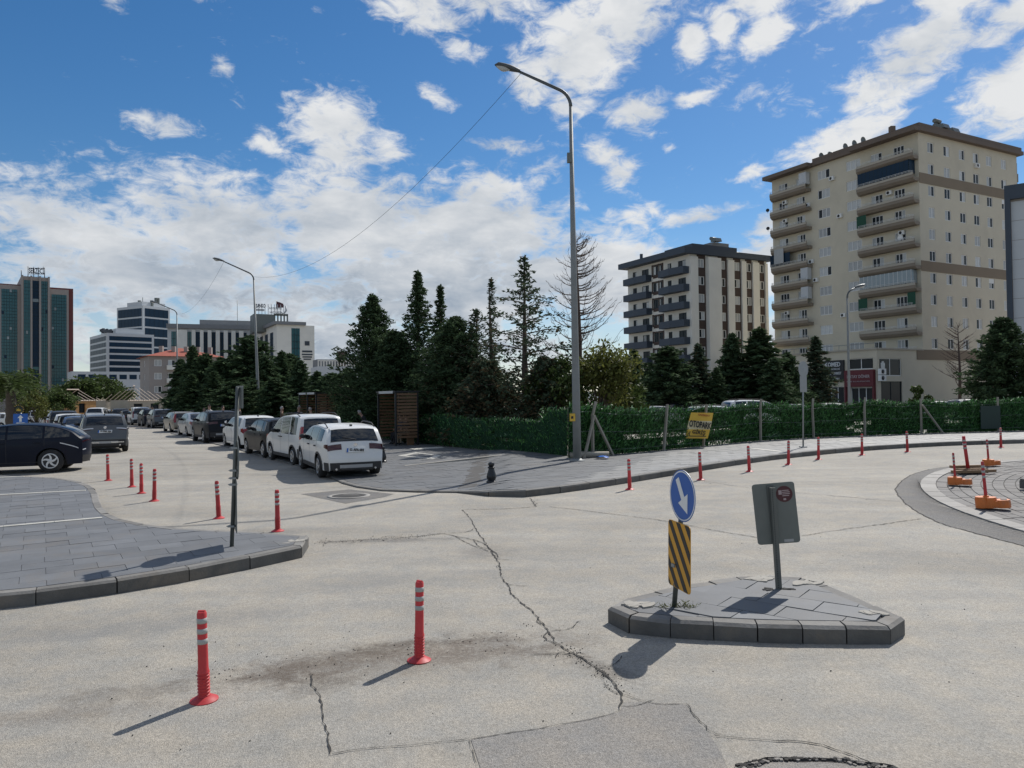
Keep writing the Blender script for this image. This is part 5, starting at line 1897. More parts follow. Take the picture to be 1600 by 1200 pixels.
class CarShape:
    """A car body swept from its side outline: sides taper in plan and lean in above the belt."""
    def __init__(s, d):
        s.d = d
        up = [Vector(p) for p in d['up']]
        for _ in range(1):
            q = [up[0]]
            for a, b in zip(up, up[1:]):
                q += [a.lerp(b, 0.25), a.lerp(b, 0.75)]
            q.append(up[-1])
            up = q
        wb = d['wb']
        s.xf, s.xr = up[0].x, up[-1].x
        xs = []
        for xc in (0.0, wb):
            ra = d['rw'] + 0.055
            for k in range(15):
                xs.append(xc + ra * math.cos(math.pi * k / 14))
        for x in xs:
            for i in range(len(up) - 1):
                if up[i].x > x > up[i + 1].x:
                    if min(up[i].x - x, x - up[i + 1].x) > 0.012:
                        t = (up[i].x - x) / (up[i].x - up[i + 1].x)
                        up.insert(i + 1, up[i].lerp(up[i + 1], t))
                    break
        s.up = up
        s.mid = (s.xf + s.xr) / 2
        s.half = (s.xf - s.xr) / 2

    def plan(s, x):
        t = abs(x - s.mid) / s.half
        k = s.d.get('taper', 0.13)
        return 1 - k * max(0, (t - 0.45) / 0.55) ** 2.6

    def hw(s, x, z):
        d = s.d
        bz = d['belt']
        w = d['W'] / 2
        if z <= bz:
            t = (z - 0.2) / (bz - 0.2)
            f = 0.955 + 0.045 * math.sin(min(max(t, 0), 1) * math.pi * 0.62) / math.sin(math.pi * 0.5)
        else:
            t = min((z - bz) / (d['H'] - bz), 1.05)
            f = 0.985 - d.get('lean', 0.20) * t ** 1.15
        return w * f * s.plan(x)

    def zbot(s, x):
        d = s.d
        z = d.get('clear', 0.22)
        for xc in (0.0, d['wb']):
            ra = d['rw'] + 0.055
            if abs(x - xc) < ra:
                z = max(z, d['rw'] + math.sqrt(ra * ra - (x - xc) ** 2) - 0.01)
        return z

    def ztop(s, x):
        for a, b in zip(s.up, s.up[1:]):
            if a.x >= x >= b.x and a.x > b.x:
                return a.y + (b.y - a.y) * (a.x - x) / (a.x - b.x)
        return s.up[0].y if x > s.xf else s.up[-1].y

    def edge(s, p):
        r = min(0.05, max(0.0, (p.y - 0.45) * 0.12))
        return p.y - r, r

    def top_pt(s, x, z, t, off=0.0, tan=None):
        """Point on the top sheet at outline point (x, z), across position t."""
        p = Vector((x, z))
        ze, r = s.edge(p)
        y = s.hw(x, ze)
        zz = ze + r * (1 - abs(t) ** 4)
        g = max(0.0, (abs(x - s.mid) / s.half - 0.7) / 0.3)
        bow = (0.07 if x > s.mid else s.d.get('bow', 0.05)) * g * (1 - t * t)
        xx = x + (bow if x > s.mid else -bow)
        v = Vector((xx, y * t, zz))
        if tan is not None and off:
            n = Vector((tan.y, 0, -tan.x))
            v += n.normalized() * off
        return v

    def body(s):
        mb = MB()
        T = np.linspace(-1, 1, 11)
        T = np.sign(T) * np.abs(T) ** 0.8
        mb.grid([[s.top_pt(p.x, p.y, t) for t in T] for p in s.up], flip=True)
        for sg in (-1, 1):
            rows = []
            for p in s.up:
                ze, _ = s.edge(p)
                zb = min(s.zbot(p.x), ze)
                zs = [zb + (ze - zb) * k / 7 for k in range(8)]
                rows.append([(p.x, sg * s.hw(p.x, z), z) for z in zs])
            mb.grid(rows, flip=(sg < 0))
        return mb.mesh('body', [P_['white']], 32)

    def side(s, x0, x1, zlo, zhi, sg, off, n=10, m=3, mb=None, mi=0):
        mb = mb or MB()
        rows = []
        for i in range(n + 1):
            x = x0 + (x1 - x0) * i / n
            lo = zlo(x) if callable(zlo) else zlo
            hi = zhi(x) if callable(zhi) else zhi
            hi = max(hi, lo)
            rows.append([(x, sg * (s.hw(x, lo + (hi - lo) * j / m) + off), lo + (hi - lo) * j / m) for j in range(m + 1)])
        mb.grid(rows, m=mi, flip=(sg > 0) != (x1 > x0))
        return mb

    def chain(s, i_from, i_to, t, off, n=None, mb=None, shrink=None, mi=0):
        """Patch of the top sheet between two outline x positions (front to rear)."""
        mb = mb or MB()
        seg = []
        L = [0]
        for a, b in zip(s.up, s.up[1:]):
            L.append(L[-1] + (b - a).length)
        def at(l):
            for k in range(len(s.up) - 1):
                if L[k] <= l <= L[k + 1] + 1e-9:
                    f = (l - L[k]) / max(L[k + 1] - L[k], 1e-9)
                    return s.up[k].lerp(s.up[k + 1], f), (s.up[k + 1] - s.up[k]).normalized()
            return s.up[-1], (s.up[-1] - s.up[-2]).normalized()
        n = n or 8
        rows = []
        for i in range(n + 1):
            p, tn = at(i_from + (i_to - i_from) * i / n)
            k = 1.0 if shrink is None else shrink[0] + (shrink[1] - shrink[0]) * i / n
            rows.append([s.top_pt(p.x, p.y, (t[0] + (t[1] - t[0]) * j / 8) * k, off, tn) for j in range(9)])
        mb.grid(rows, m=mi, flip=True)
        return mb

    def arclen(s, x=None, z=None, rear=False):
        L = 0
        prev = s.up[0]
        roof = max(range(len(s.up)), key=lambda i: s.up[i].y)
        for i, b in enumerate(s.up[1:], 1):
            a = s.up[i - 1]
            if z is not None:
                if rear and i > roof and a.y >= z >= b.y:
                    return L + (b - a).length * (a.y - z) / max(a.y - b.y, 1e-9)
                if not rear and i <= roof and a.y <= z <= b.y:
                    return L + (b - a).length * (z - a.y) / max(b.y - a.y, 1e-9)
            L += (b - a).length
        return L


def make_car(d):
    """Hidden prototype: dict of meshes for every part."""
    s = CarShape(d)
    parts = []          # (name, mesh, parent index or None, loc, rz)
    def add(name, mb, mats, parent=None, loc=None, rz=0, sharp=None):
        me = mb.mesh(name, mats, sharp) if isinstance(mb, MB) else mb
        parts.append([name, me, parent, loc, rz])
        return len(parts) - 1
    body = add('body', s.body(), None)
    g = 0.006
    belt = lambda x: d['belt'] + 0.015 + d.get('wedge', 0.0) * (d['wb'] * 0.5 - x)
    hi = lambda x: s.ztop(x) - d.get('rail', 0.085)
    # side glass in panes between pillars
    for sg in (-1, 1):
        for x0, x1 in d['panes']:
            add('side_window', s.side(x0, x1, belt, hi, sg, g), M['carglass'])
        if d.get('cladding'):
            mb = MB()
            ra = d['rw'] + 0.055
            for xc in (0.0, d['wb']):
                rows = []
                for k in range(17):
                    a = math.pi * k / 16
                    row = []
                    for rr in (ra - 0.012, ra + 0.05):
                        x, z = xc + rr * math.cos(a), d['rw'] + rr * math.sin(a) - 0.01
                        row.append((x, sg * (s.hw(min(max(x, s.xr), s.xf), z) + 0.010), z))
                    rows.append(row)
                mb.grid(rows, flip=(sg > 0))
            s.side(d['rw'] + 0.06, d['wb'] - d['rw'] - 0.06, d.get('clear', 0.22) - 0.01, d.get('clear', 0.22) + 0.10, sg, 0.010, n=4, m=2, mb=mb)
            add('cladding', mb, M['trim'])
        # doors: shut lines as narrow dark joints, handles
        mb = MB()
        for x in d['seams']:
            s.side(x - 0.006, x + 0.006, lambda q: s.zbot(q) + 0.10, belt, sg, 0.004, n=1, m=6, mb=mb)
        s.side(d['seams'][-1], d['seams'][0], s.d.get('clear', 0.22) + 0.10, s.d.get('clear', 0.22) + 0.112, sg, 0.004, n=6, m=1, mb=mb)
        add('door_seam', mb, M['trim'])
        for x in d['handles']:
            z = d['belt'] - 0.10
            mb = MB()
            mb.box((x, sg * (s.hw(x, z) + 0.018), z), (0.19, 0.030, 0.030))
            add('door_handle', mb, [M['trim'] if d.get('cladding') else P_['grey']])
        mx = d['mirror']
        zc = d['belt'] + 0.10
        y = s.hw(mx, zc) + 0.10
        rows = []
        for i in range(7):
            a = -0.11 + 0.22 * i / 6
            rr = math.sqrt(max(0.02, 1 - (a / 0.118) ** 2))
            rows.append([(mx + 0.075 * rr * math.cos(t), sg * (y + a), zc + 0.075 * rr * math.sin(t)) for t in np.linspace(0, 2 * math.pi, 11)])
        mb = MB()
        mb.grid(rows)
        mb.box((mx - 0.01, sg * (y - 0.10), zc - 0.055), (0.06, 0.12, 0.03))
        add('mirror', mb, M['trim'])
    z0, z1 = d['wscreen']
    add('windscreen', s.chain(s.arclen(z=z0), s.arclen(z=z1), (-0.88, 0.88), 0.006), M['carglass'])
    z0, z1 = d['rglass']
    rg = add('rear_window', s.chain(s.arclen(z=z0, rear=True), s.arclen(z=z1, rear=True), (-0.86, 0.86), 0.007, shrink=d.get('rgs', (0.97, 1.0))), M['carglass'])
    # rear lamps wrap from the tail onto the flank
    for sg in (-1, 1):
        for (za, zb, ta, dx, mk) in d['tails']:
            mb = s.chain(s.arclen(z=za, rear=True), s.arclen(z=zb, rear=True), (ta * sg, 0.995 * sg) if sg > 0 else (-0.995, -ta), 0.012, n=4)
            xe = s.xr + dx
            if dx:
                s.side(s.xr + 0.02, xe, lambda x: zb + 0.35 * (za - zb) * (x - s.xr) / dx, lambda x: za - 0.12 * (za - zb) * (x - s.xr) / dx, sg, 0.010, n=4, m=3, mb=mb)
            add('tail_light', mb, M[mk])
        za, zb, ta, tb = d['heads']
        mb = s.chain(s.arclen(z=zb), s.arclen(z=za), (ta * sg, tb * sg) if sg > 0 else (-tb, -ta), 0.012, n=3)
        add('headlight', mb, M['headlight'])
    za, zb = d['grille']
    add('grille', s.chain(s.arclen(z=za), s.arclen(z=zb), (-0.55, 0.55), 0.012, n=3), M['trim'])
    # bumpers, skid plate, plate
    mb = s.chain(s.arclen(z=d['bump'], rear=True), s.arclen(z=d['up'][-1][1] + 0.001, rear=True) - 0.002, (-0.97, 0.97), 0.012, n=3)
    if d.get('cladding'):
        for sg in (-1, 1):
            s.side(s.xr + 0.01, s.xr + 0.30, d.get('clear', 0.22), d['bump'], sg, 0.011, n=3, m=2, mb=mb)
    rb = add('rear_bumper', mb, M['trim'])
    if d.get('skid'):
        mb = s.chain(s.arclen(z=d['bump'] - 0.06, rear=True), s.arclen(z=d['bump'] - 0.15, rear=True), (-0.62, 0.62), 0.022, n=2)
        add('skid_plate', mb, M['silverpaint'], rb)
        mb = MB()
        for sg in (-1, 1):
            mb.tube([(s.xr + 0.10, 0.55 * sg, d['up'][-1][1] + 0.02), (s.xr - 0.04, 0.55 * sg, d['up'][-1][1] + 0.02)], 0.03, 8)
        add('exhaust', mb, M['chrome'], rb)
    fb = add('front_bumper', s.chain(0.002, s.arclen(z=d['up'][0][1] + 0.17), (-0.9, 0.9), 0.010, n=2), M['trim'])
    zp = d['plate']
    pts = s.chain(s.arclen(z=zp + 0.055, rear=True), s.arclen(z=zp - 0.055, rear=True), (-0.01, 0.01), 0.02, n=1)
    c = sum((Vector(v) for v in pts.v), Vector()) / len(pts.v)
    upv = (Vector(pts.v[0]) - Vector(pts.v[-1])).normalized()
    mb = MB()
    right = Vector((0, -1, 0))
    n = right.cross(upv)
    mb.obox(c - right * 0.26 - upv * 0.057 - n * 0.01, right * 0.52, upv * 0.114, n * 0.022)
    pl = add('number_plate', mb, M['white'])
    mb = MB()
    mb.obox(c - right * 0.26 - upv * 0.057 + n * 0.0125, right * 0.045, upv * 0.114, n * 0.002)
    add('plate_band', mb, M['blue'], pl)
    if d.get('noplate'):
        del parts[-2:]
    d['_plate'] = (c + n * 0.0125 + right * 0.02, right, upv, pl)
    if d.get('badge'):
        zz = d['badge']
        q = s.chain(s.arclen(z=zz + 0.01, rear=True), s.arclen(z=zz - 0.01, rear=True), (-0.01, 0.01), 0.014, n=1)
        cc = sum((Vector(v) for v in q.v), Vector()) / len(q.v)
        mb = MB()
        mb.lathe([(0.058, 0), (0.058, 0.012), (0.045, 0.014), (0.044, 0.008)], 18, mtx=Matrix.Translation(cc) @ Matrix.Rotation(-math.pi / 2, 4, 'Y'))
        add('badge', mb, M['chrome'])
    if d.get('wiper'):
        z0, z1 = d['rglass']
        q = s.chain(s.arclen(z=z1 + 0.04, rear=True), s.arclen(z=z1 + 0.10, rear=True), (-0.05, 0.45), 0.02, n=1)
        mb = MB()
        mb.tube([q.v[0], q.v[9 + 8]], 0.009, 5)
        add('rear_wiper', mb, M['trim'], rg)
    if d.get('spoiler'):
        zt = d['rglass'][0]
        l = s.arclen(z=zt, rear=True)
        mb = s.chain(l - 0.16, l - 0.005, (-0.88, 0.88), 0.022, n=2)
        add('spoiler', mb, None if d.get('spoiler') == 'body' else M['trim'])
    if d.get('rails'):
        for sg in (-1, 1):
            x0, x1 = d['rails']
            pts = [(x, sg * (s.hw(x, s.ztop(x)) - 0.045), s.ztop(x) + (0.045 if 0 < i < 6 else -0.02)) for i, x in enumerate(np.linspace(x0, x1, 7))]
            mb = MB()
            mb.tube(pts, 0.018, 6)
            add('roof_rail', mb, M['trim'])
    mb = MB()
    xa = d['aerial']
    mb.obox((xa, -0.02, s.ztop(xa) - 0.01), (-0.16, 0, 0), (0, 0.04, 0), (0.0, 0, 0.055))
    add('aerial', mb, M['trim'])
    # floor pan and wheel housings
    mb = MB()
    mb.box((s.mid, 0, 0.29), (2 * s.half - 0.5, d['W'] * 0.62, 0.18))
    for xc in (0.0, d['wb']):
        for sg in (-1, 1):
            k = len(mb.v)
            ra = d['rw'] + 0.05
            for a in range(13):
                th = math.pi * a / 12
                for yy in (d['W'] * 0.28, d['W'] * 0.455):
                    mb.v.append((xc + ra * math.cos(th), sg * yy, d['rw'] + ra * math.sin(th) - 0.01))
            for a in range(12):
                mb.face((k + 2 * a, k + 2 * a + 2, k + 2 * a + 3, k + 2 * a + 1))
            mb.face([k + 2 * a for a in range(13)])
    for i in range(6):
        pass
    add('underbody', mb, M['trim'])
    if d.get('rear_extra'):
        d['rear_extra'](s, add)
    key = (d['rw'], d.get('darkrim', False), d.get('swirl', False))
    if key not in WHEELS:
        WHEELS[key] = wheel_mesh(d['rw'], 0.215, key[1], key[2])
    ty, rim = WHEELS[key]
    for xc in (0.0, d['wb']):
        for sg in (-1, 1):
            wi = add('wheel', ty, None, None, (xc, sg * (d['W'] / 2 - 0.135), d['rw']), 0 if sg < 0 else math.pi)
            add('rim', rim, None, wi, (0, -0.1075, 0))
    d['parts'] = parts
    return d


HATCH = dict(W=1.80, H=1.50, wb=2.63, rw=0.325, belt=0.99, wedge=0.025, clear=0.24, taper=0.15, lean=0.20,
             up=[(3.50, .26), (3.50, .50), (3.47, .66), (3.38, .79), (3.10, .88), (2.60, .97), (2.32, 1.02), (1.95, 1.22), (1.55, 1.42), (1.15, 1.485), (.6, 1.50), (0, 1.48), (-.38, 1.43), (-.50, 1.36), (-.66, 1.14), (-.73, 1.00), (-.78, .86), (-.80, .72), (-.845, .60), (-.85, .42), (-.84, .27)],
             panes=[(2.05, 1.12), (1.06, .18), (.12, -.34)], seams=[2.02, 1.09, .12], handles=[1.22, .30], mirror=1.72, wscreen=(1.04, 1.44), rglass=(1.37, 1.05),
             tails=[(.98, .83, .50, .26, 'taildark')], heads=(.66, .80, .45, .97), grille=(.45, .64), bump=.47, plate=.80, badge=.95, wiper=True, spoiler='body', rails=(1.2, -.3), aerial=-.2, cladding=True, skid=True)
POLO = dict(W=1.70, H=1.46, wb=2.47, rw=0.305, belt=0.95, wedge=0.02, clear=0.22, taper=0.15, lean=0.19,
            up=[(3.28, .24), (3.28, .45), (3.25, .62), (3.15, .75), (2.85, .86), (2.45, .94), (2.20, .98), (1.80, 1.21), (1.42, 1.40), (1.05, 1.455), (.5, 1.46), (0, 1.44), (-.32, 1.40), (-.42, 1.34), (-.54, 1.10), (-.59, .96), (-.63, .82), (-.65, .68), (-.685, .56), (-.69, .40), (-.68, .25)],
            panes=[(1.90, 1.05), (.99, .16), (.10, -.26)], seams=[1.90, 1.02, .12], handles=[1.14, .26], mirror=1.6, wscreen=(1.0, 1.41), rglass=(1.345, 1.00),
            tails=[(.93, .70, .64, .24, 'taillight')], heads=(.60, .75, .5, .97), grille=(.45, .60), bump=.36, plate=.50, badge=.86, wiper=True, spoiler='body', aerial=-.15)
SUV = dict(W=1.86, H=1.63, wb=2.67, rw=0.36, belt=1.07, wedge=0.03, clear=0.27, taper=0.14, lean=0.19,
           up=[(3.52, .30), (3.53, .60), (3.50, .80), (3.40, .93), (3.0, 1.02), (2.60, 1.08), (2.38, 1.12), (2.0, 1.33), (1.60, 1.54), (1.15, 1.61), (.5, 1.63), (0, 1.61), (-.42, 1.56), (-.56, 1.49), (-.72, 1.27), (-.79, 1.12), (-.84, .97), (-.86, .80), (-.905, .66), (-.91, .46), (-.90, .31)],
           panes=[(2.1, 1.10), (1.04, .12), (.06, -.42)], seams=[2.08, 1.07, .10], handles=[1.2, .26], mirror=1.78, wscreen=(1.15, 1.56), rglass=(1.50, 1.17),
           tails=[(1.09, .98, .46, .30, 'taildark')], heads=(.78, .92, .5, .97), grille=(.55, .80), bump=.56, plate=.90, badge=1.06, wiper=True, spoiler='body', rails=(1.2, -.35), aerial=-.25, cladding=True, skid=True)
EV = dict(W=1.88, H=1.55, wb=2.90, rw=0.36, belt=1.04, wedge=0.02, clear=0.23, taper=0.34, bow=0.12, lean=0.23,
          up=[(3.74, .27), (3.75, .55), (3.70, .72), (3.55, .84), (3.1, .97), (2.75, 1.05), (2.50, 1.10), (2.1, 1.30), (1.65, 1.48), (1.2, 1.54), (.7, 1.55), (.2, 1.52), (-.2, 1.45), (-.52, 1.31), (-.66, 1.18), (-.74, 1.10), (-.80, 1.06), (-.82, .98), (-.82, .82), (-.825, .58), (-.81, .42), (-.76, .27)],
          panes=[(2.2, 1.22), (1.16, .22), (.16, -.50)], seams=[2.2, 1.19, .16], handles=[1.32, .36], mirror=1.85, wscreen=(1.13, 1.48), rglass=(1.44, 1.12),
          tails=[(.98, .955, .2, .0, 'taildark')], heads=(.70, .82, .5, .97), grille=(.45, .55), bump=.50, plate=.62, aerial=-.1, cladding=False, spoiler=None, swirl=True, rail=.075)
SEDAN = dict(W=1.78, H=1.46, wb=2.66, rw=0.315, belt=0.96, wedge=0.012, clear=0.22, taper=0.14, lean=0.21,
             up=[(3.50, .25), (3.50, .45), (3.46, .62), (3.35, .74), (2.95, .86), (2.5, .95), (2.25, .99), (1.85, 1.20), (1.45, 1.40), (1.05, 1.455), (.55, 1.46), (.1, 1.42), (-.25, 1.28), (-.52, 1.10), (-.70, 1.03), (-.90, 1.02), (-1.0, .98), (-1.03, .86), (-1.05, .66), (-1.05, .42), (-1.03, .26)],
             panes=[(1.95, 1.02), (.96, .14), (.08, -.22)], seams=[1.95, .99, .10], handles=[1.12, .26], mirror=1.62, wscreen=(1.01, 1.41), rglass=(1.39, 1.07),
             tails=[(.94, .74, .60, .24, 'taillight')], heads=(.62, .75, .5, .97), grille=(.45, .60), bump=.36, plate=.78, badge=.90, aerial=.2)
ESTATE = dict(SEDAN, H=1.47, up=[(3.50, .25), (3.50, .45), (3.46, .62), (3.35, .74), (2.95, .86), (2.5, .95), (2.25, .99), (1.85, 1.20), (1.45, 1.40), (1.05, 1.455), (.4, 1.47), (-.2, 1.45), (-.66, 1.41), (-.78, 1.34), (-.93, 1.10), (-.98, .97), (-1.01, .85), (-1.03, .70), (-1.05, .60), (-1.05, .42), (-1.03, .26)],
              panes=[(1.95, 1.02), (.96, .14), (.08, -.62)], rglass=(1.345, 1.0), tails=[(1.30, .72, .80, .12, 'taillight')], rails=(1.1, -.6), wiper=True)
VAN = dict(W=1.74, H=1.80, wb=2.81, rw=0.32, belt=1.08, wedge=0.0, clear=0.26, taper=0.10, lean=0.13,
           up=[(3.62, .27), (3.63, .52), (3.60, .74), (3.48, .90), (3.1, 1.03), (2.75, 1.13), (2.55, 1.19), (2.2, 1.42), (1.85, 1.64), (1.45, 1.76), (.8, 1.80), (.1, 1.80), (-.45, 1.77), (-.60, 1.70), (-.68, 1.40), (-.72, 1.14), (-.745, .95), (-.75, .75), (-.79, .62), (-.80, .44), (-.79, .28)],
           panes=[(2.35, 1.42), (1.34, .38), (.28, -.38)], seams=[2.35, 1.38, .33], handles=[1.5, 1.25], mirror=2.0, wscreen=(1.22, 1.68), rglass=(1.66, 1.16),
           tails=[(1.42, .78, .86, .12, 'taillight')], heads=(.72, .92, .5, .97), grille=(.5, .70), bump=.60, plate=.86, wiper=True, rails=(1.6, -.4), aerial=1.2, cladding=True)
PICK = dict(SUV, H=1.78, wb=3.1, up=[(4.0, .35), (4.01, .62), (3.98, .90), (3.88, 1.06), (3.4, 1.14), (3.0, 1.18), (2.78, 1.22), (2.45, 1.45), (2.1, 1.68), (1.7, 1.76), (1.2, 1.78), (.75, 1.75), (.58, 1.68), (.48, 1.40), (.44, 1.16), (.30, 1.12), (-.6, 1.10), (-1.05, 1.09), (-1.10, 1.0), (-1.11, .70), (-1.10, .40)],
            panes=[(2.55, 1.75), (1.69, .72)], seams=[2.5, 1.72, .66], handles=[1.85, .9], rglass=(1.66, 1.22), tails=[(1.02, .74, .84, .12, 'taillight')], bump=.58, plate=.85, rails=None, wiper=None, spoiler=None, skid=False, cladding=False, badge=None, wscreen=(1.26, 1.68), mirror=2.15, aerial=1.3)


def spare_wheel(s, add):
    ty, rim = wheel_mesh(0.30, 0.18)
    mb = MB()
    mb.lathe([(0.29, 0), (0.31, 0.03), (0.31, 0.14), (0.27, 0.17), (0.01, 0.18)], 24, mtx=Matrix.Translation((s.xr - 0.03, 0.30, .82)) @ Matrix.Rotation(-math.pi / 2, 4, 'Y'))
    add('spare_wheel', mb, M['tyre'])


def chrome_strips(s, add):
    mb = MB()
    for sg in (-1, 1):
        s.chain(s.arclen(z=.47, rear=True), s.arclen(z=.43, rear=True), (.28, .9) if sg > 0 else (-.9, -.28), 0.03, n=1, mb=mb)
    add('chrome_strip', mb, M['chrome'])


def ev_lamps(s, add):
    for sg in (-1, 1):
        mb = MB()
        w = 0.03
        s.side(s.xr + 0.03, s.xr + 0.50, lambda x: 0.68 + 0.22 * ((x - s.xr) / 0.5) ** 0.7, lambda x: 0.68 + w + 0.22 * ((x - s.xr) / 0.5) ** 0.7, sg, 0.012, n=8, m=1, mb=mb)
        s.chain(s.arclen(z=.71, rear=True), s.arclen(z=.68, rear=True), (.72, .995) if sg > 0 else (-.995, -.72), 0.012, n=1, mb=mb)
        add('tail_light', mb, M['headlight'])


ESTATE['rear_extra'] = None
EV['rear_extra'] = ev_lamps
EV['noplate'] = True
QASH = dict(SUV, tails=[(1.06, 1.015, .52, .34, 'headlight'), (1.01, .98, .62, .22, 'taildark')], rear_extra=chrome_strips)
for d_ in (HATCH, POLO, SUV, QASH, EV, SEDAN, ESTATE, VAN, PICK):
    d_.pop('parts', None)
    make_car(d_)


def car(d, p, hdg, paint_key, lb, group, plate=None, detail=True, tail=None, scale=1.0):
    """Parked car: p is the ground point under the middle of its rear axle, hdg its heading."""
    t = thing('parked_car', lb, 'car', (p[0], p[1], p[2]), hdg, group)
    # follow the slope of the street under the wheels
    fx, fy = p[0] + math.cos(hdg) * d['wb'], p[1] + math.sin(hdg) * d['wb']
    t.rotation_euler = (0, -math.atan2(gz(fy) - gz(p[1]), d['wb']) if not getattr(p, 'flat', False) else 0, hdg)
    t.scale = (scale,) * 3
    made = []
    for i, (name, me, par, loc, rz) in enumerate(d['parts']):
        if not detail and name in ('door_seam', 'door_handle', 'rear_wiper', 'badge', 'aerial', 'exhaust', 'plate_band', 'skid_plate'):
            made.append(None)
            continue
        o = obj(name, me, made[par] if par is not None else t, loc, rz)
        if name in ('body', 'spoiler', 'door_handle') and me.materials and (name != 'door_handle' or not d.get('cladding')):
            if name == 'body' or me.materials[0] is None or name == 'door_handle':
                o.material_slots[0].link = 'OBJECT'
                o.material_slots[0].material = P_[paint_key]
        if name == 'tail_light' and tail:
            o.material_slots[0].link = 'OBJECT'
            o.material_slots[0].material = M[tail]
        made.append(o)
    if plate:
        c, right, upv, pi = d['_plate']
        put_text(plate, c, right, upv, 0.40, 0.075, made[pi])
    return t


def axle_from_left_rear(px, py, hdg, d):
    """Middle of the rear axle when the photograph shows the left rear tyre's contact at px, py."""
    g = site(px, py)
    right = Vector((math.sin(hdg), -math.cos(hdg), 0))
    q = g + right * (d['W'] / 2 - 0.135)
    q.z = gz(q.y)
    return q


GR = 'cars parked along the far side of the left road'
GLF = 'cars parked along the near side of the left road'
GP = 'cars in the fenced car park'
h0 = math.atan2(0.90, -0.44)
h1 = math.atan2(0.84, -0.545)
rows = [
    (HATCH, (503, 746), h0, 'white', 'white hatchback with dark tail lamps, nearest of the parked row by the kiosk', 'plate1'),
    (VAN, (459, 727), h1, 'white2', 'tall off-white family van with upright red tail lamps behind the nearest white hatchback', None),
    (POLO, (415, 715), h1, 'black', 'black small hatchback parked between the tall van and a white hatchback', None),
    (POLO, (375, 702), h1, 'white', 'small white hatchback seen right behind the edge-on sign pole', None),
    (SUV, (321, 692), h1, 'black', 'black sport utility car just left of the edge-on sign pole', 'plate3'),
    (SEDAN, (294, 682.5), h1, 'silver', 'light silver saloon parked in front of the black sport utility car', None),
    (ESTATE, (268, 675.5), h1, 'beige', 'champagne estate car with roof rails parked beyond the silver saloon', None),
    (SUV, (239, 669), h1, 'grey', 'grey sport utility car parked beyond the champagne estate', None),
]
placed = []
for d, (px, py), hd_, pk, lb, plt in rows:
    p = axle_from_left_rear(px, py, hd_, d)
    if d is HATCH:
        p.z = gz(p.y)
    placed.append((p, d, hd_))
    car(d, p, hd_, pk, lb, GR, plt, tail='taildark' if d is HATCH else None, scale=0.93 if d is VAN else 1.0)
last = placed[-1][0]
dr_ = Vector((-0.545, 0.84, 0)).normalized()
for k, (d, pk, lb) in enumerate(((SUV, 'navy', 'dark blue sport utility car beyond the grey one in the far row'), (VAN, 'white', 'white van far up the right-hand row of parked cars'),
                                 (POLO, 'black', 'black hatchback beyond the white van in the far row'), (SUV, 'dgrey', 'dark grey car third from the end of the far row'),
                                 (SEDAN, 'silver', 'silver car second from the end of the far row'), (POLO, 'white', 'white hatchback at the very end of the far row'))):
    p = last + dr_ * (6.2 * (k + 1)) + Vector((-0.3 * k, 0, 0))
    p.z = gz(p.y)
    car(d, p, h1, pk, lb, GR, None, detail=False)

# near-side row on the left
hq = math.atan2(0.862, -0.507)
q0 = site(163, 706.5)
q0.z = gz(q0.y)
q0 = q0 + Vector((math.cos(hq), math.sin(hq), 0)) * 0.15
car(QASH, q0, hq, 'grey', 'dark grey sport utility car with chrome bumper strips, nearest of the left row', GLF, 'plate2')
hl = math.atan2(0.86, -0.51)
for k, (d, pk, lb, px, dist) in enumerate(((SEDAN, 'blue', 'dark blue saloon peeking out left of the nearest grey sport utility car', 127, 38), (POLO, 'black', 'black hatchback third along the left row', 116.5, 43),
                                     (POLO, 'white', 'white hatchback fourth along the left row', 107.5, 48), (SUV, 'dgrey', 'dark grey sport utility car fifth along the left row', 99.5, 53.2),
                                     (SEDAN, 'silver', 'silver saloon sixth along the left row', 92.5, 58.6), (ESTATE, 'brown', 'brown estate car last along the left row', 86.5, 64))):
    cur = far(px, dist)
    cur.z = gz(dist)
    car(d, cur, hl, pk, lb, GLF, None, detail=k < 2)
p = far(145, 84)
car(PICK, p, R(100), 'white', 'white pickup with a pale cab in the middle of the road far left', 'vehicles beyond the parked rows', None, detail=False)
p = far(53, 70)
car(SUV, p, R(8), 'white', 'white car standing side-on beyond the left row near the blue arrow sign', 'vehicles beyond the parked rows', None)
p = far(14, 66)
car(POLO, p, R(170), 'white', 'white car half hidden by plants at the far left edge', 'vehicles beyond the parked rows', None, detail=False)
# the dark electric car side-on at the left edge
p = site(80, 738.5)
he = math.atan2(-0.31, -0.95)
right = Vector((math.sin(he), -math.cos(he), 0))
p = p - Vector((0, 0, 0)) + right * (EV['W'] / 2 - 0.135) * (1 if right.y > 0 else -1)
p.z = gz(p.y)
ev = car(EV, p, he, 'navy', 'dark navy crossover seen side-on with white swirl-spoked wheels at the left edge', 'vehicles beyond the parked rows')
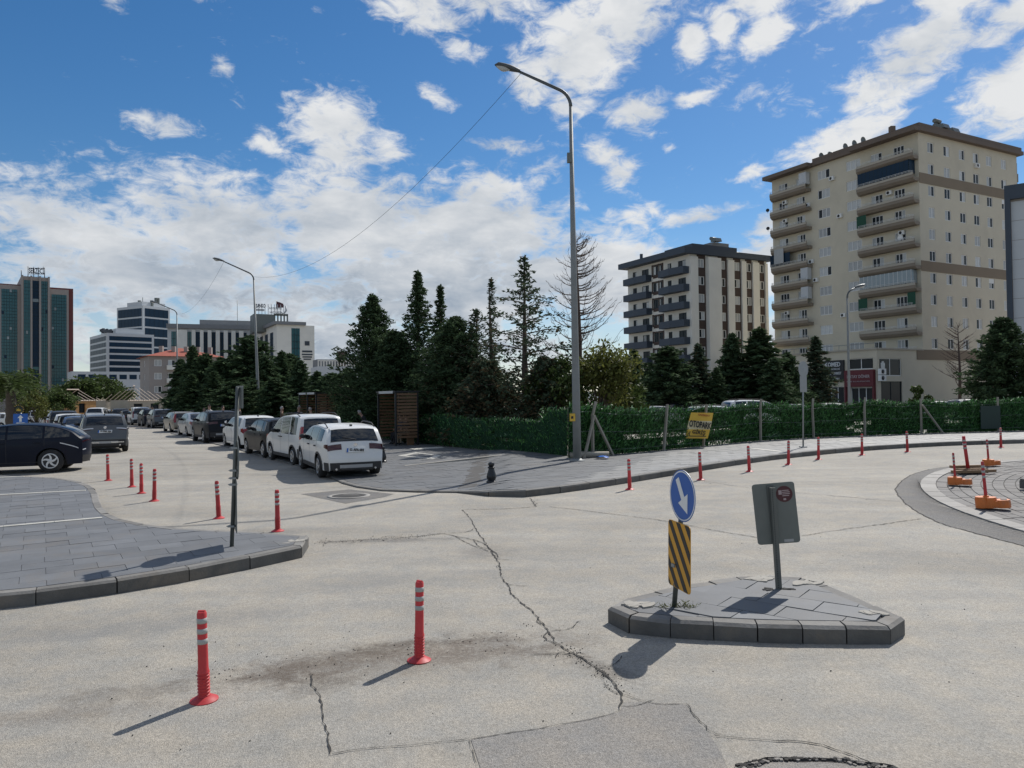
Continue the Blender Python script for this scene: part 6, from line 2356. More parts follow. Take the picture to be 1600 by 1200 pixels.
# cars in the car park behind the fence: their roofs show above it
park = [(1008, 52, 10, SEDAN, 'silver'), (1016, 62, 15, HATCH, 'white'), (1045, 57, 20, SUV, 'black'), (1092, 44, 5, HATCH, 'white'), (1118, 60, 170, POLO, 'dgrey'), (1150, 46, 8, VAN, 'white'),
        (1205, 58, 12, HATCH, 'white'), (1252, 56, 175, SEDAN, 'silver'), (1283, 60, 4, SEDAN, 'white2'), (1340, 62, 0, SEDAN, 'navy'), (1500, 60, 10, SUV, 'white'), (1545, 58, 12, HATCH, 'silver'), (1452, 66, 8, POLO, 'white'),
        (800, 46, 25, HATCH, 'white'), (775, 52, 20, SEDAN, 'white2'), (835, 51, 30, SUV, 'silver'), (720, 50, 25, POLO, 'white'), (955, 47, 20, SEDAN, 'dgrey')]
park_lb = ['silver car roof at the left end above the green fence', 'white car roof behind the silver one above the green fence', 'black car roof above the fence left of the banner', 'white hatchback roof above the fence by the banner',
           'dark grey car roof right of the banner above the fence', 'white van roof above the fence, broadest of the white ones', 'white car roof left of the round sign pole above the fence', 'silver car roof right of the round sign pole above the fence',
           'pearl white car below the black shop sign', 'navy car before the shop windows', 'white car behind the fence below the bare tree', 'silver car behind the fence left of the big right conifer', 'white car behind the small bush by the beige wall',
           'white car glimpsed through the trees behind the low fence', 'pearl white car glimpsed behind the sparse conifer', 'silver car glimpsed beneath the drooping cedar', 'white car glimpsed right of the nearer kiosk', 'dark grey car behind the lamp post']
for (px, dist, a, d, pk), lb in zip(park, park_lb):
    p = far(px, dist)
    p.z = gz(dist)
    car(d, p, R(a), pk, lb, GP, None, detail=False)
# ------------------------------------------------------------------ buildings
M['cream'] = mat('cream_render', (0.60, 0.545, 0.425), rough=0.85, var=0.10, scale=0.35, dirt=0.12)
M['cream_dk'] = mat('tan_render', (0.235, 0.185, 0.13), rough=0.85, var=0.10, scale=0.4)
M['balcony'] = mat('balcony_brown', (0.25, 0.21, 0.165), rough=0.85, var=0.16, scale=0.6, dirt=0.15)
M['balcony_lt'] = mat('balcony_pale_band', (0.43, 0.39, 0.32), rough=0.85, var=0.12, scale=0.6, dirt=0.15)
M['eave'] = mat('brown_eave', (0.15, 0.115, 0.09), rough=0.8, var=0.12, scale=0.5)
M['offwhite'] = mat('off_white_render', (0.74, 0.72, 0.65), rough=0.85, var=0.10, scale=0.4, dirt=0.08)
M['brownwall'] = mat('dark_brown_cladding', (0.065, 0.042, 0.034), rough=0.7, var=0.12, scale=0.5)
M['anthracite'] = mat('anthracite_panel', (0.042, 0.058, 0.080), rough=0.6, var=0.12, scale=0.5)
M['stonegrey'] = mat('grey_stone_cladding', (0.31, 0.275, 0.25), rough=0.75, var=0.10, scale=0.3)
M['redstone'] = mat('red_brown_cladding', (0.14, 0.035, 0.032), rough=0.7, var=0.10, scale=0.2)
M['glass_teal'] = glass_mat('teal_curtain_glass', (0.020, 0.105, 0.120), rough=0.12, spec=0.5, scale=0.15, var=0.35)
M['glass_navy'] = glass_mat('navy_glass', (0.008, 0.028, 0.055), rough=0.35, spec=0.18)
M['glass'] = glass_mat('window_glass', (0.022, 0.027, 0.032), rough=0.16, spec=0.2)
M['curtain'] = mat('curtained_pane', (0.47, 0.48, 0.47), rough=0.3, var=0.2, scale=3, objvar=0.3)
M['pvc'] = mat('white_window_frame', (0.74, 0.74, 0.71), rough=0.5, var=0.06)
M['mull'] = mat('dark_mullion', (0.02, 0.035, 0.04), rough=0.6, spec=0.2)
M['panelwhite'] = mat('white_panel', (0.52, 0.54, 0.55), rough=0.5, var=0.06, scale=0.3)
M['roofred'] = mat('red_roof_tile', (0.30, 0.075, 0.045), rough=0.8, var=0.25, scale=1.2)
M['greyroof'] = mat('grey_sheet_roof', (0.20, 0.205, 0.21), rough=0.6, var=0.12, scale=0.5)
M['ochre'] = mat('ochre_render', (0.42, 0.23, 0.09), rough=0.9, var=0.25, scale=0.8, dirt=0.3)
M['limestone'] = mat('pale_limestone', (0.42, 0.37, 0.29), rough=0.9, var=0.2, scale=0.8, dirt=0.3)
M['rafter'] = mat('bare_rafter', (0.50, 0.42, 0.34), rough=0.8, var=0.2, scale=3)
M['awning'] = mat('red_awning', (0.38, 0.03, 0.035), rough=0.7, var=0.1)
M['shopred'] = mat('shop_fascia_maroon', (0.13, 0.018, 0.024), rough=0.6, var=0.12)
M['shopblack'] = mat('shop_sign_black', (0.012, 0.014, 0.016), rough=0.5)
M['greenblind'] = mat('green_blind', (0.012, 0.07, 0.04), rough=0.8)
M['glazing_light'] = glass_mat('balcony_glazing', (0.22, 0.26, 0.27), rough=0.1)
DL, DR = Vector((-0.469, 0.883, 0)), Vector((0.883, 0.469, 0))
UP = Vector((0, 0, 1))


def facade(mb, O, u, W, z0, z1, openings, depth=0.14, m=0, mrev=None):
    """Wall face with real openings; O ground corner, u along the wall; the outside is to the right of u."""
    n = Vector((u.y, -u.x, 0))
    us = sorted({0.0, W, *[o[0] for o in openings], *[o[1] for o in openings]})
    zs = sorted({z0, z1, *[o[2] for o in openings], *[o[3] for o in openings]})
    def inside(a, b):
        return any(o[0] <= a <= o[1] and o[2] <= b <= o[3] for o in openings)
    for i in range(len(us) - 1):
        run = None
        for j in range(len(zs) - 1):
            blocked = inside((us[i] + us[i + 1]) / 2, (zs[j] + zs[j + 1]) / 2)
            if not blocked and run is None:
                run = zs[j]
            if run is not None and (blocked or j == len(zs) - 2):
                top = zs[j] if blocked else zs[j + 1]
                mb.poly([O + u * us[i] + UP * run, O + u * us[i + 1] + UP * run, O + u * us[i + 1] + UP * top, O + u * us[i] + UP * top], m)
                run = None
    k = mrev if mrev is not None else m
    for a, b, c, d in openings:
        P = [O + u * a + UP * c, O + u * b + UP * c, O + u * b + UP * d, O + u * a + UP * d]
        Q = [p - n * depth for p in P]
        for i in range(4):
            j = (i + 1) % 4
            mb.poly([P[j], P[i], Q[i], Q[j]], k)


WIN = {}


def window_mesh(w, h, sashes, kind, curtain=()):
    key = (round(w, 2), round(h, 2), sashes, kind, curtain)
    if key in WIN:
        return WIN[key]
    fm = {'pvc': M['pvc'], 'dark': M['mull'], 'brown': M['brownwall']}[kind]
    f = 0.10 if kind == 'pvc' else 0.06
    mb = MB()
    for z in (f / 2, h - f / 2):
        mb.box((0, 0, z), (w, 0.07, f))
    for i in range(sashes + 1):
        x = -w / 2 + f / 2 + (w - f) * i / sashes
        mb.box((x, 0.001, h / 2), (f, 0.068, h - 2 * f))
    fr = mb.mesh('window', fm)
    mb = MB()
    for i in range(sashes):
        x0, x1 = -w / 2 + f + (w - f) * i / sashes, -w / 2 + (w - f) * (i + 1) / sashes
        mb.poly([(x0, 0.02, f), (x1, 0.02, f), (x1, 0.02, h - f), (x0, 0.02, h - f)], 1 if i in curtain else 0)
    pn = mb.mesh('pane', [M['glass'], M['curtain']])
    WIN[key] = (fr, pn)
    return WIN[key]


def put_window(parent, O, u, a, b, c, d, depth, sashes, kind, curtain=(), blind=0.0):
    n = Vector((u.y, -u.x, 0))
    fr, pn = window_mesh(b - a, d - c, sashes, kind, curtain)
    p = O + u * ((a + b) / 2) + UP * c - n * (depth - 0.04)
    ang = math.atan2(u.y, u.x)
    o = obj('window', fr, parent, p, ang)
    obj('pane', pn, o)
    if blind:
        mb = MB()
        mb.box((0, -0.045, (d - c) * (1 - blind / 2)), (b - a - 0.1, 0.02, (d - c) * blind))
        mb.build('roller_blind', M['pvc'], o)
    return o


def prism_part(name, parent, pts, z0, z1, material):
    mb = MB()
    pts = [(p[0], p[1]) for p in pts]
    if area(pts) < 0:
        pts = pts[::-1]
    mb.prism(pts, z0, z1)
    mb.face([len(mb.v) - 2 * len(pts) + i for i in range(len(pts))][::-1])
    return mb.build(name, material, parent)


def ac_unit(parent, p, ang, s=1.0):
    mb = MB()
    mb.box((0, -0.18 * s, 0.3 * s), (0.85 * s, 0.34 * s, 0.6 * s))
    mb.lathe([(0.22 * s, 0), (0.22 * s, 0.015), (0.02, 0.02)], 12, m=1, mtx=Matrix.Translation((-0.1 * s, -0.35 * s, 0.3 * s)) @ Matrix.Rotation(math.pi / 2, 4, 'X'))
    return mb.build('air_conditioner', [M['pvc'], M['trim']], parent, p, ang)


def dish(parent, p, ang, r=0.4, m='pvc'):
    mb = MB()
    rows = [[(0.0, 0.02, 0.5)] * 13] + [[(r * k / 3 * math.cos(t), -0.10 * (k / 3) ** 2 + 0.12, 0.5 + r * k / 3 * math.sin(t)) for t in np.linspace(0, 2 * math.pi, 13)] for k in (1, 2, 3)]
    mb.grid(rows)
    mb.tube([(0, 0.12, 0.0), (0, 0.12, 0.5)], 0.03, 5)
    return mb.build('satellite_dish', M[m], parent, p, ang)


def water_tank(parent, p, ang, dbl=False, sc=0.72):
    mb = MB()
    for k in range(2 if dbl else 1):
        z = 1.15 + 0.95 * k
        mb.tube([(-0.9, 0, z), (0.9, 0, z)], 0.42, 12)
        for x in (-0.6, 0.6):
            mb.box((x, 0, z - 0.5 if k == 0 else z - 0.45), (0.08, 0.5, 0.75 if k == 0 else 0.3))
    mb.obox((-1.0, -0.6, 0.15), (2.0, 0, 0), (0, -1.5, 0.0), (0, 0.4, 0.9))
    mb.v = [(q[0] * sc, q[1] * sc, q[2] * sc) for q in mb.v]
    return mb.build('water_heater', [M['signback']], parent, p, ang)


# ---- the tall beige apartment block on the right
B1 = thing('apartment_block', 'tall beige apartment block with stacked brown balconies and shops at its foot', 'building')
C1 = Vector((57.0, 105.0, 0))
Z0 = gz(100)
fl = [7.92 + 3.07 * k for k in range(10)]        # floor levels of the storeys
TOP = fl[9] + 3.35
WL, WR = 26.4, 24.0
A1, A2 = C1 + DL * WL, C1 + DR * WR
back1 = C1 + DL * WL + DR * WR
# right face: six columns of ten windows; u runs from the corner to the right (outside to the right of u)
cols = [2.7, 6.4, 10.0, 13.4, 16.7, 20.5]
op_r, op_l = [], []
for k in range(10):
    for c in cols:
        op_r.append((c - 0.70, c + 0.70, fl[k] + 0.80, fl[k] + 2.30))
mbw = MB()
facade(mbw, C1, DR, WR, Z0, TOP, op_r, m=0)
# left face: u from the far end to the corner
uL = -DL
def fromcorner(t):
    return WL - t
bal_zones = [(0.0, 9.4), (18.1, 26.2)]
for k in range(10):
    for t0, w in ((10.5, 2.5), (15.9, 2.3)):
        op_l.append((fromcorner(t0) - w / 2, fromcorner(t0) + w / 2, fl[k] + 0.95, fl[k] + 2.40))
    for z0_, z1_ in bal_zones:
        m_ = (z0_ + z1_) / 2
        for dt, w in ((-1.7, 1.7), (1.9, 1.9)):
            op_l.append((fromcorner(m_ + dt) - w / 2, fromcorner(m_ + dt) + w / 2, fl[k] + 0.15, fl[k] + 2.25))
facade(mbw, A1, uL, WL, Z0, TOP, op_l, m=0)
mbw.poly([A2 + UP * Z0, back1 + UP * Z0, back1 + UP * TOP, A2 + UP * TOP])
mbw.poly([back1 + UP * Z0, A1 + UP * Z0, A1 + UP * TOP, back1 + UP * TOP])
mbw.poly([C1 + UP * TOP, A2 + UP * TOP, back1 + UP * TOP, A1 + UP * TOP])
mbw.build('wall', M['cream'], B1)
for i, (a, b, c, d) in enumerate(op_r):
    put_window(B1, C1, DR, a, b, c, d, 0.14, 2, 'pvc', ((0,), (0,), (1,), (), (0, 1))[rng.choice((0, 0, 0, 1, 2, 3, 4))], blind=rng.choice((0, 0, 0, 0, 0, 0, .45, 0)) if k else 0)
for i, (a, b, c, d) in enumerate(op_l):
    wide = (b - a) > 2.0
    put_window(B1, A1, uL, a, b, c, d, 0.14, 3 if wide else 3, 'pvc', rng.choice(((0, 1, 2), (1, 2), (0, 1, 2), (0, 1, 2), (0, 1))) if wide else rng.choice(((0,), (2,), (0, 1), ())), blind=0)
nR, nL = Vector((DR.y, -DR.x, 0)), Vector((uL.y, -uL.x, 0))
for zc, a, b in ((32.55, 0, WR), (20.25, 0, WR)):
    mb = MB()
    mb.obox(C1 + DR * a + UP * (zc - 0.72) + nR * 0.003, DR * (b - a), nR * 0.06, UP * 1.44)
    mb.build('brown_band', M['cream_dk'], B1)
mb = MB()
mb.obox(C1 - DR * 1.4 + UP * 7.15 + nR * 0.003, DR * 14.5, nR * 0.08, UP * 1.4)
mb.build('brown_band', M['cream_dk'], B1)
glazed = {8: 'navy', 3: 'light'}
for zi, (ta, tb) in enumerate(bal_zones):
    for k in range(10):
        z = fl[k]
        pr = 1.35
        o0 = A1 + uL * fromcorner(tb) + nL * 0.004
        L = tb - ta - (0.0 if zi == 0 else 0.2)
        mb = MB()
        # parapet with a pale upper band, brown chamfered belly, ends tapering like brackets
        sec = [(0.0, z - 0.42), (pr - 0.42, z - 0.42), (pr, z - 0.05), (pr, z + 0.30), (pr + 0.06, z + 0.34), (pr + 0.06, z + 0.66), (pr - 0.06, z + 0.72), (pr - 0.10, z + 0.05), (0.0, z + 0.05)]
        mats_ = [0, 0, 0, 0, 1, 1, 1, 0, 0]
        n = len(sec)
        rings = []
        for u_, tp in ((0.0, 0.55), (0.5, 0.0), (L - 0.3, 0.0), (L, 0.04)):
            rings.append([o0 + uL * u_ + nL * max(0.0, q[0] - (tp if q[0] > 0.6 else 0)) + UP * q[1] for q in sec])
        kk = len(mb.v)
        for r_ in rings:
            mb.v.extend(tuple(p) for p in r_)
        for a in range(3):
            for j in range(n):
                mb.face((kk + a * n + j, kk + a * n + (j + 1) % n, kk + (a + 1) * n + (j + 1) % n, kk + (a + 1) * n + j)[::-1], mats_[j])
        mb.face([kk + j for j in range(n)], 0)
        mb.face([kk + 3 * n + j for j in range(n)][::-1], 0)
        bal = mb.build('balcony', [M['balcony'], M['balcony_lt']], B1)
        mb = MB()
        for dz in (0.86, 1.02):
            mb.tube([o0 + uL * 0.35 + nL * (pr - 0.55) + UP * (z + dz), o0 + uL * 0.55 + nL * (pr - 0.02) + UP * (z + dz), o0 + uL * (L - 0.55) + nL * (pr - 0.02) + UP * (z + dz), o0 + uL * (L - 0.35) + nL * (pr - 0.55) + UP * (z + dz)], 0.026, 4)
        for i in range(9):
            c = o0 + uL * (0.6 + (L - 1.2) * i / 8) + nL * (pr - 0.02)
            mb.tube([c + UP * (z + 0.70), c + UP * (z + 1.03)], 0.02, 4)
        mb.build('railing', M['pvc'], bal)
        if zi == 0 and k in glazed:
            mb, mf = MB(), MB()
            gm = M['glass_navy'] if glazed[k] == 'navy' else M['glazing_light']
            npan = 12
            for i in range(npan):
                a = o0 + uL * (0.62 + (L - 1.24) * i / npan) + nL * (pr - 0.06) + UP * (z + 0.76)
                mb.obox(a, uL * ((L - 1.24) / npan - 0.05), nL * -0.03, UP * 1.82)
            a = o0 + uL * (L - 0.60) + nL * 0.05 + UP * (z + 0.76)
            mb.obox(a, nL * (pr - 0.15), uL * 0.03, UP * 1.82)
            g_ = mb.build('balcony_glazing', gm, bal)
            for i in range(npan + 1):
                a = o0 + uL * (0.585 + (L - 1.24) * i / npan) + nL * (pr - 0.055) + UP * (z + 0.74)
                mf.obox(a, uL * 0.045, nL * -0.05, UP * 1.88)
            mf.build('glazing_bar', M['mull'] if glazed[k] == 'navy' else M['pvc'], g_)
        if (zi, k) in ((0, 2), (0, 6)):
            for u_, w_ in ((0.25, 1.5), (L - 1.3, 1.2)) if k == 2 else ((0.25, 1.6),):
                mb = MB()
                mb.obox(o0 + uL * u_ + nL * (pr - 0.12) + UP * (z + 0.76), uL * w_, nL * -0.03, UP * 1.75)
                mb.build('green_blind', M['greenblind'], bal)
        if (zi, k) == (1, 5):
            mb = MB()
            mb.obox(o0 + uL * 0.25 + nL * (pr - 0.1) + UP * (z + 0.72), uL * 4.2, nL * -0.03, UP * 1.9)
            mb.build('navy_blind', M['glass_navy'], bal)
            mb = MB()
            mb.obox(o0 + uL * 1.3 + nL * (pr + 0.07) + UP * (z + 1.0), uL * 2.0, nL * 0.04, UP * 2.4)
            mb.build('hanging_cloth', M['curtain'], bal)
        if zi == 1 and k in (3, 4, 9):
            mb = MB()
            mb.obox(o0 + uL * (L - 1.5) + nL * 0.2 + UP * (z + 0.76), uL * 1.4, nL * 0.9, UP * 1.9)
            mb.build('white_screen', M['panelwhite'], bal)
for k, t in ((9, 14.2), (7, 12.9), (5, 18.4), (2, 12.6), (8, 18.9), (4, 17.6)):
    ac_unit(B1, A1 + uL * fromcorner(t) + UP * (fl[k] + 0.25) + nL * 0.02, math.atan2(uL.y, uL.x))
for k, zi in ((8, 1), (7, 1), (2, 1), (7, 0), (5, 0), (8, 0)):
    t = 23.5 if zi else rng.uniform(1.2, 5)
    ac_unit(B1, A1 + uL * fromcorner(t) + UP * (fl[k] + 1.75) + nL * 0.02, math.atan2(uL.y, uL.x))
ac_unit(B1, C1 + DR * 13.4 + UP * (fl[9] + 0.05) + nR * 0.02, math.atan2(DR.y, DR.x))
for k in (8, 7):
    dish(B1, A1 + uL * 0.3 + nL * 1.45 + UP * (fl[k] + 0.7), math.atan2(uL.y, uL.x) + 0.6, 0.30, 'trim')
dish(B1, A1 + uL * fromcorner(2.2) + nL * 1.25 + UP * (fl[5] + 0.7), math.atan2(uL.y, uL.x), 0.40)
# eaves: one sheet over the block, thicker fascia over the balconies
ov = 0.7
prism_part('roof', B1, [C1 + nL * ov + nR * ov, A2 + nR * ov + DR * ov, back1 + DL * ov + DR * ov, A1 + DL * ov + nL * ov], TOP + 0.002, TOP + 0.55, M['eave'])
for ta, tb in ((-0.7, 9.9), (17.6, 26.9)):
    a, b = A1 + uL * fromcorner(tb), A1 + uL * fromcorner(ta)
    prism_part('eave', B1, [a + nL * 0.72, b + nL * 0.72, b + nL * 1.75, a + nL * 1.75], TOP - 0.10, TOP + 0.50, M['eave'])
prism_part('parapet', B1, [C1 + nL * .5 + nR * .5, A2 + nR * .5 + DR * .5, A2 + DL * 17.6 + DR * .5, C1 + DL * 17.6 + nL * .5], TOP + 0.553, TOP + 1.15, M['eave'])
for t, s, dbl in ((0.8, 5.6, True), (1.2, 8.6, False), (16.2, 2.4, False), (13.8, 3.2, False)):
    water_tank(B1, C1 + DL * t + DR * s + UP * (TOP + 1.15), math.atan2(DR.y, DR.x), dbl)
for t, s in ((17.0, 1.0), (12.2, 0.6), (10.6, 0.6), (9.0, 0.5), (2.0, 13.0), (2.4, 14.2)):
    dish(B1, C1 + DL * t + DR * s + UP * (TOP + 1.15), math.atan2(DR.y, DR.x), 0.6, 'signback')
mb = MB()
mb.box((0, 0, 0.6), (0.7, 0.7, 1.2))
mb.build('chimney', M['eave'], B1, C1 + DL * 4.5 + DR * 0.8 + UP * (TOP + 1.15))
# right end balcony column
for k in (8, 9):
    mb = MB()
    mb.obox(A2 + DL * 0.6 + UP * (fl[k] - 0.4) + DR * 0.003, DR * 1.5, DL * 4.0, UP * 1.3)
    mb.build('balcony', M['balcony'], B1)
    mb = MB()
    mb.obox(A2 + DL * 0.7 + UP * (fl[k] + 0.903) + DR * 0.05, DR * 1.35, DL * 3.8, UP * 1.7)
    mb.build('balcony_glazing', M['glass'], B1)
# podium with the shops
PW = 9.74
P0 = C1 - DR * PW
P1 = P0 + DL * 28
PT = 8.55
op = [(-0.01 + 28 - 4.55, 28 - 0.55, 5.85, 7.35)]
opR = [(0.45, 5.05, 4.9, 7.25), (0.7, 5.1, Z0 + 0.25, 4.15)]
opL = [(28 - 4.5, 28 - 0.6, 5.85, 7.35), (28 - 4.2, 28 - 0.7, Z0, 3.4), (28 - 8.6, 28 - 5.2, Z0, 3.6), (28 - 14, 28 - 9.6, Z0, 3.4), (28 - 20, 28 - 15, Z0, 3.4), (28 - 27, 28 - 21, Z0, 3.4)]
mb = MB()
facade(mb, P0, DR, PW - 0.002, Z0, PT, opR, depth=0.2)
facade(mb, P1, -DL, 28, Z0, PT, opL, depth=0.3)
mb.poly([P0 + UP * PT, P0 + DR * (PW - 0.002) + UP * PT, P1 + DR * (PW - 0.002) + UP * PT, P1 + UP * PT])
mb.build('shop_wall', M['cream'], B1)
mb = MB()
mb.obox(P1 - DR * 0.15 + UP * (PT - 0.12), -DL * 28.15, -DR * 0.0 + nL * 0.15, UP * 0.20)
mb.obox(P0 + nR * 0.003 + UP * (PT - 0.12), DR * PW, nR * 0.15, UP * 0.20)
mb.build('cornice', M['balcony_lt'], B1)
mb = MB()
for i in range(15):
    c = P1 - DL * (0.3 + 27.5 * i / 14) + DR * 0.25 + UP * PT
    mb.tube([c, c + UP * 0.75], 0.03, 4)
mb.tube([P1 + DR * 0.25 + UP * (PT + 0.75), P0 + DR * 0.25 + UP * (PT + 0.75)], 0.035, 4)
mb.build('terrace_railing', M['galv'], B1)
for (a, b, c, d), s in zip(opR, (2, 2)):
    put_window(B1, P0, DR, a, b, c, d, 0.2, s, 'dark' if c < 2 else 'pvc')
mb = MB()
mb.obox(P0 + DR * 0.9 + UP * 5.1 - nR * 0.13, DR * 0.85, nR * 0.01, UP * 1.55)
mb.obox(P0 + DR * 1.1 + UP * 6.3 - nR * 0.13, DR * 0.45, nR * 0.012, UP * 0.55)
mb.build('window_poster', M['curtain'], B1)
for (a, b, c, d), s in zip(opL, (2, 3, 3, 3, 3, 3)):
    put_window(B1, P1, -DL, a, b, c, d, 0.3, s, 'pvc')
ac_unit(B1, P0 + DR * 0.25 + UP * 4.2 + nR * 0.3, math.atan2(DR.y, DR.x), 1.3)
ac_unit(B1, P0 + DR * 0.25 + UP * 5.05 + nR * 0.3, math.atan2(DR.y, DR.x), 1.3)
# shop signs (things of their own)
def sign_box(name, t0, t1, z0, z1, material, lb, cat='shop sign', out=0.25):
    o = P0 + DL * ((t0 + t1) / 2)
    t = thing(name, lb, cat, (o.x, o.y, 0))
    mb = MB()
    L = t1 - t0
    mb.obox(DL * (L / 2) + nL * 0.01 + UP * z0, -DL * L, nL * out, UP * (z1 - z0))
    mb.build('panel', material, t)
    return t


sg = sign_box('shop_sign', 5.0, 8.9, 4.3, 7.25, M['shopblack'], 'black shop sign with white lettering ending in MED beside the tree')
for key, z, w, h in (('med', 6.65, 2.9, 0.62), ('med4', 6.02, 2.8, 0.30), ('med2', 5.42, 3.2, 0.46), ('med3', 4.66, 2.6, 0.22)):
    put_text(key, Vector((0, 0, z)) + nL * 0.30, -DL, UP, w, h, sg)
sg = sign_box('shop_sign', 0.25, 4.75, 3.5, 5.75, M['shopred'], 'maroon shop sign with pale lettering at the corner of the beige block', out=0.5)
for key, z, w, h in (('shop', 4.85, 3.5, 0.5), ('shop2', 4.2, 3.5, 0.22)):
    put_text(key, Vector((0, 0, z)) + nL * 0.55, -DL, UP, w, h, sg)
mb = MB()
for t_ in (0.25, 4.6):
    mb.obox(DL * (t_ - 2.5) + nL * 0.01 + UP * Z0, DL * 0.25, nL * 0.4, UP * (3.5 - Z0))
mb.build('side_pier', M['shopred'], sg)
aw = sign_box('awning', 10.5, 15.5, 3.4, 3.75, M['awning'], 'red shop awning half hidden behind the conifers at the beige block', 'awning', out=1.6)
aw2 = sign_box('shop_sign', 17, 21, 3.6, 4.9, M['awning'], 'red and white shop board behind the conifers, left of the black sign', out=0.3)

# ---- the eight-storey block with white pilasters
B2 = thing('apartment_block', 'mid-rise block with dark balconies, white pilasters and brown window strips', 'building')
C2 = far(1081, 130)
C2.z = 0
W2R, W2L = 18.2, 17.6
f2 = [2.6 + 3.05 * k for k in range(8)]
T2 = f2[7] + 3.0
strips = [(1.6, 3.5), (6.4, 8.5), (10.0, 11.8), (12.9, 14.5), (16.1, 17.6)]
E1, E2 = C2 + DL * W2L, C2 + DR * W2R
bk2 = E1 + DR * W2R
op_r = []
for a, b in strips:
    m_ = (a + b) / 2
    for k in range(8):
        op_r.append((m_ - 0.65, m_ + 0.65, f2[k] + 0.85, f2[k] + 2.35))
uL2 = -DL
op_l = []
for k in range(8):
    op_l.append((W2L - 9.9, W2L - 8.5, f2[k] + 0.75, f2[k] + 2.35))
    op_l.append((W2L - 8.3, W2L - 7.3, f2[k] + 0.75, f2[k] + 2.35))
    for c, w in ((2.0, 2.0), (5.3, 1.0), (12.2, 2.0), (15.4, 1.2)):
        op_l.append((W2L - c - w / 2, W2L - c + w / 2, f2[k] + 0.1, f2[k] + 2.2))
mb = MB()
facade(mb, C2, DR, W2R, 0.2, T2, op_r)
facade(mb, E1, uL2, W2L, 0.2, T2, op_l)
mb.poly([E2 + UP * 0.2, bk2 + UP * 0.2, bk2 + UP * T2, E2 + UP * T2])
mb.poly([bk2 + UP * 0.2, E1 + UP * 0.2, E1 + UP * T2, bk2 + UP * T2])
mb.poly([C2 + UP * T2, E2 + UP * T2, bk2 + UP * T2, E1 + UP * T2])
mb.build('wall', M['offwhite'], B2)
for o_ in op_r:
    put_window(B2, C2, DR, *o_, 0.14, 2, 'pvc', rng.choice(((0,), (1,), (0, 1), ())))
for o_ in op_l:
    put_window(B2, E1, uL2, *o_, 0.14, 2, 'dark', rng.choice(((0,), (), (), (1,))))
nL2 = Vector((uL2.y, -uL2.x, 0))
for a, b in strips:
    for k in range(9):
        z0_ = f2[k] - 0.70 if k < 8 else T2 - 0.65
        z0_, z1_ = (f2[k - 1] + 2.352 if k else 0.62), (f2[k] + 0.848 if k < 8 else T2)
        mb = MB()
        mb.obox(C2 + DR * a + UP * z0_ + nR * 0.004, DR * (b - a), nR * 0.03, UP * (z1_ - z0_))
        mb.build('brown_panel', M['brownwall'], B2)
    for x0, x1 in ((a, (a + b) / 2 - 0.652), ((a + b) / 2 + 0.652, b)):
        for k in range(8):
            mb = MB()
            mb.obox(C2 + DR * x0 + UP * (f2[k] + 0.852) + nR * 0.004, DR * (x1 - x0), nR * 0.03, UP * 1.496)
            mb.build('brown_panel', M['brownwall'], B2)
edges = [0.0] + [v for ab in strips for v in ab] + [W2R]
for a, b in zip(edges[::2], edges[1::2]):
    mb = MB()
    mb.obox(C2 + DR * (a + 0.002) + UP * 0.2 + nR * 0.004, DR * (b - a - 0.004), nR * (0.9 if 2 < a < 5 else 0.35), UP * (T2 - 0.6))
    mb.build('white_pilaster', M['offwhite'], B2)
for ta, tb, rnd in ((0.15, 6.9, True), (10.4, 17.4, False)):
    for k in range(1, 8):
        z = f2[k]
        o0 = E1 + uL2 * (W2L - tb) + nL2 * 0.004
        L = tb - ta
        pts = [(0, 0), (0, 1.3), (L * .5, 1.75 if rnd else 1.5), (L, 1.3), (L, 0)]
        w = [o0 + uL2 * p[0] + nL2 * p[1] for p in pts]
        b_ = prism_part('balcony', B2, w, z - 0.28, z + 0.05, M['anthracite'])
        mb = MB()
        for p, q in zip(w[:-1], w[1:]):
            d_ = (q - p)
            n_ = Vector((d_.y, -d_.x, 0)).normalized()
            mb.obox(p + UP * (z + 0.053), d_, -n_ * 0.10, UP * 0.85)
        mb.build('balcony_front', M['anthracite'], b_)
        if rnd and k == 1:
            mb = MB()
            for p, q in zip(w[1:3], w[2:4]):
                d_ = q - p
                n_ = Vector((d_.y, -d_.x, 0)).normalized()
                mb.obox(p + UP * (z + 0.91) - n_ * 0.03, d_, -n_ * 0.04, UP * 1.75)
            mb.build('balcony_glazing', M['glass_navy'], b_)
for k in range(8):
    mb = MB()
    mb.obox(E1 + uL2 * (W2L - 10.3) + nL2 * 0.005 + UP * (f2[k] + 0.45), uL2 * 0.38, nL2 * 0.05, UP * 2.2)
    mb.obox(E1 + uL2 * (W2L - 9.899) + nL2 * 0.005 + UP * (f2[k] + 0.15), uL2 * 2.88, nL2 * 0.05, UP * 0.595)
    mb.obox(E1 + uL2 * (W2L - 9.899) + nL2 * 0.005 + UP * (f2[k] + 2.355), uL2 * 2.88, nL2 * 0.05, UP * 0.25)
    mb.obox(E1 + uL2 * (W2L - 8.48) + nL2 * 0.005 + UP * (f2[k] + 0.45), uL2 * 0.16, nL2 * 0.05, UP * 2.2)
    mb.obox(E1 + uL2 * (W2L - 7.28) + nL2 * 0.005 + UP * (f2[k] + 0.45), uL2 * 0.30, nL2 * 0.05, UP * 2.2)
    mb.build('brown_panel', M['brownwall'], B2)
ov = 0.75
prism_part('roof', B2, [C2 + nL2 * 1.7 + nR * ov, E2 + nR * ov + DR * ov, bk2 + DL * ov + DR * ov, E1 + DL * ov + nL2 * 1.7], T2 + 0.002, T2 + 1.0, M['anthracite'])
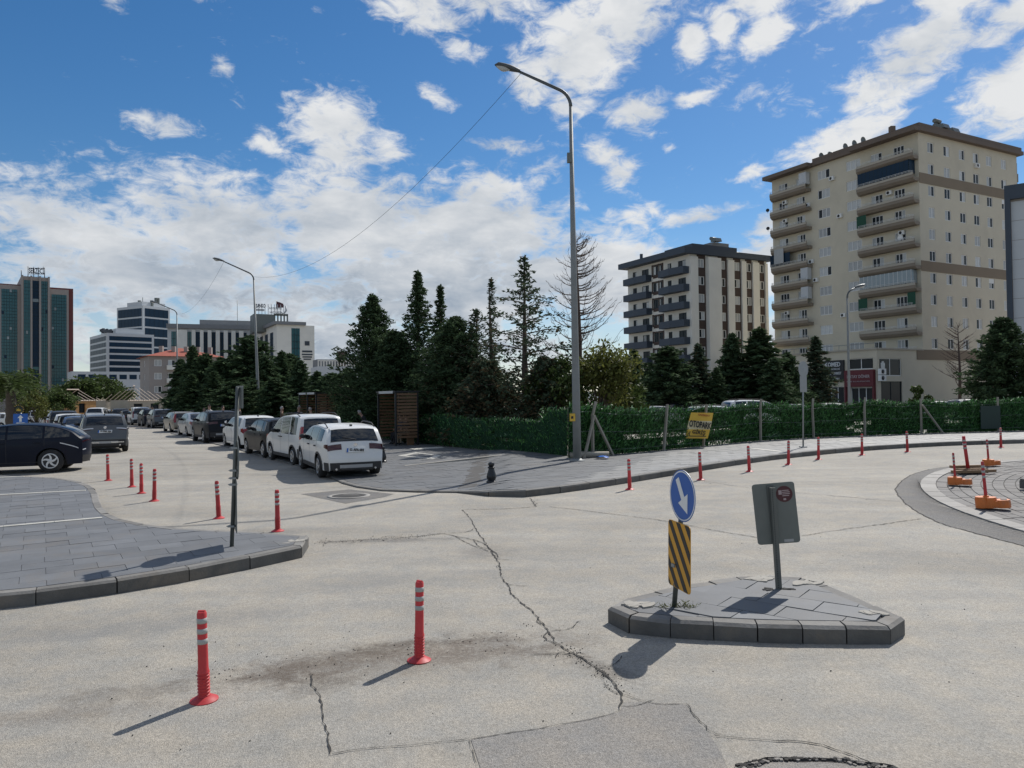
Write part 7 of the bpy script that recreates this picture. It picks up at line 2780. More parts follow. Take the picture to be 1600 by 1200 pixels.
prism_part('roof_house', B2, [C2 + DL * 1.5 + DR * 2.0, C2 + DL * 1.5 + DR * 12.5, C2 + DL * 9 + DR * 12.5, C2 + DL * 9 + DR * 2.0], T2 + 1.003, T2 + 2.3, M['anthracite'])
prism_part('roof_house', B2, [C2 + DL * 3 + DR * 8.0, C2 + DL * 3 + DR * 12, C2 + DL * 7 + DR * 12, C2 + DL * 7 + DR * 8.0], T2 + 2.303, T2 + 3.3, M['greyroof'])
for s, t in ((9.0, 3.8), (14.5, 3.5)):
    water_tank(B2, C2 + DR * s + DL * t + UP * (T2 + (1.0 if s > 12.5 or t > 9 else 2.31 if s < 8 else 3.31)), math.atan2(DR.y, DR.x))
mb = MB()
mb.box((0, 0, 0.8), (0.5, 0.5, 1.6))
mb.build('chimney', M['anthracite'], B2, E1 + uL2 * 3 + DR * 1.0 + UP * (T2 + 1.003))

# ---- pale building cut by the right edge
B3 = thing('office_building', 'pale panelled building with a dark edge strip cut by the right frame edge', 'building')
c3 = far(1577, 86)
c3.z = 0
t3_ = height(1580, 291, 86)
w3, d3 = 11.0, 12.0
fr3 = Vector((0.80, -0.60, 0))
bk3 = Vector((0.60, 0.80, 0))
prism_part('wall', B3, [c3 + bk3 * 0.3, c3 + fr3 * w3 + bk3 * 0.3, c3 + fr3 * w3 + bk3 * d3, c3 + bk3 * d3], 0.2, t3_ - 0.3, M['stonegrey'])
n3 = Vector((fr3.y, -fr3.x, 0))
mb = MB()
mb.obox(c3 + UP * 8.6 + n3 * -0.3, fr3 * 0.55, n3 * 0.5, UP * (t3_ - 8.6))
mb.obox(c3 + UP * (t3_ - 1.6) + fr3 * 0.553 + n3 * -0.3, fr3 * (w3 - 0.553), n3 * 0.5, UP * 1.6)
mb.build('dark_frame', M['anthracite'], B3)
mb = MB()
mb.obox(c3 + UP * 0.2 + fr3 * 0.4 + n3 * -0.3, fr3 * (w3 - 0.4), n3 * 0.9, UP * 7.9)
mb.build('white_base', M['panelwhite'], B3)
for k in range(7):
    for j in range(5):
        mb = MB()
        z_ = 8.7 + (t3_ - 10.5) * k / 7
        mb.obox(c3 + UP * z_ + fr3 * (0.6 + 3.0 * j) + n3 * -0.297, fr3 * 2.95, n3 * 0.03, UP * ((t3_ - 10.5) / 7 - 0.05))
        mb.build('panel', M['panelwhite'], B3)


# ---- far buildings on the left
def local_frame(px, dist, ang):
    """Corner point and wall directions: right-hand wall turned by ang from square-on."""
    p = far(px, dist)
    p.z = 0
    d = Vector((p.x, p.y, 0)).normalized()
    side = Vector((d.y, -d.x, 0))
    r = side * math.cos(ang) + d * math.sin(ang)
    l = Vector((-r.y, r.x, 0))
    return p, r, l


def reach(p, u, px):
    """Length along u from p until the bearing of px."""
    d = ray(px, 622)
    k = d[0] / d[1]
    return (k * p.y - p.x) / (u.x - k * u.y)


def glass_wall(t, O, u, a, b, z0, z1, nx, nz, glass, bar=0.12, out=0.05, bars='mull', name='curtain_wall', vary=0.0):
    """Curtain wall: pane sheets with a lattice of mullions standing proud."""
    n = Vector((u.y, -u.x, 0))
    mb = MB()
    mb.obox(O + u * a + UP * z0 + n * 0.01, u * (b - a), n * out, UP * (z1 - z0))
    g_ = mb.build(name, M[glass], t)
    mb = MB()
    for i in range(1, nx):
        c = a + (b - a) * i / nx
        mb.obox(O + u * (c - bar / 2) + UP * z0 + n * (out + 0.012), u * bar, n * 0.08, UP * (z1 - z0))
    for k in range(1, nz):
        c = z0 + (z1 - z0) * k / nz
        mb.obox(O + u * a + UP * (c - bar / 2) + n * (out + 0.012), u * (b - a), n * 0.10, UP * bar)
    if mb.v:
        o = mb.build('mullion', M[bars], g_)
        o['kind'] = 'stuff'
    if vary:
        for i in range(nx):
            for k in range(nz):
                if rng.random() < vary:
                    mb = MB()
                    w, h = (b - a) / nx, (z1 - z0) / nz
                    mb.obox(O + u * (a + w * i + bar) + UP * (z0 + h * k + bar) + n * (out + 0.012), u * (w - 2 * bar), n * 0.02, UP * (h - 2 * bar))
                    mb.build('pane', rng.choice((M['glazing_light'], M['glass_navy'], M['glass_teal'], M['glass_teal'])), g_)
    return g_


# teal glass tower
B4 = thing('office_tower', 'teal glass office tower with stone pilasters and red flanks at the left edge', 'building')
D4 = 235.0
p4, r4, l4_ = local_frame(55, D4, R(4))
n4 = Vector((r4.y, -r4.x, 0))
def U4(px):
    return reach(p4, r4, px)


def wing(a, b, z1, dep, material, name):
    return prism_part(name, B4, [p4 + r4 * a + l4_ * dep[0], p4 + r4 * b + l4_ * dep[0], p4 + r4 * b + l4_ * dep[1], p4 + r4 * a + l4_ * dep[1]], 0.2, z1, material)


zc4, zw4 = height(55, 434, D4), height(55, 447, D4)
core = (U4(32.5), U4(77))
wing(core[0], core[1], zc4, (-2.0, 22), M['stonegrey'], 'core')
wing(core[1] + 0.003, U4(115), zw4, (0.5, 20), M['redstone'], 'red_wing')
wing(U4(-9), core[0] - 0.003, zw4 + 0.2, (0.5, 20), M['redstone'], 'red_wing')
wing(core[1] + 0.003, U4(107.5), height(90, 456, D4) + 1.3, (-0.3, 0.497), M['stonegrey'], 'stone_frame')
wing(U4(-3), core[0] - 0.003, height(20, 453, D4) + 0.9, (-0.3, 0.497), M['stonegrey'], 'stone_frame')
O4 = p4 - l4_ * 2.0
zg = height(55, 440, D4)
for a, b, gl, nx in ((36.5, 46.5, 'glass_teal', 3), (50, 60, 'glass_navy', 1), (63.5, 73.5, 'glass_teal', 3)):
    glass_wall(B4, O4, r4, U4(a), U4(b), 3.0, zg, nx, 34, gl, bar=0.05, vary=0.03)
for a in (32.6, 46.7, 60.2, 73.8):
    mb = MB()
    mb.obox(O4 + r4 * U4(a) + n4 * 0.003 + UP * 0.2, r4 * (U4(a + 3.0) - U4(a)), n4 * 0.8, UP * (zg + 1.2))
    mb.build('stone_pilaster', M['stonegrey'], B4)
O4b = p4 - l4_ * 0.3
glass_wall(B4, O4b, r4, U4(80.5), U4(104), 3.5, height(90, 458, D4), 6, 33, 'glass_teal', bar=0.06, vary=0.05)
glass_wall(B4, O4b, r4, U4(2), U4(27), 6.0, height(15, 455, D4), 6, 33, 'glass_teal', bar=0.06, vary=0.05)
mb = MB()
for a in (44, 53, 60, 70):
    c = p4 + r4 * U4(a) + UP * zc4
    mb.tube([c, c + UP * 3.4], 0.10, 5)
    mb.tube([c + l4_ * 1.5, c + UP * 2.0], 0.07, 5)
for dz in (1.0, 2.9):
    mb.tube([p4 + r4 * U4(43.5) + UP * (zc4 + dz), p4 + r4 * U4(70.5) + UP * (zc4 + dz + 0.3)], 0.07, 5)
c = p4 + r4 * U4(33.5) + UP * zc4
mb.tube([c, c + UP * 2.0], 0.12, 5)
fr4 = mb.build('sign_frame', M['signdark'], B4)
put_text('serzeci', p4 + r4 * U4(57) + UP * (zc4 + 2.0) - l4_ * 0.5, r4 + UP * 0.05, UP, U4(69) - U4(45), 2.3, fr4)

# white and blue office blocks
def banded_block(lb, pxL, pxC, pxR, dist, ang, ytop, bands, zlow, plinth=True):
    t = thing('office_building', lb, 'building')
    p, r, l = local_frame(pxC, dist, ang)
    a, b = abs(reach(p, l, pxL)), abs(reach(p, r, pxR))
    zt = height(pxC, ytop, dist)
    prism_part('wall', t, [p, p + r * b, p + r * b + l * a, p + l * a], 0.2, zt, M['panelwhite'])
    hgt = (zt - zlow - 0.8) / bands
    for O, u, L in ((p, r, b), (p + l * a, -l, a)):
        n = Vector((u.y, -u.x, 0))
        for k in range(bands):
            mb = MB()
            e = 0.9
            mb.obox(O + u * e + n * 0.004 + UP * (zlow + hgt * k + 0.35), u * (L - 2 * e), n * 0.05, UP * (hgt - 0.75))
            w = mb.build('window_band', M['glass_navy'], t)
            mb = MB()
            nb = max(2, int(L / 2.4))
            for i in range(1, nb):
                mb.obox(O + u * (e + (L - 2 * e) * i / nb - 0.04) + n * 0.056 + UP * (zlow + hgt * k + 0.35), u * 0.08, n * 0.04, UP * (hgt - 0.75))
            mb.build('mullion', M['mull'], w)
    return t, p, r, l, a, b, zt


B5, p, r, l, a, b, zt = banded_block('low white office block with six dark blue window bands, left of the taller one', 140.5, 167, 241, 300, R(14), 520, 6, height(167, 582, 300))
mb = MB()
for i in range(10):
    c = p + r * (-3 + i * 0.9) * 0.6 + l * (1 + i * 0.4) + UP * zt
    mb.box((c.x, c.y, c.z + 0.9), (0.9, 0.4, 1.0 + 0.5 * (i % 3)))
mb.build('roof_letters', M['signdark'], B5)
prism_part('roof_house', B5, [p + r * 4 + l * 3, p + r * (b - 3) + l * 3, p + r * (b - 3) + l * (a - 1), p + r * 4 + l * (a - 1)], zt + .003, zt + 2.2, M['panelwhite'])
B6, p, r, l, a, b, zt = banded_block('taller white office block with stepped dark blue window bands behind the low one', 183, 224, 266, 345, R(36), 477, 8, 10)
prism_part('roof_house', B6, [p + r * 1 + l * 2, p + r * (b - 1) + l * 2, p + r * (b - 1) + l * (a - 6), p + r * 1 + l * (a - 6)], zt + .003, zt + 2.0, M['panelwhite'])
mb = MB()
for i, (u, v, h) in enumerate(((2, 3, 4), (6, 2, 3), (9, 3, 4.6), (10, 3, 4.6), (4, 8, 3.2))):
    c = p + r * u + l * v + UP * zt
    mb.box((c.x, c.y, c.z + h / 2), (1.2 if i != 0 else .2, 1.0 if i != 0 else .2, h))
mb.build('roof_equipment', M['signback'], B6)

# hospital with dark glass strips
B7 = thing('hospital_building', 'wide grey-white hospital building with dark green glass strips and roof lettering', 'building')
D7 = 262.0
p7, r7, l7 = local_frame(262, D7, R(-3))
n7 = Vector((r7.y, -r7.x, 0))
U7 = lambda px: reach(p7, r7, px)
zA = height(330, 506, D7)
wA = U7(398)
prism_part('wall', B7, [p7, p7 + r7 * wA, p7 + r7 * wA + l7 * 20, p7 + l7 * 20], 0.2, zA, M['panelwhite'])
strips7 = [(268, 276), (293, 300), (306, 313), (318.5, 325), (331, 337.5), (344, 350), (356.5, 362), (368.5, 374), (381, 386)]
for a, b in strips7:
    glass_wall(B7, p7, r7, U7(a), U7(b), 2, zA - 2.4, 2, 10, 'glass_teal' if a < 300 else 'glass_navy', bar=0.12, name='glass_strip')
for i in range(len(strips7) - 1):
    a, b = strips7[i][1], strips7[i + 1][0]
    mb = MB()
    mb.obox(p7 + r7 * U7(a) + n7 * 0.004 + UP * 0.2, r7 * (U7(b) - U7(a)), n7 * 0.9, UP * (zA - 2.0))
    mb.build('pier', M['offwhite'], B7)
mb = MB()
mb.obox(p7 + n7 * 0.004 - r7 * 0.3 + UP * (zA - 1.3), r7 * (wA + 0.3), n7 * 1.2, UP * 1.5)
mb.build('roof_fascia', M['greyroof'], B7)
prism_part('upper_roof', B7, [p7 + r7 * U7(312) + l7 * 5, p7 + r7 * U7(398) + l7 * 5, p7 + r7 * U7(398) + l7 * 18, p7 + r7 * U7(312) + l7 * 18], zA + 0.203, zA + 2.4, M['greyroof'])
pB, rB, lB = local_frame(433, 238, R(12))
zB = height(433, 507, 238)
bR, aL = abs(reach(pB, rB, 492)), abs(reach(pB, lB, 396))
prism_part('wall', B7, [pB, pB + rB * bR, pB + rB * bR + lB * aL, pB + lB * aL], 0.2, zB, M['offwhite'])
nB = Vector((rB.y, -rB.x, 0))
UB = lambda px: abs(reach(pB, rB, px))
glass_wall(B7, pB, rB, UB(456), UB(469), 2, zB - 1.0, 3, 11, 'glass_teal', bar=0.12, name='glass_strip')
uu = -lB
for k in range(4):
    a0 = aL * (0.12 + 0.21 * k)
    glass_wall(B7, pB + lB * aL, uu, a0, a0 + aL * 0.12, 2, zB - 2.0, 2, 11, 'glass_navy', bar=0.12, name='glass_strip')
prism_part('roof', B7, [pB - rB * 1 - lB * 1, pB + rB * UB(478) - lB * 1, pB + rB * UB(478) + lB * aL, pB - rB * 1 + lB * aL], zB + 0.003, zB + 1.0, M['greyroof'])
mb = MB()
c = pB + rB * UB(480.5) + nB * 0.03
for i, (dz, w, h) in enumerate(((-6.4, 1.5, 1.4), (-8.6, 3.2, 0.6), (-9.5, 3.4, 0.45), (-10.3, 3.0, 0.45), (-11.0, 2.4, 0.4))):
    mb.obox(c - rB * (w / 2) + UP * (zB + dz), rB * w, nB * 0.06, UP * h)
mb.build('wall_emblem', M['signdark'], B7)
zp = height(415, 505, 250)
pP, rP, lP = local_frame(397, 250, R(8))
UP7 = lambda px: abs(reach(pP, rP, px))
prism_part('plant_room', B7, [pP, pP + rP * UP7(430), pP + rP * UP7(430) + lP * 8, pP + lP * 8], zB - 1, height(415, 490, 250), M['signback'])
mb = MB()
for i in range(5):
    c = pP + rP * (UP7(429) + (UP7(449) - UP7(429)) * i / 4)
    mb.obox(c + UP * (zB - 1), rP * 0.45, lP * 0.45, UP * (height(440, 489, 250) - zB + 1))
mb.obox(pP + rP * UP7(429) + UP * (height(440, 489, 250) - 0.5), rP * (UP7(449) - UP7(429) + 0.45), lP * 0.5, UP * 0.7)
mb.build('roof_frame', M['signback'], B7)
zs = height(415, 490, 250)
mb = MB()
for px in np.linspace(400, 444, 10):
    c = pP + rP * UP7(px)
    mb.obox(c + UP * (zs - 0.2), rP * 0.18, lP * 0.18, UP * 3.6)
mb.obox(pP + rP * UP7(400) + UP * (zs + 1.0), rP * (UP7(414) - UP7(400)), lP * 0.2, UP * 0.7)
rs = mb.build('sign_frame', M['panelwhite'], B7)
put_text('sanko', pP + rP * UP7(408) + UP * (zs + 2.6) - lP * 0.5, rP + UP * 0.09, UP, UP7(416) - UP7(401), 1.35, rs)
put_text('hastane', pP + rP * UP7(430) + UP * (zs + 2.0) - lP * 0.5, rP + UP * 0.05, UP, UP7(440) - UP7(419), 1.0, rs)
put_text('hastane2', pP + rP * UP7(431) + UP * (zs + 0.6) - lP * 0.5, rP + UP * 0.05, UP, UP7(440) - UP7(422), 1.0, rs)
mb = MB()
c = pP + rP * UP7(443.5) - lP * 0.5 + UP * (zs + 0.2)
mb.tube([c + UP * 2.8 + rP * .7, c + UP * 1.2 + rP * .9, c, c + UP * .7 - rP * .9], [0.2, .35, .35, .15], 6)
mb.build('roof_logo', M['signgrey'], rs)
fp = pP + rP * UP7(434) + lP * 2
flag = thing('flag', 'dark flag flying above the hospital roof lettering', 'flag', (fp.x, fp.y, zs))
mb = MB()
zf = height(434, 466, 250) - zs
mb.tube([(0, 0, 0), (0, 0, zf)], 0.08, 6)
mb.build('flagpole', M['pvc'], flag)
mb = MB()
mb.grid([[tuple(rP * (0.4 * i) + UP * (zf - 0.2 - (2.6 - 0.22 * i) * j / 4 - 0.14 * i) + lP * (0.2 * math.sin(i * 1.4 + j * 0.5))) for j in range(5)] for i in range(7)])
mb.build('cloth', M['maroon'], flag)
mb = MB()
c = p7 + r7 * U7(372) + l7 * 3 + UP * zA
mb.tube([c, c + UP * 9.5], 0.08, 5)
mb.build('mast', M['signback'], B7)

# red-roofed apartment house
B8 = thing('apartment_house', 'beige apartment house with a hipped red tile roof behind the trees', 'building')
D8 = 165
p8, r8, l8 = local_frame(233, D8, R(9))
b8, a8 = abs(reach(p8, r8, 345)), 12.0
a8 = abs(reach(p8, l8, 219))
z8 = height(233, 556, D8)
ops = []
nfl = 4
for k in range(nfl):
    zf = z8 - 2.9 * (k + 1)
    for x in (1.8, 4.6, 8.2, 11.5, 14.2):
        if x < b8 - 1:
            ops.append((x - 0.75, x + 0.75, zf + 0.7, zf + 2.1))
mb = MB()
facade(mb, p8, r8, b8, 0.2, z8, ops)
ops2 = [(a8 / 2 - 0.6, a8 / 2 + 0.6, z8 - 2.9 * (k + 1) + 0.7, z8 - 2.9 * (k + 1) + 2.1) for k in range(nfl)]
facade(mb, p8 + l8 * a8, -l8, a8, 0.2, z8, ops2)
mb.poly([p8 + r8 * b8 + UP * 0.2, p8 + r8 * b8 + l8 * a8 + UP * 0.2, p8 + r8 * b8 + l8 * a8 + UP * z8, p8 + r8 * b8 + UP * z8])
mb.poly([p8 + r8 * b8 + l8 * a8 + UP * 0.2, p8 + l8 * a8 + UP * 0.2, p8 + l8 * a8 + UP * z8, p8 + r8 * b8 + l8 * a8 + UP * z8])
mb.build('wall', M['stonegrey'], B8)
for o_ in ops:
    put_window(B8, p8, r8, *o_, 0.14, 2, 'pvc', rng.choice(((0,), (0, 1), ())))
for o_ in ops2:
    put_window(B8, p8 + l8 * a8, -l8, *o_, 0.14, 2, 'pvc', (0,))
n8 = Vector((r8.y, -r8.x, 0))
for k in range(nfl):
    mb = MB()
    mb.obox(p8 + r8 * 3.5 + n8 * 0.004 + UP * (z8 - 2.9 * (k + 1) - 0.1), r8 * 2.6, n8 * 1.0, UP * 1.0)
    mb.build('balcony', M['offwhite'], B8)
e = 0.8
zr = height(290, 545, D8)
q = [p8 - r8 * e - l8 * e, p8 + r8 * (b8 + e) - l8 * e, p8 + r8 * (b8 + e) + l8 * (a8 + e), p8 - r8 * e + l8 * (a8 + e)]
rid = [p8 + r8 * (a8 * 0.6) + l8 * (a8 / 2), p8 + r8 * (b8 - a8 * 0.6) + l8 * (a8 / 2)]
mb = MB()
V = [v + UP * (z8 + 0.003) for v in q] + [v + UP * max(zr + 0.8, z8 + 1.6) for v in rid]
mb.v.extend(tuple(v) for v in V)
for f in ((0, 1, 5, 4), (1, 2, 5), (2, 3, 4, 5), (3, 0, 4), (3, 2, 1, 0)):
    mb.face(f)
rf = mb.build('roof', M['roofred'], B8)
mb = MB()
for i in range(5):
    c = p8 + r8 * (3 + 2.6 * i) + l8 * 3
    mb.box((c.x, c.y, z8 + 1.6), (0.8, 0.7, 1.6))
mb.build('chimney', M['stonegrey'], rf)

# small flat-roofed building with a balustrade
B9 = thing('flat_roof_building', 'small pale flat-roofed building with a balustrade between hospital and conifers', 'building')
p9, r9, l9 = local_frame(497, 190, R(10))
b9 = abs(reach(p9, r9, 575))
z9 = height(520, 572, 190)
prism_part('wall', B9, [p9, p9 + r9 * b9, p9 + r9 * b9 + l9 * 10, p9 + l9 * 10], 0.2, z9, M['panelwhite'])
mb = MB()
for i in range(18):
    mb.obox(p9 + r9 * (b9 * i / 18) + UP * (z9 + 0.003), r9 * 0.25, l9 * 0.25, UP * 1.3)
mb.obox(p9 + UP * (z9 + 1.303), r9 * b9, l9 * 0.4, UP * 0.25)
mb.build('balustrade', M['offwhite'], B9)
prism_part('roof_house', B9, [p9 + r9 * 5.5 + l9 * 2, p9 + r9 * 7.5 + l9 * 2, p9 + r9 * 7.5 + l9 * 4, p9 + r9 * 5.5 + l9 * 4], z9, z9 + 4, M['brownwall'])
prism_part('roof', B9, [p9 + l9 * 3 + r9 * 0.3, p9 + r9 * b9 + l9 * 3, p9 + r9 * b9 + l9 * 9, p9 + l9 * 9 + r9 * 0.3], z9 + 0.003, z9 + 1.9, M['greyroof'])
B10 = thing('low_building', 'long low pale building glimpsed between the teal tower and the white office blocks', 'building')
p10, r10, l10 = local_frame(112, 210, R(6))
prism_part('wall', B10, [p10, p10 + r10 * abs(reach(p10, r10, 222)), p10 + r10 * abs(reach(p10, r10, 222)) + l10 * 10, p10 + l10 * 10], 0.2, height(130, 580, 210), M['panelwhite'])
mb = MB()
for i in range(7):
    mb.obox(p10 + r10 * (1.5 + 2.6 * i) - l10 * 0.06 + UP * (height(130, 592, 210)), r10 * 1.9, l10 * 0.05, UP * 1.3)
mb.build('window_row', M['glass_navy'], B10)


# half-stripped old houses with bare rafters
def stripped_house(lb, pxL, pxR, dist, ywall, yridge, material, ang, dep=7.0):
    t = thing('stripped_house', lb, 'house')
    p, r, l = local_frame(pxL, dist, ang)
    b = abs(reach(p, r, pxR))
    zw, zr = height(pxL, ywall, dist), height(pxL, yridge, dist)
    ops = []
    x = 1.1
    while x < b - 1:
        w = rng.choice((0.8, 0.9, 1.2))
        ops.append((x - w / 2, x + w / 2, 1.0 + gz(dist), min(2.4 + gz(dist), zw - 0.3)))
        x += rng.uniform(1.9, 2.6)
    mb = MB()
    facade(mb, p, r, b, 0.3, zw, ops, depth=0.3)
    facade(mb, p + l * dep, -l, dep, 0.3, zw, [(2, 3, 1.6, 2.9)], depth=0.3)
    mb.poly([p + r * b + UP * 0.3, p + r * b + l * dep + UP * 0.3, p + r * b + l * dep + UP * zw, p + r * b + UP * zw])
    mb.poly([p + r * b + l * dep + UP * 0.3, p + l * dep + UP * 0.3, p + l * dep + UP * zw, p + r * b + l * dep + UP * zw])
    mb.build('wall', material, t)
    for o_ in ops:
        put_window(t, p, r, *o_, 0.3, 2, 'dark')
    mid = l * (dep / 2)
    ridge0, ridge1 = p + r * (dep * 0.42) + mid + UP * zr, p + r * (b - dep * 0.42) + mid + UP * zr
    beam = MB()
    beam.tube([ridge0, ridge1], 0.09, 4, smooth=False)
    beam.tube([p + UP * (zw + 0.07) - r * 0.3, p + r * (b + 0.3) + UP * (zw + 0.07)], 0.08, 4, smooth=False)
    beam.build('ridge_beam', M['rafter'], t)
    n = int(b / 0.62)
    for i in range(n + 1):
        x = b * i / n
        e0 = p + r * x + UP * (zw + 0.10) - l * 0.35
        f = min(max((x - dep * 0.42) / max(b - dep * 0.84, .1), 0), 1)
        top = ridge0.lerp(ridge1, f)
        k = 1.0
        if x < dep * 0.42:
            k = x / (dep * 0.42)
        elif x > b - dep * 0.42:
            k = (b - x) / (dep * 0.42)
        tp = e0.lerp(p + r * x + mid + UP * zr, max(k, 0.12))
        mb = MB()
        mb.tube([e0, tp], 0.042, 4, smooth=False)
        mb.build('rafter', M['rafter'], t)
        e1 = p + r * x + l * (dep + 0.35) + UP * (zw + 0.10)
        mb = MB()
        mb.tube([e1, e1.lerp(p + r * x + mid + UP * zr, max(k, 0.12))], 0.042, 4, smooth=False)
        mb.build('rafter', M['rafter'], t)
    return t


stripped_house('ochre old house with bare white rafters and no roof covering, left of the pair', 116, 162, 100, 627, 608, M['ochre'], R(33))
stripped_house('pale stone old house with bare rafters, larger one of the pair', 203, 268, 92, 627, 602, M['limestone'], R(33))
# ------------------------------------------------------------------ trees
def crown_leaves(P, dirs, L, wid, mats, mi=None, name='crown'):
    n = len(P)
    dirs = dirs / np.linalg.norm(dirs, axis=1)[:, None]
    w = np.cross(dirs, nrg.normal(0, 1, (n, 3)))
    w /= np.linalg.norm(w, axis=1)[:, None] + 1e-9
    return leaves_mesh(name, P, dirs * L[:, None], w * (L * wid)[:, None], mats, mi)


def conifer_meshes(h, rad, n_br=190, per=26, shape=0.85, droop=0.25, up=0.1, low=0.05, irr=0.25, leafsize=0.13, sparse_top=1.0, dry=0.0, needle='needle', lobes=0.0, limbs=True, dens=2.1):
    """Trunk with limbs, and a crown of needle sprays set along drooping branches."""
    mb = MB()
    mb.tube([(0, 0, 0), (0.02 * h * nrg.normal() * .3, 0, h * 0.4), (0, 0.01 * h * nrg.normal(), h * 0.98)], [0.022 * h + 0.03, 0.014 * h + 0.02, 0.012], 7)
    P, D, L = [], [], []
    ga = 0.0
    lob = [(rng.uniform(0, 6.28), rng.uniform(0.3, 0.75), rng.uniform(0.2, 0.5)) for _ in range(6)]
    for b in range(n_br):
        f = ((b + rng.random()) / n_br) ** 1.0
        z = h * (low + (1 - low) * f)
        ga += 2.4 + rng.uniform(-0.4, 0.4)
        prof = (1 - f) ** shape
        l = rad * prof * rng.uniform(1 - irr * 1.4, 1 + irr) + 0.10
        for la, lf, lw in lob:
            d = (ga - la + math.pi) % (2 * math.pi) - math.pi
            l *= 1 + lobes * math.exp(-(d / 0.5) ** 2 - ((f - lf) / lw * 2) ** 2)
        l = min(l, rad * prof * 1.35 + 0.3)
        if f > 0.85:
            l *= sparse_top
        ca, sa = math.cos(ga), math.sin(ga)
        k = max(6, int(dens * per * (0.35 + l / rad)))
        u = nrg.random(k) ** 0.62
        r = l * u
        zz = z + r * up - droop * (r ** 2) / max(rad, .1)
        jit = 0.05 + 0.075 * l * (1 - 0.5 * u)
        x = ca * r + nrg.normal(0, 1, k) * jit
        y = sa * r + nrg.normal(0, 1, k) * jit
        P.append(np.column_stack([x, y, zz + nrg.normal(0, 0.6, k) * jit]))
        sp = nrg.normal(0, 0.8, k)
        D.append(np.column_stack([np.cos(ga + sp), np.sin(ga + sp), nrg.normal(-0.05 + up - droop * u, 0.45, k)]))
        L.append(nrg.uniform(0.6, 1.35, k) * leafsize)
        if limbs and b % 2 == 0 and l > 0.35:
            mb.tube([(0, 0, z), (ca * l * .5, sa * l * .5, z + l * .5 * up - droop * (l * .5) ** 2 / rad), (ca * l * .92, sa * l * .92, z + l * up * .92 - droop * (l * .92) ** 2 / rad)], [0.012 + 0.012 * l, 0.01 + 0.006 * l, 0.006], 4, cap=False)
    k = 40
    P.append(np.column_stack([nrg.normal(0, .03, k), nrg.normal(0, .03, k), h * (1 + nrg.uniform(-0.06, 0.015, k))]))
    D.append(np.column_stack([nrg.normal(0, .35, k), nrg.normal(0, .35, k), np.ones(k)]))
    L.append(nrg.uniform(0.5, 1.0, k) * leafsize)
    P, D, L = np.vstack(P), np.vstack(D), np.concatenate(L)
    mi = (nrg.random(len(P)) < dry * (1 - 0.6 * P[:, 2] / h)).astype(np.int32)
    cr = crown_leaves(P, D, L, 0.36, [M[needle], M['needle_brown']], mi)
    return mb.mesh('trunk', M['bark']), cr


def broad_meshes(h, rad, n=5200, leaf='leaf', leafsize=0.085, clumps=26, trunk_f=0.25):
    mb = MB()
    mb.tube([(0, 0, 0), (0, 0, h * 0.5)], [0.03 * h, 0.015 * h], 7)
    P, D = [], []
    for c in range(clumps):
        a, e = rng.uniform(0, 6.28), rng.uniform(-0.5, 1.4)
        rr = rad * rng.uniform(0.35, 0.95)
        ctr = np.array([math.cos(a) * math.cos(e) * rr, math.sin(a) * math.cos(e) * rr, h * (trunk_f + (1 - trunk_f) * 0.48) + math.sin(e) * h * (1 - trunk_f) * 0.46 * rng.uniform(0.6, 1.0)])
        k = n // clumps
        s = rad * rng.uniform(0.22, 0.42)
        v = nrg.normal(0, 1, (k, 3))
        v /= np.linalg.norm(v, axis=1)[:, None]
        P.append(ctr + v * (s * nrg.random(k) ** 0.45)[:, None])
        D.append(nrg.normal(0, 1, (k, 3)) + np.array([0, 0, -0.4]))
        mb.tube([(0, 0, h * trunk_f * rng.uniform(0.5, 1.2)), tuple(ctr * np.array([.5, .5, .8])), tuple(ctr)], [0.012 * h, 0.007 * h, 0.008], 4, cap=False)
    P, D = np.vstack(P), np.vstack(D)
    keep = P[:, 2] > 0.02
    P, D = P[keep], D[keep]
    cr = crown_leaves(P, D, nrg.uniform(0.6, 1.3, len(P)) * leafsize, 0.5, [M[leaf]])
    return mb.mesh('trunk', M['bark']), cr


def tree(meshes, p, lb, cat='tree', group=None, name='conifer', s=(1, 1, 1), rz=None):
    t = thing(name, lb, cat, (p.x, p.y, p.z), rng.uniform(0, 6.28) if rz is None else rz, group)
    t.scale = s
    obj('trunk', meshes[0], t)
    obj('crown', meshes[1], t)
    return t


def stand(px, ytop, dist, z=None):
    p = far(px, dist)
    p.z = gz(dist)
    return p, height(px, ytop, dist) - p.z


GT = 'conifers behind the low green fence'
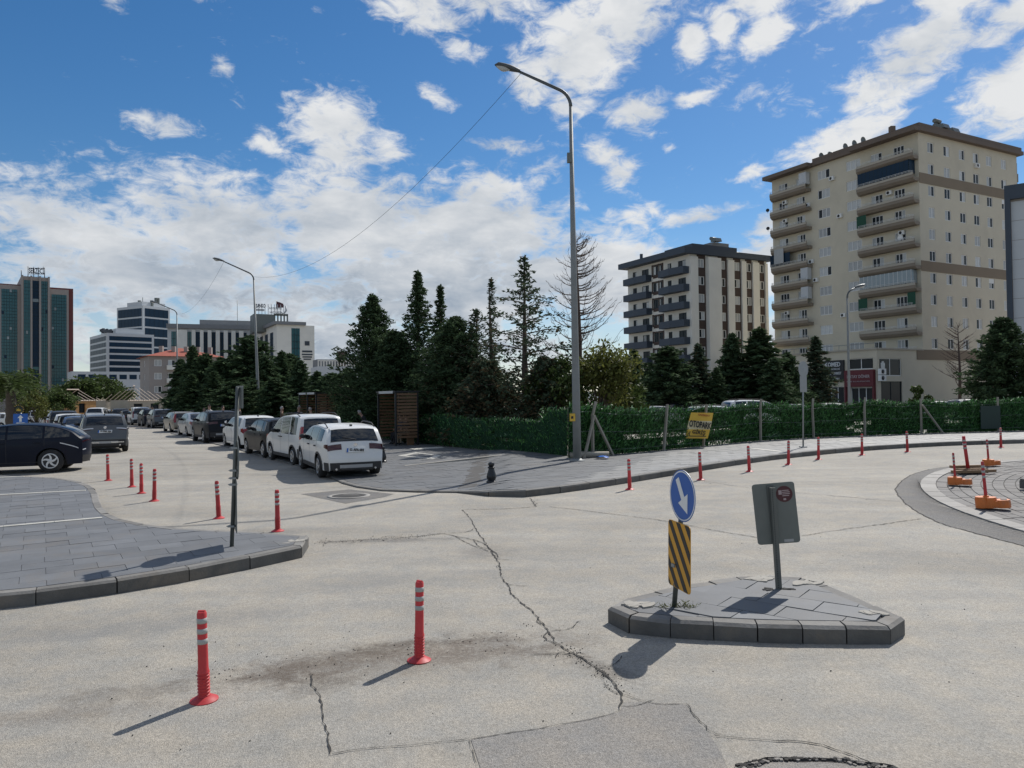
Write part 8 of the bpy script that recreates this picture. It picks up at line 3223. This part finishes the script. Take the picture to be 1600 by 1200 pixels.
# the tall group behind the kiosks
spec = [
    (583, 462, 42, 2.3, dict(n_br=250, per=34, shape=0.85, droop=0.05, up=0.45, irr=0.4, lobes=0.4), 'dense dark conifer with a blunt top, leftmost of the tall group behind the kiosks'),
    (655, 426, 40, 2.3, dict(n_br=230, per=24, shape=1.1, droop=0.15, up=0.12, irr=0.45, lobes=0.2), 'tallest dark conifer with a stepped pointed crown above the nearer kiosk'),
    (690, 448, 41, 1.6, dict(n_br=170, per=20, shape=1.3, droop=0.12, up=0.15, irr=0.5), 'slim pointed conifer close to the right of the tallest dark one'),
    (618, 520, 40, 2.2, dict(n_br=240, per=42, shape=0.55, droop=0.1, up=0.2, irr=0.3), 'bushy dark conifer filling the gap left of the tallest one'),
    (712, 497, 36.5, 2.1, dict(n_br=230, per=36, shape=0.6, droop=0.15, up=0.3, irr=0.35, lobes=0.5), 'bushy dark conifer with spreading arms between kiosk and drooping cedars'),
    (745, 486, 36, 1.9, dict(n_br=110, per=15, shape=0.85, droop=0.35, up=0.6, irr=0.6, dry=0.25, needle='needle_blue', lobes=0.7, dens=1.5), 'sparse cedar with curved arching tops right of the bushy dark conifer'),
    (770, 438, 34.5, 1.5, dict(n_br=130, per=13, shape=1.7, droop=0.35, up=0.2, irr=0.6, dry=0.25, needle='needle_blue', leafsize=0.11, dens=1.5), 'thin drooping cedar with a bent tip beside the big open cedar'),
    (822, 403, 32.5, 2.35, dict(n_br=140, per=23, shape=0.85, droop=0.25, up=0.34, irr=0.6, dry=0.25, needle='needle_blue', lobes=0.8, sparse_top=0.8, dens=1.35, leafsize=0.12), 'big open cedar with layered branches left of the lamp post'),
    (760, 565, 33.5, 1.8, dict(n_br=170, per=26, shape=0.5, droop=0.35, up=0.25, irr=0.45, dry=0.6, needle='needle_blue', lobes=0.4), 'low brownish half-dry conifer under the drooping cedars'),
    (700, 560, 36, 2.0, dict(n_br=220, per=36, shape=0.5, droop=0.2, up=0.2, irr=0.3, dry=0.25), 'low broad conifer just right of the nearer kiosk'),
    (850, 560, 31, 1.5, dict(n_br=150, per=22, shape=0.6, droop=0.3, up=0.2, irr=0.4, dry=0.5, needle='needle_blue'), 'low half-dry conifer below the right arms of the big cedar'),
]
for px, yt, dist, rad, kw, lb in spec:
    p, h = stand(px, yt, dist)
    kw['dens'] = kw.get('dens', 2.1) * 1.6
    kw['leafsize'] = kw.get('leafsize', 0.13) * 0.76
    tree(conifer_meshes(h, rad, **kw), p, lb, group=GT)
# bare dead larch behind the lamp post
p, h = stand(905, 368, 34)
t = thing('dead_tree', 'bare dead conifer with upcurved reddish branches behind the nearest lamp post', 'tree', (p.x, p.y, p.z))
mb = MB()
mb.tube([(0, 0, 0), (0.05, 0, h * 0.5), (-0.06, 0, h)], [0.17, 0.11, 0.02], 8)
mb.build('trunk', M['deadbark'], t)
mb = MB()
for b in range(88):
    f = 0.26 + 0.72 * (b + rng.random()) / 88
    a = rng.uniform(0, 6.28)
    l = 3.3 * (1.06 - f) ** 0.8 * rng.uniform(0.55, 1.1)
    z = h * f
    sag, rise = rng.uniform(0.0, 0.08), rng.uniform(0.35, 0.75)
    pts = [(math.cos(a) * l * q, math.sin(a) * l * q, z - sag * l * math.sin(q * 3.0) + rise * l * q ** 2.4) for q in (0, .2, .4, .6, .8, 1)]
    mb.tube(pts, [0.030, 0.026, 0.020, 0.015, 0.010, 0.005], 4, cap=False)
    for q in range(1, 6):
        c = Vector(pts[q])
        for s_ in range(2):
            aa = a + rng.uniform(-1.1, 1.1)
            ll = rng.uniform(0.15, 0.5) * (1 if q < 5 else 0.6)
            mb.tube([c, c + Vector((math.cos(aa) * ll * .6, math.sin(aa) * ll * .6, ll * .25)), c + Vector((math.cos(aa) * ll * .8, math.sin(aa) * ll * .8, ll * .7))], [0.010, 0.008, 0.004], 3, cap=False)
mb.build('branches', M['deadbark'], t)
# yellow-green broadleaf tree and shrubs behind the fence corner
p, h = stand(938, 545, 31.5)
tree(broad_meshes(h, 1.9, n=5200, leaf='leaf_gold', leafsize=0.10, clumps=24, trunk_f=0.2), p, 'yellow-green broadleaf tree right behind the lamp post and fence corner', name='broadleaf_tree')
p, h = stand(872, 556, 31)
tree(broad_meshes(h, 1.3, n=4000, leaf='leaf', leafsize=0.09, trunk_f=0.15), p, 'dull green broadleaf tree left of the lamp post behind the fence corner', name='broadleaf_tree')
p, h = stand(968, 575, 34)
tree(broad_meshes(h, 1.2, n=2600, leaf='leaf', leafsize=0.10, trunk_f=0.15), p, 'smaller green broadleaf tree right of the yellow-green one', name='broadleaf_tree')

# shared conifers for the rows farther off
CON = [conifer_meshes(8, 2.3, n_br=190, per=26, shape=0.7, leafsize=0.20, irr=0.35, lobes=0.3), conifer_meshes(8, 2.0, n_br=160, per=26, shape=0.85, droop=0.1, leafsize=0.20, irr=0.35),
       conifer_meshes(8, 2.6, n_br=180, per=28, shape=0.55, droop=0.15, up=0.25, leafsize=0.21, irr=0.35, lobes=0.5), conifer_meshes(8, 1.8, n_br=150, per=22, shape=0.9, droop=0.3, leafsize=0.19, irr=0.45, dry=0.2, needle='needle_blue')]
rowC = [(283, 548, 78, 'leftmost small conifer of the dark row behind the parked cars'), (302, 528, 74, 'pointed conifer second from left in the dark row before the hospital'), (322, 540, 71, 'conifer third from left in the dark row before the hospital'),
        (345, 553, 68, 'rounded conifer fourth in the dark row before the hospital'), (368, 543, 76, 'conifer just left of the middle lamp post'), (392, 512, 70, 'tall conifer directly behind the middle lamp post'),
        (415, 552, 64, 'conifer just right of the middle lamp post'), (441, 536, 66, 'pointed conifer below the right block of the hospital'), (453, 540, 69, 'twin pointed conifer below the hospital glass strip'),
        (470, 558, 60, 'conifer below the hospital wall emblem'), (496, 575, 58, 'low conifer behind the far kiosk'), (520, 578, 55, 'low conifer right of the far kiosk'), (545, 570, 50, 'low conifer left of the blunt-topped tall one'),
        (335, 575, 60, 'low conifer behind the white-shirted person'), (385, 585, 56, 'low conifer behind the edge-on sign pole'), (430, 585, 53, 'low conifer left of the far kiosk'), (300, 580, 66, 'low conifer at the left end of the dark row'), (365, 590, 54, 'small low conifer left of the edge-on sign pole')]
for i, (px, yt, dist, lb) in enumerate(rowC):
    p, h = stand(px, yt + (14 if yt < 550 else 6), dist)
    s = h / 8
    w = s * rng.uniform(1.1, 1.4) + (0.3 if yt > 560 else 0)
    tree(CON[i % 3], p, lb, group='dark conifers in the row before the hospital', s=(w, w, s))
rowH = [(992, 548, 62, 'conifer at the left foot of the block with white pilasters'), (1045, 543, 58, 'conifer below the dark balconies of the block with white pilasters'), (1092, 538, 60, 'conifer below the first white pilasters'),
        (1146, 522, 61, 'slim pointed conifer left of the broad one in the car park'), (1188, 514, 60, 'broadest conifer in the car park, between the two apartment blocks'), (1231, 552, 62, 'slim conifer just left of the round sign back'),
        (1276, 527, 66, 'conifer partly covering the black shop sign'), (1210, 560, 57, 'low conifer in front of the broadest one in the car park'), (1120, 575, 58, 'low conifer below the brown window strips'), (1018, 580, 64, 'low conifer at the left end of the car park'), (1068, 580, 63, 'low conifer behind the banner')]
for i, (px, yt, dist, lb) in enumerate(rowH):
    p, h = stand(px, yt, dist)
    s = h / 8
    w = s * (1.9 if px == 1188 else 1.0 if px in (1146, 1231) else 1.45)
    tree(CON[(i + 1) % 4], p, lb, group='conifers in the car park', s=(w, w, s))
p, h = stand(1571, 498, 56)
tree(conifer_meshes(h, 2.9, n_br=230, per=40, shape=0.6, leafsize=0.17, lobes=0.5, irr=0.35, droop=0.1, up=0.2), p, 'big dark conifer at the right edge before the beige block')
p, h = stand(1436, 604, 60)
tree(broad_meshes(h, 0.9, n=900, leafsize=0.13, clumps=10, trunk_f=0.1), p, 'small bush against the beige wall right of the shops', name='bush')
p, h = stand(1499, 508, 62)
t = thing('bare_tree', 'bare brown tree in front of the beige block near the right edge', 'tree', (p.x, p.y, p.z))
mb = MB()
mb.tube([(0, 0, 0), (0.1, 0, h * 0.5), (0, 0, h)], [0.16, 0.10, 0.02], 7)
mb.build('trunk', M['deadbark'], t)
mb = MB()
for b in range(46):
    f = 0.25 + 0.72 * (b + rng.random()) / 46
    a = rng.uniform(0, 6.28)
    l = 2.0 * (1.05 - f) ** 0.6 * rng.uniform(0.6, 1.1)
    pts = [(math.cos(a) * l * q, math.sin(a) * l * q, h * f + 0.55 * l * q ** 1.3) for q in (0, .35, .7, 1)]
    mb.tube(pts, [0.035, 0.028, 0.02, 0.010], 4, cap=False)
    for q in (1, 2, 3):
        c = Vector(pts[q])
        for s_ in range(3):
            aa, ll = a + rng.uniform(-1.2, 1.2), rng.uniform(0.2, 0.6)
            mb.tube([c, c + Vector((math.cos(aa) * ll, math.sin(aa) * ll, ll * 0.7))], [0.013, 0.006], 3, cap=False)
mb.build('branches', M['deadbark'], t)

# greenery on the far left
BR = [broad_meshes(5, 2.2, n=3200, leaf='leaf', leafsize=0.17, trunk_f=0.12), broad_meshes(5, 2.5, n=3000, leaf='leaf_gold', leafsize=0.17, trunk_f=0.1)]
for i, (px, yt, dist, kind, s, lb) in enumerate(((93, 608, 78, 0, 1.2, 'round green bush-like tree at the foot of the teal tower'), (128, 590, 120, 0, 1.7, 'green tree between teal tower and ochre house'), (158, 588, 125, 0, 1.8, 'green tree right above the ochre house'),
                                                 (58, 612, 62, 1, 1.0, 'yellowish bush tree right of the palm'), (178, 600, 122, 0, 1.4, 'green tree between the two stripped houses'), (30, 580, 90, 0, 1.6, 'dark green tree behind the palm at the left edge'), (112, 600, 135, 1, 1.5, 'distant tree right of the teal tower foot'))):
    p, h = stand(px, yt, dist)
    tree(BR[kind], p, lb, name='broadleaf_tree', group='broadleaf trees on the far left', s=(h / 5 * s * .9, h / 5 * s * .9, h / 5))
p, h = stand(17, 598, 40)
t = thing('palm_tree', 'palm tree with arching fronds at the left edge', 'tree', (p.x, p.y, p.z))
mb = MB()
mb.lathe([(0.24 - 0.03 * (k / 12) + (0.04 if k % 2 else 0), h * 0.92 * k / 12) for k in range(13)], 10)
mb.build('trunk', M['bark'], t)
P, D, L = [], [], []
for b in range(46):
    a, e = rng.uniform(0, 6.28), rng.uniform(-0.3, 1.25)
    l = rng.uniform(1.5, 2.1)
    for q in np.linspace(0.1, 1, 20):
        r = l * q
        c = np.array([math.cos(a) * math.cos(e) * r, math.sin(a) * math.cos(e) * r, h * 0.93 + math.sin(e) * r - 0.55 * r * r / l])
        for sgn in (-1, 1):
            P.append(c)
            D.append([math.cos(a + 0.8 * sgn), math.sin(a + 0.8 * sgn), math.sin(e) * .4 - 0.5 * q])
            L.append(0.22 * (1.1 - 0.5 * q))
P, D, L = np.array(P), np.array(D), np.array(L)
D = D / np.linalg.norm(D, axis=1)[:, None]
obj('fronds', crown_leaves(P + D * L[:, None], D, L, 0.11, [M['leaf']], name='fronds'), t)

# hills and town edge far away so that the horizon is not bare
mb = MB()
pts = []
for i in range(61):
    a = R(-70 + 140 * i / 60)
    hgt = 16 + 10 * mnoise.noise(Vector((i * 0.21, 3.1, 0))) + 5 * mnoise.noise(Vector((i * 0.7, 1.1, 0)))
    pts.append((a, hgt))
rows = [[(math.sin(a) * d, math.cos(a) * d, z * k) for a, z in pts] for d, k in ((1500, 0.0), (1650, 0.7), (1900, 1.0), (2600, 0.6))]
mb.grid(rows)
M['hill'] = mat('distant_hill', (0.10, 0.12, 0.12), rough=0.9, var=0.25, scale=0.004)
tag(mb.build('hills', M['hill']), kind='structure')
